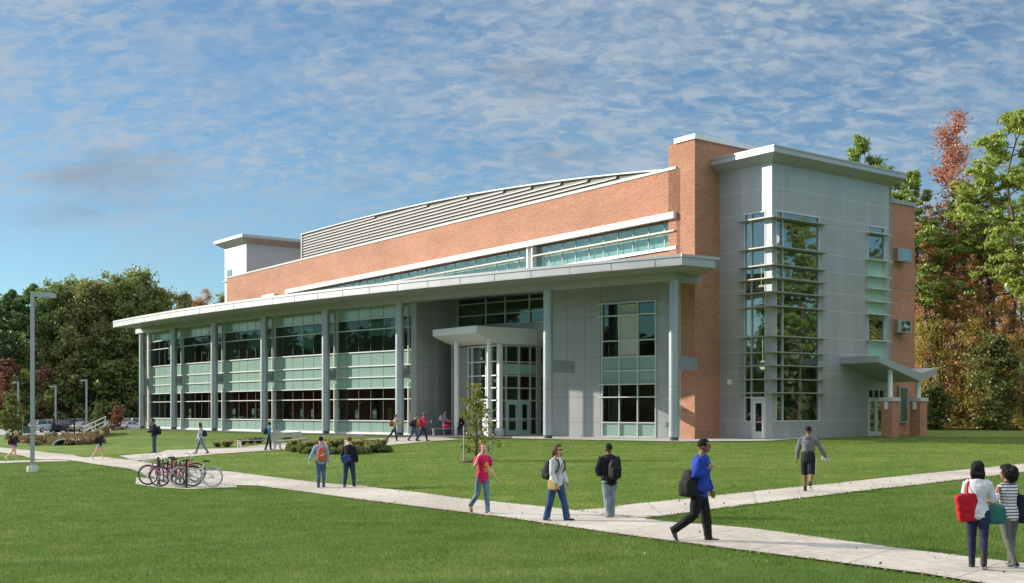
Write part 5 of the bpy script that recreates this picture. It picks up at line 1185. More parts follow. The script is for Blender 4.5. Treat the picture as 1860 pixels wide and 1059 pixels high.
def person(u, v, vtop, heading, label, skin_='tan', hair='brown', hairs='short', legs=None, ra=((.12,0,-1),(.05,.2,-1)), la=((-.12,0,-1),(-.05,.2,-1)),
           top=(.5,.5,.5), sleeve='long', topx=None, pants=('jeans',(.05,.08,.14)), shoes=(.05,.05,.05), lean=3, hyaw=0, hpitch=0, fem=False, fat=1.0, bag=None, vox=.011, extra=None, u_feet=None, sit=False, H=None, flare=0, topfold=.012, zoff=0.0, loose=1.0, sole=(.5,.5,.48)):
    x, y, z = G(u, v) if not isinstance(u, tuple) else u
    H = H or (v-vtop)*y/F; k = H/1.76
    legs = legs or STAND
    root = empty('person', (x, y, z+zoff), R(heading-90), label, 'person', None)
    sh = .165 if fem else .19; hw = .158 if fem else .150; ww = .118 if fem else .138
    S = lambda p: Vector(p)*k
    # --- legs
    def leg(side, a):
        tf, kb, fp = a[:3]; ab = a[3] if len(a) > 3 else 0
        t1, t2 = R(tf), R(tf-kb); hip = Vector((side*.088, 0, 0)); knee = hip+Vector((math.sin(R(ab))*side, math.sin(t1), -math.cos(t1)))*.425; ank = knee+Vector((math.sin(R(ab*.5))*side, math.sin(t2), -math.cos(t2)))*.405
        fd = Vector((side*.12, math.cos(R(fp)), math.sin(R(fp)))).normalized(); dn = Vector((0, math.sin(R(fp)), -math.cos(R(fp))))
        heel = ank+dn*.045-fd*.05; toe = ank+dn*.055+fd*.17
        return hip, knee, ank, heel, toe, fd, dn
    Lg = {1: leg(1, legs['rl']), -1: leg(-1, legs['ll'])}
    low = min(min(q[3].z, q[4].z)-.028 for q in Lg.values()); hz = -low if not sit else sit/k
    off = Vector((0,0,hz))
    Lg = {s: tuple([q+off for q in g[:5]]+list(g[5:])) for s, g in Lg.items()}
    cl, sl = math.cos(R(lean)), math.sin(R(lean))
    def U(p): x_, y_, z_ = p; return Vector((x_, y_*cl+z_*sl, -y_*sl+z_*cl))+off       # upper body, leaned
    # --- head frame
    hc = U((0, .020, .712)); hr = Matrix.Rotation(R(hyaw), 3, 'Z') @ Matrix.Rotation(R(-hpitch-lean*.3), 3, 'X')
    Hd = lambda p: hc+hr @ Vector(p)
    # --- arms
    def arm(side, a):
        s0 = U((side*sh, 0, .475)); el = s0+Vector(a[0]).normalized()*.285; wr = el+Vector(a[1]).normalized()*.245; return s0, el, wr, Vector(a[2]).normalized() if len(a) > 2 else Vector(a[1]).normalized()
    Ar = {1: arm(1, ra), -1: arm(-1, la)}
    f = fat
    rings = [(-.075,.085,.075),(-.03,hw*.9,.105),(.02,hw,.112),(.09,hw*.95,.105),(.18,ww,.092),(.27,ww*1.03,.097),(.37,sh*.88,.108),(.44,sh*1.0,.098),(.485,sh*.90,.078),(.525,.105,.066),(.55,.058,.060),(.60,.052,.056)]
    b = MB()
    loft(b, [S(U((0,0,q[0]))) for q in rings], [(q[1]*k*f,q[2]*k*f) for q in rings])
    loft(b, [S(U((0,.0,.56))), S(U((0,.012,.64))), S(U((0,.02,.68)))], [.055*k,.052*k,.052*k])
    for s in (1,-1): loft(b, [S(U((s*.03,-.005,.555))), S(U((s*sh*.55,-.005,.515))), S(U((s*sh*.92,0,.485)))], [.045*k,.046*k,.05*k])
    # head, jaw, nose, ears, brow, lips
    hx = lambda c, r, fn=None: b.ell(S(Hd(c)), (r[0]*k*1.07, r[1]*k*1.07, r[2]*k*1.05), 16, 12, 0, fn, hr)
    hx((0,-.008,.025), (.076,.095,.098)); hx((0,.030,-.030), (.060,.062,.078)); hx((0,.048,-.072), (.036,.038,.030)); hx((0,.100,-.014), (.013,.018,.016)); hx((0,.090,.010), (.009,.016,.026)); hx((0,.080,.036), (.050,.016,.010)); hx((0,.090,-.050), (.025,.010,.011))
    for s in (1,-1): hx((s*.077,-.005,-.005), (.010,.020,.030))
    for s in (1,-1):
        hip, knee, ank, heel, toe, fd, dn = Lg[s]
        loft(b, [S(hip+Vector((0,0,.03))), S(hip.lerp(knee,.35)), S(hip.lerp(knee,.75)), S(knee), S(knee.lerp(ank,.3)+Vector((0,-.012,0))), S(knee.lerp(ank,.65)), S(ank)], [r*k*f*(1.0 if pants[0] in ('shorts','hot') else .84) for r in (.088,.080,.062,.052,.054,.040,.034)])
        loft(b, [S(heel), S(ank+dn*.02+fd*.02), S(toe-fd*.03)], [(.030*k,.034*k),(.036*k,.040*k),(.036*k,.020*k)])
        s0, el, wr, hd = Ar[s]
        loft(b, [S(U((s*sh*.7,0,.465))), S(s0), S(s0.lerp(el,.4)), S(el), S(el.lerp(wr,.3)), S(wr)], [r*k*f for r in (.052,.052,.043,.036,.037,.024)])
        # hand: palm, four fingers, thumb
        inn = Vector((-s,0.05,0)); inn = (inn-hd*inn.dot(hd)).normalized(); wd = hd.cross(inn).normalized()*(1 if s > 0 else -1)
        if wd.y < 0 and abs(hd.z) > .5: wd = -wd
        pm = wr+hd*.085
        vs0 = len(b.v); loft(b, [S(wr), S(wr+hd*.03), S(wr+hd*.065), S(pm)], [(.022*k,.016*k),(.034*k,.016*k),(.040*k,.016*k),(.038*k,.014*k)], 12, tuple(wd))
        for i, (o_, ln) in enumerate(((.030,.068),(.010,.078),(-.011,.072),(-.031,.058))):
            a0 = pm+wd*o_*.95; c1 = a0+(hd+inn*.15).normalized()*ln*.45; c2 = c1+(hd+inn*(.7+.1*i)).normalized()*ln*.32; c3 = c2+(hd*.6+inn).normalized()*ln*.25
            loft(b, [S(a0-hd*.02), S(c1), S(c2), S(c3)], [.0095*k,.0088*k,.008*k,.0068*k], 8)
        t0 = wr+hd*.03+wd*.028; t1 = t0+(hd+wd*.9+inn*.3).normalized()*.038; t2 = t1+(hd+wd*.2+inn*.6).normalized()*.03
        loft(b, [S(t0), S(t1), S(t2)], [.012*k,.0105*k,.008*k], 8)
    sm = skin(skin_)
    bo = bpy.data.objects.new('body', remeshed(b, 'body', sm, vox*.75 if vox < .011 else vox, 1)); COL.objects.link(bo); bo.parent = root
    def piece(mb, name, mat, vx=vox, folds=0, sm_=2, par=root):
        o = bpy.data.objects.new(name, remeshed(mb, name, mat, vx, sm_, folds)); COL.objects.link(o); o.parent = par; return o
    # --- top
    g_ = .016*loose; lowz = -.02 if sleeve != 'jacket' else -.06
    tr = [(q[0], q[1]*f+g_*1.1+(.015 if sleeve == 'jacket' else 0), q[2]*f+g_*1.2+(.018 if sleeve == 'jacket' else 0)) for q in rings if lowz-.03 <= q[0] <= .525]
    mb = MB(); loft(mb, [S(U((0,0,lowz-.03)))]+[S(U((0,0,q[0]))) for q in tr], [((hw*f+g_*1.4)*k, (.112*f+g_*1.6)*k)]+[(q[1]*k,q[2]*k) for q in tr])
    for s in (1,-1): loft(mb, [S(U((s*.05,-.005,.525))), S(U((s*sh*.55,-.005,.505))), S(U((s*sh*.92,0,.478)))], [.050*k,.054*k,.060*k])
    if sleeve in ('jacket','hood'): loft(mb, [S(U((0,-.01,.50))), S(U((0,-.005,.555)))], [(.10*k,.085*k),(.082*k,.078*k)])
    if sleeve == 'hood': mb.ell(S(U((0,-.085,.53))), (.10*k,.055*k,.065*k), 12, 8)
    for s in (1,-1):
        s0, el, wr, hd = Ar[s]; e_ = .010*loose+(.012 if sleeve == 'jacket' else 0)
        ends = {'none': None, 'short': [S(U((s*sh*.65,0,.455))), S(s0), S(s0.lerp(el,.35)), S(s0.lerp(el,.62))]}.get(sleeve, [S(U((s*sh*.65,0,.455))), S(s0), S(s0.lerp(el,.4)), S(el), S(el.lerp(wr,.35)), S(wr-(wr-el)*.06)])
        if ends:
            rr_ = [.058,.060,.052,.047,.044,.034] if sleeve != 'short' else [.058,.060,.056,.058]
            loft(mb, ends, [(r+e_)*k*f for r in rr_])
        else: loft(mb, [S(U((s*sh*.6,0,.455))), S(s0-Vector((s*.03,0,-.01)))], [.055*k,.05*k])
    to = piece(mb, 'jacket' if sleeve in ('jacket','hood') else 'shirt', top if not isinstance(top, tuple) else fab(top), folds=topfold)
    # --- trousers or shorts
    kind, pc_ = pants; mb = MB(); pr_ = [q for q in rings if q[0] <= .07]
    loft(mb, [S(U((0,0,q[0]))) for q in pr_]+[S(U((0,0,.11)))], [((q[1]*f+.010)*k,(q[2]*f+.012)*k) for q in pr_]+[((hw*.93*f+.008)*k, (.104*f+.01)*k)])
    for s in (1,-1):
        hip, knee, ank, heel, toe, fd, dn = Lg[s]; lo_ = 1.0 if kind != 'shorts' else 0
        e_ = .012*(1.6 if kind == 'loose' else 1)*(.3 if kind == 'tight' else 1)
        if kind == 'shorts' or kind == 'hot':
            kk = 1.0 if kind == 'shorts' else .35
            P_ = [hip+Vector((0,0,.03)), hip.lerp(knee,.35*kk), hip.lerp(knee,.70*kk), hip.lerp(knee,.98*kk)]; rr_ = [.095,.098,.095,.092] if kind == 'shorts' else [.090,.090,.09,.088]
        else:
            end = ank+(dn*.035 if kind != 'boots' else -dn*.22); P_ = [hip+Vector((0,0,.03)), hip.lerp(knee,.35), hip.lerp(knee,.75), knee, knee.lerp(ank,.3), knee.lerp(ank,.65), end]
            rr_ = [.090,.086+e_*.5,.068+e_,.059+e_,.058+e_,.046+e_+flare*.5,.040+e_+flare]
            if kind == 'tight': rr_ = [.096,.092,.074,.063,.064,.052,.046]
        loft(mb, [S(p_) for p_ in P_], [r*k*f for r in rr_])
    po = piece(mb, 'shorts' if kind in ('shorts','hot') else 'trousers', denim(pc_) if kind in ('jeans',) else fab(pc_), folds=.014 if kind != 'tight' else .006)
    # --- shoes
    for s in (1,-1):
        hip, knee, ank, heel, toe, fd, dn = Lg[s]; mb = MB()
        if kind == 'boots' or (pants[0] == 'tight' and shoes == 'boots'): pass
        loft(mb, [S(heel-fd*.006), S(heel.lerp(toe,.35)), S(heel.lerp(toe,.7)), S(toe)], [(.040*k,.042*k),(.042*k,.046*k),(.046*k,.032*k),(.036*k,.022*k)])
        if shoes[0] == 'boot': loft(mb, [S(ank+dn*.02), S(ank-dn*.2)], [.05*k,.056*k]); sc = shoes[1]
        elif shoes[0] == 'sock': loft(mb, [S(ank+dn*.02), S(ank-dn*.08)], [.044*k,.044*k]); sc = shoes[1]
        else: sc = shoes
        if shoes[0] not in ('boot','sock') and len(shoes) == 3: loft(mb, [S(ank+dn*.03), S(ank)], [.042*k,.040*k])
        so_ = piece(mb, 'shoe', fab(sc, .6), .009, 0, 1)
        mb = MB(); zl = dn*.033; loft(mb, [S(heel+zl-fd*.004), S(heel.lerp(toe,.6)+zl), S(toe+zl*.7)], [(.040*k,.010*k),(.045*k,.010*k),(.036*k,.010*k)], 12, (1,0,0)); mb.build('sole', fab(sole), so_)
    # --- hair
    hm = fab(HR[hair], .9, .4, 30); mb = MB()
    def hfn(d):
        face = d.y > .30 and d.z < .48 and abs(d.x) < .80
        low_ = d.z < -.35
        if face: return .80
        if low_: return .80 if hairs in ('short','crop') else 1.0
        return {'crop': .985, 'short': 1.025, 'bun': 1.05, 'long': 1.15, 'bob': 1.08, 'curly': 1.40, 'tail': 1.1}[hairs]*(1+(.16*abs(d.x)-.06*max(0,d.z) if hairs == 'bob' else 0) if not (hairs == 'curly') else 1+.06*math.sin(d.x*17)*math.sin(d.z*19))
    mb.ell(S(Hd((0,-.010,.027))), (.083*k,.103*k,.106*k), 26, 18, 0, hfn, hr)
    if hairs == 'long':
        for a in (-.055,-.03,0,.03,.055): loft(mb, [S(Hd((a,-.07,.0))), S(Hd((a*1.2,-.085,-.09))), S(Hd((a*1.25,-.085,-.17))), S(Hd((a*1.2,-.075,-.24)))], [.034*k,.032*k,.028*k,.016*k])
        for s in (1,-1): loft(mb, [S(Hd((s*.068,-.01,.03))), S(Hd((s*.082,.012,-.06))), S(Hd((s*.085,.02,-.15)))], [.022*k,.022*k,.014*k])
    if hairs == 'bob':
        for a in (-.06,-.03,0,.03,.06): loft(mb, [S(Hd((a,-.06,.0))), S(Hd((a*1.2,-.075,-.09))), S(Hd((a*1.3,-.06,-.16)))], [.04*k,.04*k,.022*k])
        for s in (1,-1): loft(mb, [S(Hd((s*.075,-.01,.02))), S(Hd((s*.09,.0,-.08))), S(Hd((s*.09,.0,-.14)))], [.028*k,.028*k,.018*k])
    if hairs == 'curly':
        rr_ = random.Random(5)
        for i in range(70):
            d = Vector((rr_.gauss(0,1), rr_.gauss(-.75,.7), rr_.gauss(-.1,.8))).normalized()
            if d.y > .2 and d.z < .5: continue
            mb.ell(S(Hd((d.x*.145, -.035+d.y*.14, -.005+d.z*.15))), (.036*k,)*3, 8, 6)
    if hairs in ('bun','tail'): mb.ell(S(Hd((0,-.10,.07))), (.036*k,.036*k,.034*k), 10, 8)
    if hairs == 'tail': loft(mb, [S(Hd((0,-.10,.05))), S(Hd((0,-.14,-.03))), S(Hd((0,-.13,-.14)))], [.024*k,.028*k,.012*k])
    piece(mb, 'hair', hm, .009, .014 if hairs in ('curly','bob','long') else .007, 0)
    # --- eyes and mouth
    mb = MB()
    for s in (1,-1): mb.ell(S(Hd((s*.031,.0955,.018))), (.011*k,.006*k,.006*k), 8, 6, 0, None, hr)
    mb.build('eyes', fab((.02,.015,.012), .3), bo)
    mb = MB(); mb.ell(S(Hd((0,.106,-.051))), (.022*k,.005*k,.006*k), 8, 6, 0, None, hr); mb.build('mouth', fab((.30,.10,.08) if SK[skin_][0] > .3 else (.14,.05,.04), .5), bo)
    ctx = dict(S=S, U=U, Hd=Hd, hr=hr, k=k, root=root, Lg=Lg, Ar=Ar, sh=sh, hw=hw, loc=(x,y,z+zoff), rz=R(heading-90), f=f, body=bo, top=to, trousers=po)
    if bag: backpack(ctx, *bag)
    if extra: extra(ctx)
    return ctx
def loose_obj(ctx, mb, name, mat, label, cat, group=None, vx=.011, folds=0):
    o = bpy.data.objects.new(name, remeshed(mb, name, mat, vx, 2, folds)); COL.objects.link(o); o.location = ctx['loc']; o.rotation_euler = (0,0,ctx['rz']); return tag(o, label, cat, group)
def backpack(ctx, col, label, c=(0,-.20,.28), size=(.15,.095,.23), strap=True, rotz=0, strip=None, oneside=0):
    S, U, k = ctx['S'], ctx['U'], ctx['k']; mb = MB(); rt_ = Matrix.Rotation(R(rotz), 3, 'Z')
    sbox(mb, S(U(c)), tuple(s*k*.92 for s in size), .62, rt_, taper=.12); sbox(mb, S(U((c[0]-.0+math.sin(R(rotz))*size[1]*.95, c[1]-size[1]*.85*math.cos(R(rotz)), c[2]-size[2]*.30))), (size[0]*.78*k, size[1]*.5*k, size[2]*.55*k), .5, rt_)
    o = loose_obj(ctx, mb, 'backpack', fab(col, .7), label, 'backpack', None, .010, .010)
    sides = (1,-1) if not oneside else (oneside,)
    for s in sides:
        if not strap: break
        q = .105 if not oneside else ctx['sh']*.72; f = ctx['f']
        mb = MB(); P_ = [(s*q,c[1]*.75,.40),(s*q,-.10*f,.525),(s*q,-.01,.545+.0),(s*q,.10*f,.50),(s*q*1.05,.138*f,.40),(s*q*1.25,.120*f,.26),(s*q*1.5,-.02,.16),(s*q*1.2,c[1]*.8,.14)]
        if oneside: P_ = [(s*q,c[1]*.6,.35),(s*q,-.10,.50),(s*q,0,.552),(s*q,.10,.50),(s*q*1.15,.12,.36),(c[0]*.9,c[1]*.4,c[2]+.05)]
        loft(mb, [S(U(p)) for p in P_], [(.024*k,.009*k)]*len(P_), 8, (1,0,0), True); mb.build('strap', fab(tuple(x*.6 for x in col) if max(col) < .1 else col, .7), o)
    if strip: mb = MB(); sbox(mb, S(U((c[0],c[1]-size[1]*1.35,c[2]-.02))), (size[0]*.62*k,.012*k,.014*k), .6, Matrix.Rotation(R(-25),3,'Y')); mb.build('reflective_strip', fab((.7,.7,.68)), o)
    return o
WALK_A = dict(rl=(20,6,8), ll=(-16,18,-22)); WALK_B = dict(rl=(-16,20,-24), ll=(20,5,8)); WALK_S = dict(rl=(10,4,2), ll=(-9,8,-8))

# --- near people
def ex_blue(c):
    S, U, k = c['S'], c['U'], c['k']; mb = MB(); loft(mb, [S(U((0,.035,-.10))), S(U((0,.045,.1))), S(U((0,.055,.38))), S(U((0,.045,.50)))], [(.13*k,.095*k),(.115*k,.09*k),(.10*k,.095*k),(.06*k,.06*k)])
    o = bpy.data.objects.new('shirt', remeshed(mb, 'shirt', fab((.030,.115,.115)), .010, 2, .01)); COL.objects.link(o); o.parent = c['root']
person(1270, 985, 793, -14, 'man in blue jacket and black trousers striding right, a hand at his collar', 'brown', 'black', 'short',
       dict(rl=(-10,40,-62), ll=(13,6,4)), ra=((.16,-.30,-.9),(-.28,.80,.55),(-.5,.5,.5)), la=((-.10,.12,-1),(0,.38,-.9)), top=(.018,.055,.36), sleeve='jacket', pants=('loose',(.012,.012,.014)), shoes=(.03,.05,.10), lean=5, fat=1.12, loose=1.5, vox=.009, extra=ex_blue, topfold=.035, sole=(.6,.6,.58),
       bag=((.013,.013,.015), 'black backpack slung low on the right side of the man in the blue jacket', (.16,-.15,.08), (.15,.13,.25), True, 60, None, 1))
def ex_white(c):
    S, U, Hd, k = c['S'], c['U'], c['Hd'], c['k']
    mb = MB(); 
    for s in (1,-1): mb.ell(S(Hd((s*.031,.099,.018))), (.026*k,.010*k,.020*k), 10, 8, 0, None, c['hr'])
    mb.tube([S(Hd((-.078,.02,.022))), S(Hd((-.06,.09,.024))), S(Hd((0,.106,.024))), S(Hd((.06,.09,.024))), S(Hd((.078,.02,.022)))], .004*k, 6); mb.build('sunglasses', fab((.02,.012,.01), .15), c['root'])
    mb = MB(); loft(mb, [S(U((-.10,.0,.545))), S(U((-.06,.12,.46))), S(U((.03,.145,.30))), S(U((.13,.13,.12))), S(U((.175,.06,.02)))], [(.022*k,.008*k)]*5, 8)
    sbox(mb, S(U((.185,.05,-.06))), (.045*k,.13*k,.12*k), .5)
    loose_obj(c, mb, 'shoulder_bag', fab((.42,.30,.13)), 'tan cross body bag at the hip of the woman in the white sweater', 'bag')
person(1010, 948, 806, -38, 'woman in white sweater, dark sunglasses and flared blue jeans walking', 'light', 'brown', 'long', dict(rl=(-10,6,-6,3), ll=(17,4,4,3)),
       ra=((.16,.05,-1),(-.08,.40,-.9)), la=((-.20,.02,-1),(-.05,.42,-.9)), top=(.56,.56,.59), pants=('jeans',(.030,.065,.15)), shoes=(.03,.03,.035), fem=True, fat=1.10, hyaw=-8, vox=.009, extra=ex_white, flare=.022, sole=(.7,.7,.7),
       bag=((.014,.014,.016), 'black backpack on the back of the woman in the white sweater', (.0,-.20,.24), (.15,.11,.24)))
def ex_pink(c):
    S, U, k = c['S'], c['U'], c['k']; mb = MB()
    def on_chest(x, z, r, mi):
        yv = .122*(1-(x/.19)**2*.35)+(.018 if z > .3 else 0); mb.ell(S(U((x, yv+.012, z))), (r*k, .007*k, r*k*.8), 8, 6, mi)
    for i in range(7):
        a = i*.9; on_chest(-.02+.042*math.cos(a), .335+.035*math.sin(a), .026, 0)
    on_chest(-.02,.335,.020,1)
    for i in range(5): on_chest(.0+.03*math.cos(i*1.25), .20+.045*math.sin(i*1.25), .018, 0)
    mb.build('flower_print', [fab((.80,.45,.03)), fab((.75,.22,.02))], c['top'])
person(876, 935, 803, -58, 'woman in hot pink T-shirt with yellow flower, one hand raised to her hair', 'light', 'auburn', 'bun', dict(rl=(-12,38,-48), ll=(9,4,2)),
       ra=((.42,.38,-.62),(-.30,.20,1.0),(-.4,-.25,.8)), la=((-.25,.10,-1),(-.20,.40,-.85)), top=(.62,.020,.11), loose=1.2, sleeve='short', pants=('jeans',(.12,.19,.26)), shoes=(.30,.12,.10), fem=True, fat=.90, vox=.009, extra=ex_pink, flare=.02, hyaw=-12, hpitch=-10, topfold=.006)
person(1107, 942, 806, 112, 'man in black jacket and pale jeans seen from behind near the path fork', 'dark', 'black', 'crop', dict(rl=(5,3,0), ll=(-5,10,-12)),
       ra=((.25,.1,-1),(-.45,.7,-.3)), la=((-.30,.1,-1),(.45,.7,-.35)), top=(.010,.011,.016), sleeve='jacket', pants=('jeans',(.17,.22,.25)), shoes=(.22,.20,.18), fat=1.14, vox=.009, loose=1.5, topfold=.028, hyaw=15,
       bag=((.009,.009,.011), 'black backpack on the man in the black jacket', (.02,-.23,.22), (.155,.11,.25)), flare=.012)
def ex_hood(c):
    S, U, k = c['S'], c['U'], c['k']; mb = MB(); loft(mb, [S(U((0,-.015,-.07))), S(U((0,-.02,.02))), S(U((0,-.02,.13)))], [(.188*k,.158*k),(.185*k,.158*k),(.172*k,.148*k)]); 
    o = bpy.data.objects.new('tied_black_shirt', remeshed(mb, 'tied_black_shirt', fab((.02,.02,.022)), .010, 2, .02)); COL.objects.link(o); o.parent = c['root']
    mb = MB(); hip, knee = c['Lg'][1][0], c['Lg'][1][1]; a = S(hip+Vector((.108,-.005,0))); b_ = S(knee+Vector((.104,-.005,.02))); mb.tube([a, b_], .012*k, 6); mb.build('white_stripe', fab((.7,.7,.7)), c['trousers'])
    wr, hd = c['Ar'][1][2], c['Ar'][1][3]; q = S(wr+hd*.08+Vector((-.05,0,.02))); mb = MB(); sbox(mb, q, (.10*k,.006*k,.045*k), .3, Matrix.Rotation(R(20),3,'Y')); p_ = mb.build('paper', fab((.75,.75,.72)), None, 'sheet of white paper in the right hand of the man in the grey hoodie', 'paper', loc=c['loc'], rz=c['rz'])
person(1468, 894, 772, 70, 'man in grey hooded sweatshirt and black shorts walking away on the right hand path', 'brown', 'black', 'crop', dict(rl=(-14,34,-40), ll=(9,4,2)),
       ra=((.50,.10,-.9),(.45,.35,-.85)), la=((-.28,.0,-1),(-.12,.20,-1)), top=(.16,.165,.175), sleeve='hood', pants=('shorts',(.013,.014,.02)), shoes=('sock',(.02,.02,.02)), fat=1.06, vox=.009, extra=ex_hood, lean=4, topfold=.022, sole=(.8,.8,.8))
def ex_red(c):
    S, U, k = c['S'], c['U'], c['k']
    mb = MB(); rt_ = Matrix.Rotation(R(25),3,'Z') @ Matrix.Rotation(R(-8),3,'Y'); sbox(mb, S(U((-.155,-.10,.09))), (.18*k,.075*k,.225*k), .35, rt_)
    o = loose_obj(c, mb, 'tote_bag', fab((.42,.010,.020)), 'bright red tote bag on the left shoulder of the woman in the raglan top', 'bag', None, .010, .035)
    mb = MB()
    for dy in (-.05,.05): loft(mb, [S(U((-.155,-.08+dy,.30))), S(U((-.15,-.04+dy*.8,.46))), S(U((-.125,dy*.5,.548)))], [(.016*k,.007*k)]*3, 8)
    mb.build('strap', fab((.55,.012,.025)), o)
    s0, el, wr, hd = c['Ar'][-1]
    for q in (.58, .72):
        mb = MB(); p = s0.lerp(el, q); d = (el-s0).normalized(); loft(mb, [S(p), S(p+d*.022)], [.071*k,.071*k], 16, ends=False); mb.build('sleeve_stripe', fab((.03,.05,.14)), c['top'])
    mb = MB(); sbox(mb, S(U((.27,.02,-.02))), (.15*k,.05*k,.15*k), .4, Matrix.Rotation(R(-10),3,'Z')); sbox(mb, S(U((.27,.02,.10))), (.10*k,.035*k,.05*k), .4)
    loose_obj(c, mb, 'carrier_bag', fab((.025,.13,.12)), 'dark teal bag hanging between the two women at the right edge', 'bag', None, .010, .015)
person(1776, 1035, 836, 68, 'woman in white raglan top, dark jeans and black ankle boots with red bag', 'brown', 'black', 'bob', dict(rl=(-12,18,-22), ll=(6,4,0)),
       ra=((.25,.05,-1),(.25,.75,.3)), la=((-.18,.05,-1),(.25,.85,.1)), top=(.58,.58,.64), pants=('tight',(.018,.025,.06)), shoes=('boot',(.02,.018,.02)), fem=True, fat=1.0, vox=.009, extra=ex_red, topfold=.009)
M['stripes'], _t, _b = new_mat('striped_jersey')
_c = N(_t,'ShaderNodeTexCoord'); _s = N(_t,'ShaderNodeSeparateXYZ'); _t.links.new(_c.outputs['Object'], _s.inputs[0]); _m = N(_t,'ShaderNodeMath',operation='MODULO'); _t.links.new(_s.outputs[2], _m.inputs[0]); _m.inputs[1].default_value = .045
_l = N(_t,'ShaderNodeMath',operation='LESS_THAN'); _t.links.new(_m.outputs[0], _l.inputs[0]); _l.inputs[1].default_value = .015; _x = N(_t,'ShaderNodeMixRGB'); _t.links.new(_l.outputs[0], _x.inputs[0]); _x.inputs[1].default_value = (.62,.62,.64,1); _x.inputs[2].default_value = (.03,.035,.06,1); _t.links.new(_x.outputs[0], _b.inputs['Base Color']); _b.inputs['Roughness'].default_value = .85
def ex_str(c):
    S, U, k = c['S'], c['U'], c['k']; mb = MB(); sbox(mb, S(U((.235,-.06,.10))), (.055*k,.16*k,.25*k), .45, Matrix.Rotation(R(20),3,'Z')); loft(mb, [S(U((.21,-.02,.33))), S(U((.15,-.02,.50))), S(U((.125,0,.555)))], [(.012*k,.03*k)]*3, 8)
    loose_obj(c, mb, 'shoulder_bag', fab((.02,.025,.05)), 'dark navy shoulder bag of the woman in the striped top at the right edge', 'bag', None, .010, .015)
person(1832, 1031, 846, 105, 'woman with big curly black hair in striped top and grey trousers', 'brown', 'black', 'curly', dict(rl=(6,4,0), ll=(-12,14,-16)),
       ra=((.18,.1,-1),(-.1,.8,-.3)), la=((-.35,.15,-.95),(-.25,.85,.1)), top=M['stripes'], sleeve='none', pants=('tight',(.11,.11,.105)), shoes=(.02,.025,.06), fem=True, fat=1.08, vox=.009, extra=ex_str, hyaw=42)
# --- middle distance
person(583, 887, 793, 102, 'man in light blue shirt and jeans seen from behind, walking away by the shrub bed', 'tan', 'black', 'short', dict(rl=(3,3,0), ll=(-4,8,-8)), ra=((.14,0,-1),(.05,.2,-1)), la=((-.42,.1,-1),(-.35,.3,-.95)),
       top=(.27,.40,.62), pants=('jeans',(.06,.11,.17)), shoes=(.04,.035,.03), fat=1.02, bag=((.40,.105,.045), 'big orange brown backpack with a pale strip on the man in the light blue shirt', (.02,-.23,.22), (.17,.12,.27), True, -8, True))
def ex_msg(c):
    S, U, k = c['S'], c['U'], c['k']; mb = MB(); sbox(mb, S(U((-.05,-.20,.07))), (.17*k,.05*k,.13*k), .4, Matrix.Rotation(R(-18),3,'Y')); loft(mb, [S(U((-.16,-.17,.16))), S(U((.0,-.15,.36))), S(U((.12,-.07,.54)))], [(.022*k,.008*k)]*3, 8)
    loose_obj(c, mb, 'messenger_bag', fab((.025,.055,.17)), 'blue messenger bag across the back of the woman in the black jacket', 'bag', None, .011, .01)
person(634, 886, 793, 82, 'woman in black jacket, dark jeans and sandals, right of the man in light blue', 'light', 'brown', 'short', dict(rl=(7,4,0,6), ll=(-7,6,-6,3)), ra=((.25,0,-1),(.05,.3,-1)), la=((-.28,0,-1),(.0,.35,-1)),
       top=(.013,.013,.018), sleeve='jacket', pants=('jeans',(.022,.040,.085)), shoes=(.30,.14,.08), fem=True, fat=1.12, extra=ex_msg, topfold=.02)
person(471, 823, 766, 12, 'person', H=1.66) if False else None
person(488, 818, 766, 18, 'person in turquoise T-shirt and dark trousers walking right between the two benches', 'dark', 'black', 'short', WALK_S, ra=((.15,.0,-1),(.1,.35,-1)), la=((-.15,.1,-1),(-.05,.4,-1)), top=(.03,.30,.46), sleeve='short', pants=('loose',(.035,.045,.045)), fat=1.0,
       bag=((.02,.022,.03), 'dark backpack on the person in the turquoise T-shirt', (0,-.21,.26)))
person(280, 824, 760, 200, 'man in navy jacket and jeans standing on the path with a hand at his mouth', 'brown', 'black', 'short', dict(rl=(2,2,0,2), ll=(-2,2,0,2)), ra=((.3,.25,-.9),(-.55,.35,.85)), la=((-.25,.2,-1),(.5,.8,-.05)), top=(.012,.016,.030), sleeve='jacket', pants=('jeans',(.04,.07,.11)), fat=1.05,
       bag=((.010,.013,.025), 'dark navy backpack on the man standing with a hand at his mouth', (0,-.22,.24), (.16,.10,.24)))
person(365, 825, 766, 184, 'woman in white long sleeved top and jeans walking left on the path near the bicycles', 'light', 'brown', 'bob', dict(rl=(22,4,8), ll=(-20,14,-22)), ra=((.1,-.2,-1),(0,.1,-1)), la=((-.1,.2,-1),(0,.4,-1)), top=(.55,.57,.66), pants=('jeans',(.10,.17,.26)), shoes=(.35,.12,.10), fem=True,
       bag=((.012,.015,.05), 'small navy backpack on the woman in the white top', (0,-.20,.24), (.14,.10,.20)))
person(181, 835, 780, 4, 'blonde woman in dark top and pale blue shorts, below the outdoor stairs', 'light', 'blonde', 'long', dict(rl=(-22,16,-26), ll=(14,8,4)), ra=((.1,.25,-1),(-.1,1,.15)), la=((-.1,.25,-1),(.1,1,.15)), top=(.022,.025,.022), pants=('hot',(.30,.45,.62)), shoes=(.68,.70,.72), fem=True, lean=7, hpitch=-16,
       bag=((.085,.012,.022), 'maroon backpack on the blonde woman in pale blue shorts', (0,-.22,.22), (.14,.10,.24)))
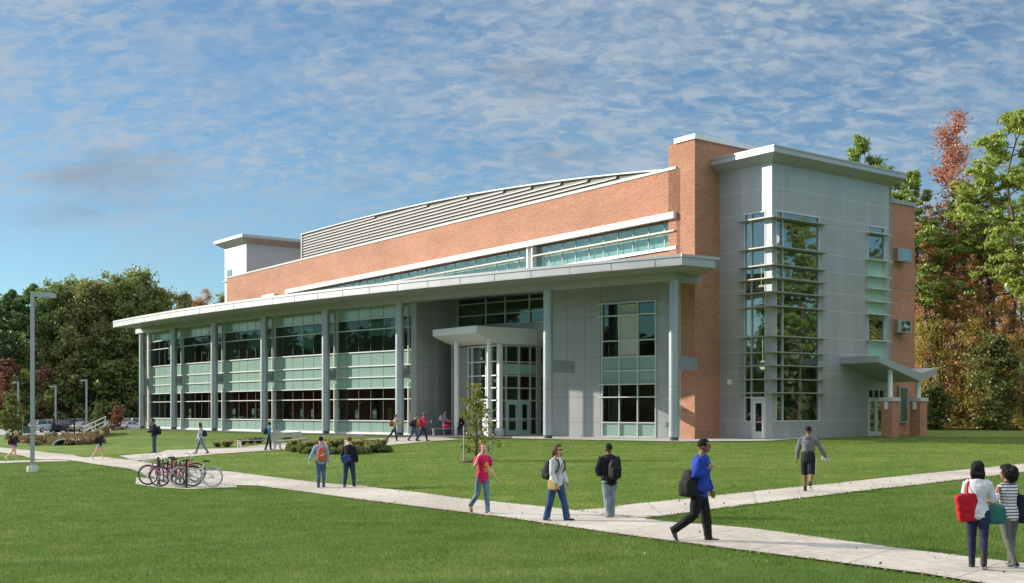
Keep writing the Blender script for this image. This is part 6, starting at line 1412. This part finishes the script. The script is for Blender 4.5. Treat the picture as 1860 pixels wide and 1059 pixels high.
person(26, 838, 781, 6, 'blonde woman in dark top and lilac shorts walking right at the left edge', 'light', 'blonde', 'long', dict(rl=(12,6,4), ll=(-22,26,-34)), ra=((.1,.25,-1),(-.1,1,.15)), la=((-.1,.25,-1),(.1,1,.15)), top=(.022,.025,.022), pants=('hot',(.45,.24,.52)), shoes=(.68,.70,.72), fem=True, lean=7, hpitch=-16,
       bag=((.085,.012,.022), 'maroon backpack on the blonde woman in lilac shorts', (0,-.22,.22), (.14,.10,.24)))
person(716, 802, 752, 8, 'woman in pale lime T-shirt and dark jeans striding right, left of the last window column', 'light', 'brown', 'short', dict(rl=(14,4,4), ll=(-24,20,-30)), ra=((.1,.3,-1),(-.2,.9,.4)), la=((-.1,.3,-1),(.2,.9,.3)), top=(.45,.50,.22), sleeve='short', pants=('jeans',(.025,.045,.08)), fem=True, lean=8,
       bag=((.24,.065,.04), 'rust brown backpack on the woman in the lime T-shirt', (0,-.21,.24), (.15,.10,.22)))
person(752, 801.5, 752, 10, 'grey haired walker with a black and cream backpack behind the pink hoodie', 'light', 'grey', 'short', WALK_A, ra=((.1,.2,-1),(0,.6,-.6)), la=((-.1,.2,-1),(0,.6,-.6)), top=(.04,.04,.045), pants=('jeans',(.06,.11,.18)), lean=8, fem=True,
       bag=((.035,.03,.028), 'black and cream backpack left of the red backpack near the entrance', (0,-.21,.24), (.15,.10,.22)))
def ex_book(c):
    S, k = c['S'], c['k']; wr, hd = c['Ar'][1][2], c['Ar'][1][3]; mb = MB(); sbox(mb, S(wr+hd*.1+Vector((-.06,.02,.04))), (.09*k,.02*k,.12*k), .25); mb.build('book', fab((.6,.6,.58)), None, 'white book held by the walker in the pink hoodie', 'book', loc=c['loc'], rz=c['rz'])
person(768, 802.5, 747, 4, 'walker in bright pink hooded top and dark jeans holding a white book near the entrance', 'brown', 'grey', 'short', WALK_B, ra=((.12,.3,-1),(-.1,.9,.1)), la=((-.12,.3,-1),(.1,.9,.1)), top=(.60,.035,.11), sleeve='hood', pants=('jeans',(.022,.035,.06)), lean=6, extra=ex_book,
       bag=((.38,.07,.035), 'orange red backpack on the walker in the pink hooded top', (0,-.21,.22), (.15,.11,.24)))
person(806, 791.5, 744, -12, 'person in pale pink shirt and light jeans standing beside the seated one by the entrance', 'tan', 'black', 'short', dict(rl=(6,3,0,3), ll=(-3,3,0,3)), ra=((.12,.35,-1),(-.05,.8,-.5)), la=((-.12,.35,-1),(.05,.8,-.5)), top=(.55,.22,.30), pants=('jeans',(.20,.33,.42)), lean=6, hpitch=-12,
       bag=((.42,.45,.55), 'pale grey backpack on the person in the pale pink shirt', (0,-.21,.26), (.15,.10,.22)))
# ================================================================ street furniture, bicycles, cars
# --- benches of bent steel ends and long slatted seats
def bench(u0, v0, u1, v1, label, back=False, loc=None, L=None, rz=None, grp='benches of pale steel'):
    if loc is None:
        a = Vector(G(u0, v0)); b_ = Vector(G(u1, v1)); L = (b_-a).length; rz = math.atan2(b_.y-a.y, b_.x-a.x); loc = a
        loc = (a.x, a.y, min(a.z, b_.z)+.01)
    o = empty('bench', tuple(loc), rz, label, 'bench', grp)
    for x in (0.12, L-.12):
        c = MB(); 
        pr_ = [(-.26,0),(-.16,0),(-.09,.12),(-.07,.33),(.07,.33),(.09,.12),(.16,0),(.26,0),(.20,.10),(.16,.25),(.22,.44),(-.22,.44),(-.16,.25),(-.20,.10)]
        vs = [(x-.04, p[0], p[1]) for p in pr_]+[(x+.04, p[0], p[1]) for p in pr_]; n = len(pr_)
        c.add(vs, [list(range(n)), list(range(n,2*n))[::-1]]+[[i, n+i, n+(i+1)%n, (i+1)%n] for i in range(n)])
        if back: c.tube([(x,.2,.40),(x,.30,.62),(x,.33,.88)], .035, 8)
        c.build('bench_leg', M['fascia'], o)
    c = MB()
    for k_ in range(6): y = -.215+k_*.078; c.box(0, L, y, y+.055, .445, .475)
    c.build('seat', M['galv'], o)
    if back:
        c = MB()
        for k_ in range(3): z = .60+k_*.09; c.box(0, L, .30+k_*.012, .33+k_*.012, z, z+.065)
        c.build('backrest', M['galv'], o)
    return o
bench(432, 814.5, 502, 808.5, 'long backless pale steel bench left of the person in turquoise')
bench(503, 818.0, 557, 811, 'pale steel bench with a backrest in front of the shrub bed', True)
bench(584, 805.5, 660, 801.5, 'backless pale steel bench behind the two walkers with bags')
eb = G(784, 792.5); bench(0,0,0,0, 'backless bench in the shade of the entrance recess', loc=(eb[0], eb[1], eb[2]+.045), L=2.6, rz=R(12))
# seated person and the pink jacket on that bench
cs = math.cos(R(12)); sn = math.sin(R(12)); bx = lambda d, yy=0: (eb[0]+cs*d-sn*yy, eb[1]+sn*d+cs*yy)
q = bx(1.95, -.05)
person((q[0], q[1], eb[2]+.045), 790, 745, -100, 'person in black jacket and red shirt sitting on the bench by the entrance post', 'light', 'brown', 'bob', dict(rl=(82,84,0), ll=(80,78,0)), ra=((.15,.3,-1),(-.3,.9,.1)), la=((-.15,.3,-1),(.3,.9,.1)), top=(.018,.016,.02), sleeve='jacket', pants=('loose',(.04,.04,.06)), fem=True, sit=.58, H=1.68, hpitch=-15)
q = bx(.95); c = MB(); c.ell((q[0], q[1], eb[2]+.64), (.26,.16,.15), 16, 10, 0, lambda d: 1+.14*math.sin(d.x*8)*math.cos(d.y*6)); c.build('folded_jacket', fab((.5,.03,.09)), None, 'bright pink jacket lying on the bench in the entrance recess', 'jacket')
# --- near lamp post
def lamp_post(x, y, z, Hh, side, label, grp, base=True, thick=1.0):
    o = empty('street_lamp', (x, y, z), 0, label, 'lamp post', grp)
    w_ = .066*thick
    c = MB(); c.prism([(-w_,-w_),(w_,-w_),(w_,w_),(-w_,w_)], .0, Hh); c.build('pole', M['galv'], o)
    c = MB(); c.lathe((0,0,-.3), [(.22,0),(.22,.50),(.20,.53)], 24); c.box(-.14,.14,-.14,.14,.22,.25); c.build('lamp_base', M['concrete'], o) if base else None
    c = MB(); c.box(w_*side if side > 0 else -.35, .35 if side > 0 else w_*side, -.035, .035, Hh-.22, Hh-.10); c.build('arm', M['galv'], o)
    c = MB(); s = side; P_ = [(.26,-.10),(.72,-.13),(.92,-.08),(.97,0),(.92,.08),(.72,.13),(.26,.10)]; P_ = [(p[0]*s, p[1]) for p in P_]
    c.prism(P_, Hh-.26, [Hh-.04,Hh-.05,Hh-.12,Hh-.16,Hh-.12,Hh-.05,Hh-.04]); hd = c.build('lamp_head', M['galv'], o)
    c = MB(); c.box(*sorted((.4*s,.85*s)), -.10, .10, Hh-.285, Hh-.262); c.build('lamp_glass', M['inner_pale'], hd); return o
x, y, z = G(59, 857); lamp_post(x, y, z, (857-529)*y/F, 1, 'tall square grey lamp post with a flat head on the near lawn at the left', None)
gp = 'parking lamps at the car park'
for (u, v, vt, s, lb) in ((33,781,693,-1,'leftmost small lamp post at the car park, left of the near lamp'),(101,780,700,-1,'small lamp post behind the silver minivan'),(157,779,689,-1,'small lamp post behind the beige saloon car')):
    yy = 168.0; x, y = at(u, yy); z = h1(x,y); lamp_post(x, y, z, HC-(vt-HV)*y/F-z, s, lb, gp, True, 1.5)
    if u == 33:
        pass
# thin sign posts along the car park kerb
gs = 'thin posts along the car park kerb'
for (u, vt, lb) in ((39,760,'thin dark post left of the near lamp'),(99,760,'thin dark post in front of the silver minivan'),(135,760,'thin dark post in front of the black pickup')):
    x, y = at(u, 146.0); z = h1(x,y); o = empty('sign_post', (x,y,z), 0, lb, 'post', gs); Hh = HC-(vt-HV)*y/F-z
    c = MB(); c.box(-.09,.09,-.05,.05,-.2,Hh); c.build('post', M['black'], o)
x, y = at(41, 147.0); z = h1(x,y); c = MB(); c.box(x-.13,x+.13,y-.02,y+.02,z+1.6,z+2.5); c.tube([(x,y,z-.2),(x,y,z+2.5)], .03, 6); c.build('parking_sign', M['galv'], None, 'small grey parking sign beside the leftmost thin post', 'sign')
x, y = at(52, 160.0); z = h1(x,y); c = MB(); c.box(x-.7,x+.7,y-.5,y+.5,z,z+.9); c.box(x-.75,x+.75,y-.55,y+.55,z+.9,z+1.0); c.build('utility_cabinet', simple('cabinet_green',(.03,.10,.06),.5), None, 'dark green utility cabinet left of the silver minivan', 'cabinet')
# --- culvert
x, y, z = G(118, 808.5); c = MB(); n = 18
for rr0, m_ in ((.92,0),):
    vs = []; 
    for k_ in range(n+1):
        t_ = math.pi*k_/n
        for (r_, yo) in ((.95,0),(.80,0),(.80,1.2),(.95,1.2)): vs.append((x+math.cos(t_)*r_, y+yo, z-.12+math.sin(t_)*r_*.62))
    fs = [[i*4+a, i*4+(a+1)%4, (i+1)*4+(a+1)%4, (i+1)*4+a] for i in range(n) for a in range(4)]; c.add(vs, fs, 0)
o = c.build('culvert_pipe', M['concrete'], None, 'half round concrete culvert mouth in the lawn below the rusty shrub bed', 'culvert')
c = MB(); c.ell((x,y+.5,z-.1), (.80,.3,.50), 16, 8); c.build('opening_shade', M['dark'], o)  # near-black plug stands in for the shade inside the pipe
# --- outdoor stairs with rails
st = empty('outdoor_stairs', (*at(153,92),0), 0, 'outdoor stairs with two pale handrails at the left of the building', 'stairs')
a = Vector((*at(153,92),0)); b_ = Vector((*at(192,100),0)); d = b_-a; d.z = 0; L = d.length; d.normalize(); zb_ = HC-(791-HV)*92/F; zt_ = HC-(772-HV)*100/F; rise = zt_-zb_
st.location = (a.x, a.y, zb_)
off = Vector((.62,-1.7,0)); UZ = Vector((0,0,1))
for o_ in (Vector((0,0,0)), off):
    p0 = o_; p1 = d*L+o_; w_ = off.normalized()*.14; c = MB()
    for (za, zc, mt) in ((-1.6, -.16, 0),):
        vs = [p0-w_+UZ*za, p0+w_+UZ*za, p0+w_+UZ*zc, p0-w_+UZ*zc, p1-w_+UZ*(rise+za), p1+w_+UZ*(rise+za), p1+w_+UZ*(rise+zc), p1-w_+UZ*(rise+zc)]
        c.add(vs, [[0,3,2,1],[4,5,6,7],[0,1,5,4],[1,2,6,5],[2,3,7,6],[3,0,4,7]])
    c.prism([(p1-w_).to_2d(), (p1+w_).to_2d(), (p1+w_+d*1.6).to_2d(), (p1-w_+d*1.6).to_2d()], rise-1.6, rise-.16)
    wl_ = c.build('stair_wall', M['brick'], st); w_ = w_*1.25; c = MB()
    vs = [p0-w_-d*.1+UZ*-.16, p0+w_-d*.1+UZ*-.16, p0+w_-d*.1, p0-w_-d*.1, p1-w_+UZ*(rise-.16), p1+w_+UZ*(rise-.16), p1+w_+UZ*rise, p1-w_+UZ*rise]
    c.add(vs, [[0,3,2,1],[4,5,6,7],[0,1,5,4],[1,2,6,5],[2,3,7,6],[3,0,4,7]])
    c.prism([(p1-w_).to_2d(), (p1+w_).to_2d(), (p1+w_+d*1.65).to_2d(), (p1-w_+d*1.65).to_2d()], rise-.16, rise+.001); c.build('wall_cap', M['concrete'], wl_)
    c = MB()
    for hh in (.35, .72): c.tube([p0+UZ*hh, p1+UZ*(rise+hh)], .035, 8)
    for q in (0.02,.5,.98): p = p0.lerp(p1,q); c.tube([p+UZ*(rise*q-.1), p+UZ*(rise*q+.72)], .03, 8)
    c.build('handrail', M['white'], st)
c = MB(); ns = 9
for i in range(ns):
    p = d*L*i/ns; q = d*L*(i+1)/ns; c.prism([p.to_2d(), q.to_2d(), (q+off).to_2d(), (p+off).to_2d()], rise*(i+1)/ns-1.4, rise*(i+1)/ns-.45)
c.build('steps', M['concrete'], st)
# --- urn by the door
x, y, z = G(908, 793.5); c = MB(); c.lathe((x,y-.25,z+.03), [(.33,0),(.36,.35),(.34,.5),(.24,.56)], 20); c.build('waste_bin', M['galv'], None, 'squat round grey bin at the foot of the vestibule corner post', 'bin')
# --- bicycles
def bicycle(frame_col, tyre_col, rim_col, wheel_r=.34, fender=None, basket=False, fork=None):
    o = empty('bicycle', (0,0,0)); fm_ = simple('bicycle_paint', frame_col, .3, 0, .03, coat=.6)
    wb = 1.06
    for xw in (0, wb):
        c = MB(); n = 40
        def ring(c, r, t_, mi=0, w2=None):
            vs = []; k2 = 8
            for i in range(n):
                a_ = 2*math.pi*i/n
                for j in range(k2): b2 = 2*math.pi*j/k2; rr2 = r+math.cos(b2)*t_; vs.append((xw+math.cos(a_)*rr2, math.sin(b2)*(w2 or t_), wheel_r+math.sin(a_)*rr2))
            c.add(vs, [[i*k2+j, i*k2+(j+1)%k2, ((i+1)%n)*k2+(j+1)%k2, ((i+1)%n)*k2+j] for i in range(n) for j in range(k2)], mi, True)
        ring(c, wheel_r-.022, .022); wo = c.build('wheel', fab(tyre_col, .8), o)
        c = MB(); ring(c, wheel_r-.052, .011, 0, .013)
        c.tube([(xw,-.05,wheel_r),(xw,.05,wheel_r)], .022, 8)
        c.build('rim', fab(rim_col, .3), wo)
        c = MB()
        for i in range(18): a_ = 2*math.pi*i/18; c.tube([(xw,.02*(-1)**i,wheel_r),(xw+math.cos(a_)*(wheel_r-.055),0,wheel_r+math.sin(a_)*(wheel_r-.055))], .0035, 4, cap=False)
        c.build('spokes', M['galv'], wo)
        if fender:
            c = MB(); P_ = [(xw+math.cos(t_)*(wheel_r+.018),0,wheel_r+math.sin(t_)*(wheel_r+.018)) for t_ in np.linspace(R(10) if xw else R(30), R(165) if xw else R(140), 14)]; loft(c, P_, [(.03,.006)]*14, 6, (0,1,0)); c.build('fender', fab(fender, .3), o)
    bb = (.44,0,.28); head0 = (.93,0,.66); head1 = (.90,0,.80); seat = (.26,0,.80)
    c = MB(); c.tube([bb,(.60,0,.36),(.80,0,.52),head0], .030, 8); c.tube([(.31,0,.62),(.60,0,.56),head0], .024, 8); c.tube([bb,seat], .024, 8)
    for s in (.05,-.05): c.tube([(0,s,wheel_r),bb], .011, 6); c.tube([(0,s,wheel_r),(.33,s*.3,.60)], .011, 6)
    c.build('frame', fm_, o)
    c = MB(); c.tube([head0, head1], .024, 8)
    for s in (.05,-.05): c.tube([(wb,s,wheel_r),(.945,s,.62),(.935,0,.68)], .016, 6)
    c.build('fork', simple('fork_paint', fork, .3) if fork else fm_, o)
    c = MB(); c.tube([head1,(.87,0,.96)], .013, 6); c.tube([(.68,-.30,1.00),(.80,-.26,1.03),(.90,-.10,1.0),(.88,0,.97),(.90,.10,1.0),(.80,.26,1.03),(.68,.30,1.00)], .013, 8); c.build('handlebar', M['alum'], o)
    c = MB(); sbox(c, (.22,0,.86), (.13,.075,.035), .7); c.tube([seat,(.235,0,.84)], .014, 6); c.build('saddle', M['black'], o)
    c = MB(); c.tube([(bb[0],-.06,.28),(bb[0]+.08,-.08,.13)], .011, 6); c.tube([(bb[0],.06,.28),(bb[0]-.08,.08,.43)], .011, 6)
    for (a_, s) in ((.10,-1),(-.10,1)): c.box(bb[0]+a_-.04, bb[0]+a_+.04, s*.14-.03, s*.14+.03, (.12 if s < 0 else .42), (.14 if s < 0 else .44))
    vs = [(bb[0]+.085*math.cos(t_), -.06, .28+.085*math.sin(t_)) for t_ in np.linspace(0,2*math.pi,20,False)]; c.add(vs+[(v[0],-.05,v[2]) for v in vs], [list(range(20)), list(range(20,40))[::-1]]+[[i,20+i,20+(i+1)%20,(i+1)%20] for i in range(20)])
    c.build('crank', M['alum'], o)
    if basket:
        c = MB()
        for k_ in range(5): z = .78+k_*.055; w_ = .13+k_*.012; c.tube([(1.02,-w_,z),(1.02+.22,-w_,z),(1.02+.22,w_,z),(1.02,w_,z),(1.02,-w_,z)], .005, 4, cap=False, smooth=False)
        for k_ in range(7):
            y = -.13+k_*.043; c.tube([(1.24,y,.78),(1.25,y*1.3,1.0)], .004, 4, cap=False)
        for k_ in range(5): x2 = 1.02+k_*.05; c.tube([(x2,-.13,.78),(x2,-.178,1.0)], .004, 4, cap=False); c.tube([(x2,.13,.78),(x2,.178,1.0)], .004, 4, cap=False)
        c.build('basket', M['white'], o)
    return o
def set_bike(o, u, v, ang, label, tilt=0):
    x, y, z = G(u, v); o.location = (x, y, z+.02); o.rotation_euler = (R(tilt), 0, R(ang)); tag(o, label, 'bicycle', 'bicycles at the rack')
b1_ = bicycle((.62,.14,.24), (.05,.03,.035), (.5,.48,.46), .34, (.55,.10,.22), True); set_bike(b1_, 327, 882, 182, 'pink bicycle with a white wire basket at the left end of the rack', 3)
b2_ = bicycle((.20,.015,.09), (.014,.014,.014), (.6,.6,.6), .345, (.03,.03,.03)); set_bike(b2_, 350, 885, 183, 'dark magenta bicycle with black tyres, second from the left in the rack', -3)
b3_ = bicycle((.62,.60,.57), (.58,.58,.55), (.45,.45,.44), .34, (.60,.60,.58), fork=(.5,.02,.03)); set_bike(b3_, 386, 886.5, 183, 'red and white cruiser bicycle with pale tyres in front of the rack', 3)
b5_ = bicycle((.50,.03,.04), (.018,.018,.018), (.4,.4,.4), .34, None); set_bike(b5_, 300, 877, 4, 'small red bicycle with black tyres half hidden in the rack', 2)
ra_ = G(287, 881); rb_ = G(338, 887); dv = Vector((rb_[0]-ra_[0], rb_[1]-ra_[1], 0)); L = dv.length; ang = math.atan2(dv.y, dv.x)
rk = empty('bicycle_rack', (ra_[0], ra_[1], ra_[2]+.02), ang, 'black wave shaped bicycle rack on its concrete pad', 'bicycle rack')
c = MB(); P_ = []
nloop = 3
for i in range(nloop):
    x0 = .12+i*(L-.24)/nloop; w_ = (L-.24)/nloop/2
    P_ += [(x0,0,.05 if i else -.05),(x0,0,.75)]+[(x0+w_/2-math.cos(t_)*w_/2,0,.75+math.sin(t_)*.10) for t_ in np.linspace(.3,2.85,6)]+[(x0+w_,0,.75),(x0+w_,0,.20)]+[(x0+w_*1.5-math.cos(t_)*w_/2,0,.20-math.sin(t_)*.10) for t_ in np.linspace(.3,2.85,5)]
c.tube(P_, .030, 8); c.build('rack_tube', M['black'], rk)
for x0 in (0.0, L):
    c = MB(); c.box(x0-.032,x0+.032,-.032,.032,-.05,.92); c.box(x0-.09,x0+.09,-.09,.09,-.02,.015); c.build('rack_post', M['black'], rk)
# --- cars
def car(kind, col, label, u, yy, ang, v=None):
    x, y = at(u, yy); z = h1(x, y)+.07
    o = empty('parked_car', (x,y,z), R(ang), label, 'car', 'cars in the car park')
    P = {'van': (4.9,1.9,1.75,[(-2.45,.45),(-2.45,.95),(-2.3,1.05),(-1.35,1.15),(1.6,1.12),(2.4,1.05),(2.45,.45)],[(-1.4,1.12),(-.55,1.70),(1.9,1.74),(2.3,1.1)]),
         'suv': (4.9,1.95,1.85,[(-2.45,.5),(-2.45,1.05),(-2.35,1.12),(-1.0,1.2),(2.3,1.2),(2.45,1.1),(2.45,.5)],[(-1.0,1.18),(-.35,1.80),(1.9,1.84),(2.25,1.18)]),
         'pickup': (5.3,1.95,1.85,[(-2.6,.5),(-2.6,1.08),(-2.5,1.16),(-1.1,1.2),(2.6,1.18),(2.65,.5)],[(-1.1,1.18),(-.45,1.80),(.9,1.82),(1.15,1.18)]),
         'sedan': (4.6,1.8,1.45,[(-2.3,.40),(-2.3,.72),(-2.1,.85),(-1.05,.95),(1.5,.98),(2.2,.95),(2.3,.7),(2.3,.4)],[(-1.1,.93),(-.35,1.38),(.9,1.42),(1.65,.96)])}[kind]
    L, Wd, Hh, low_, cab = P
    pm_ = simple('car_paint', col, .25, .3, .03, coat=.8); c = MB()
    def shell(prof, w0, w1, zb):
        pr_ = list(prof); n = len(pr_); zmx = max(p[1] for p in pr_); zmn = min(p[1] for p in pr_)
        vs = []
        for s in (-1,1):
            for px_, pz in pr_: k_ = (pz-zmn)/max(1e-6, zmx-zmn); w_ = w0+(w1-w0)*k_; vs.append((px_, s*w_, pz))
        return vs, [list(range(n)), list(range(n,2*n))[::-1]]+[[i, (i+1)%n, n+(i+1)%n, n+i][::-1] for i in range(n)]
    vs, fs = shell([(low_[0][0]+.1,.28)]+low_+[(low_[-1][0]-.1,.28)], Wd/2-.08, Wd/2-.02, .3); c.add(vs, fs)
    bo = c.build('car_body', pm_, o); bv = bo.modifiers.new('b','BEVEL'); bv.width = .09; bv.segments = 3; bv.limit_method = 'ANGLE'; bv.angle_limit = R(25)
    for p in bo.data.polygons: p.use_smooth = True
    c = MB(); vs, fs = shell(cab, Wd/2-.06, Wd/2-.27, 1); c.add(vs, fs); g_ = c.build('car_windows', M['car_glass'], o); bv = g_.modifiers.new('b','BEVEL'); bv.width = .05; bv.segments = 2
    c = MB(); (x1_, z1_), (x2_, z2_) = cab[1], cab[2]; c.prism([(x1_-.02,-Wd/2+.26),(x2_+.03,-Wd/2+.26),(x2_+.03,Wd/2-.26),(x1_-.02,Wd/2-.26)], [z1_-.01,z2_-.01,z2_-.01,z1_-.01], [z1_+.05,z2_+.05,z2_+.05,z1_+.05])
    for s in (-1,1):
        for (pa, pb_) in ((cab[0],cab[1]),(cab[3],cab[2])): c.tube([(pa[0],s*(Wd/2-.06),pa[1]),(pb_[0],s*(Wd/2-.265),pb_[1])], .045, 6)
        xm = (cab[0][0]+cab[3][0])/2; c.tube([(xm,s*(Wd/2-.055),cab[0][1]),(xm,s*(Wd/2-.26),cab[2][1])], .045, 6)
    c.build('car_roof', pm_, o)
    for xw in (-L*.31, L*.30):
        for s in (-1,1):
            c = MB(); r_ = .34 if kind in ('van','sedan') else .40; n = 24; vs = []
            for yo, rr2 in ((s*(Wd/2-.24),r_),(s*(Wd/2-.02),r_),(s*(Wd/2+.0),r_*.9),(s*(Wd/2+.0),r_*.62)):
                for i in range(n): a_ = 2*math.pi*i/n; vs.append((xw+math.cos(a_)*rr2, yo, r_+math.sin(a_)*rr2))
            c.add(vs, [[j*n+i, j*n+(i+1)%n, (j+1)*n+(i+1)%n, (j+1)*n+i] for j in range(3) for i in range(n)], 0, True); w2 = c.build('wheel', M['rubber'], o)
            c = MB(); vs = [(xw+math.cos(2*math.pi*i/n)*r_*.63, s*(Wd/2-.005), r_+math.sin(2*math.pi*i/n)*r_*.63) for i in range(n)]; c.add(vs, [list(range(n))]); c.build('rim', M['galv'], w2)
    xf = low_[0][0]
    for s in (-1,1):
        c = MB(); sbox(c, (xf+.06, s*(Wd/2-.30), low_[1][1]-.12), (.08,.20,.09), .5); c.build('headlight', M['lampglass'], o)
        c = MB(); sbox(c, (-L*.5+ L*.29 if kind != 'sedan' else -L*.5+L*.33, s*(Wd/2+.10), cab[0][1]+.08), (.07,.09,.07), .5); c.build('mirror', pm_, o)
        c = MB(); sbox(c, (low_[-1][0]-.02, s*(Wd/2-.2), low_[-2][1]-.15), (.05,.12,.12), .4); c.build('tail_light', M['red_lamp'], o)
    c = MB(); sbox(c, (xf-.02, 0, low_[1][1]-.16), (.03,Wd/2-.55,.09), .3); c.build('grille', M['black'], o)
    c = MB(); sbox(c, (xf-.05, 0, .45), (.08,Wd/2-.12,.10), .3); c.box(xf-.14,xf-.12,-.26,.26,.40,.52) ; c.build('bumper', pm_ if kind != 'pickup' else M['galv'], o)
    return o
M['car_glass'] = simple('car_window_glass', (.03,.04,.045), .06, 0, .02, coat=.5); M['lampglass'] = simple('headlight_glass', (.6,.62,.62), .1, .3, .02); M['red_lamp'] = simple('tail_light_glass', (.35,.02,.02), .2, 0, .02)
car('van', (.42,.50,.56), 'silver blue minivan, leftmost in the car park', 84, 166, -118)
car('pickup', (.02,.025,.04), 'black pickup facing the camera right of the silver minivan', 124, 168, -104)
car('suv', (.05,.06,.07), 'dark grey off-road car between the minivan and the pickup, further back', 106, 175, -115)
car('suv', (.32,.34,.34), 'grey off-road car behind the black pickup', 139, 176, -104)
car('sedan', (.55,.48,.36), 'beige saloon car left of the stair rails', 154, 168, -120)
car('sedan', (.35,.40,.46), 'silver blue saloon car behind the stair rails', 200, 172, -112)
car('sedan', (.45,.50,.50), 'pale silver saloon car left of the first column', 235, 166, -112)
car('suv', (.60,.60,.60), 'white car half hidden by the first column', 249, 172, -112)
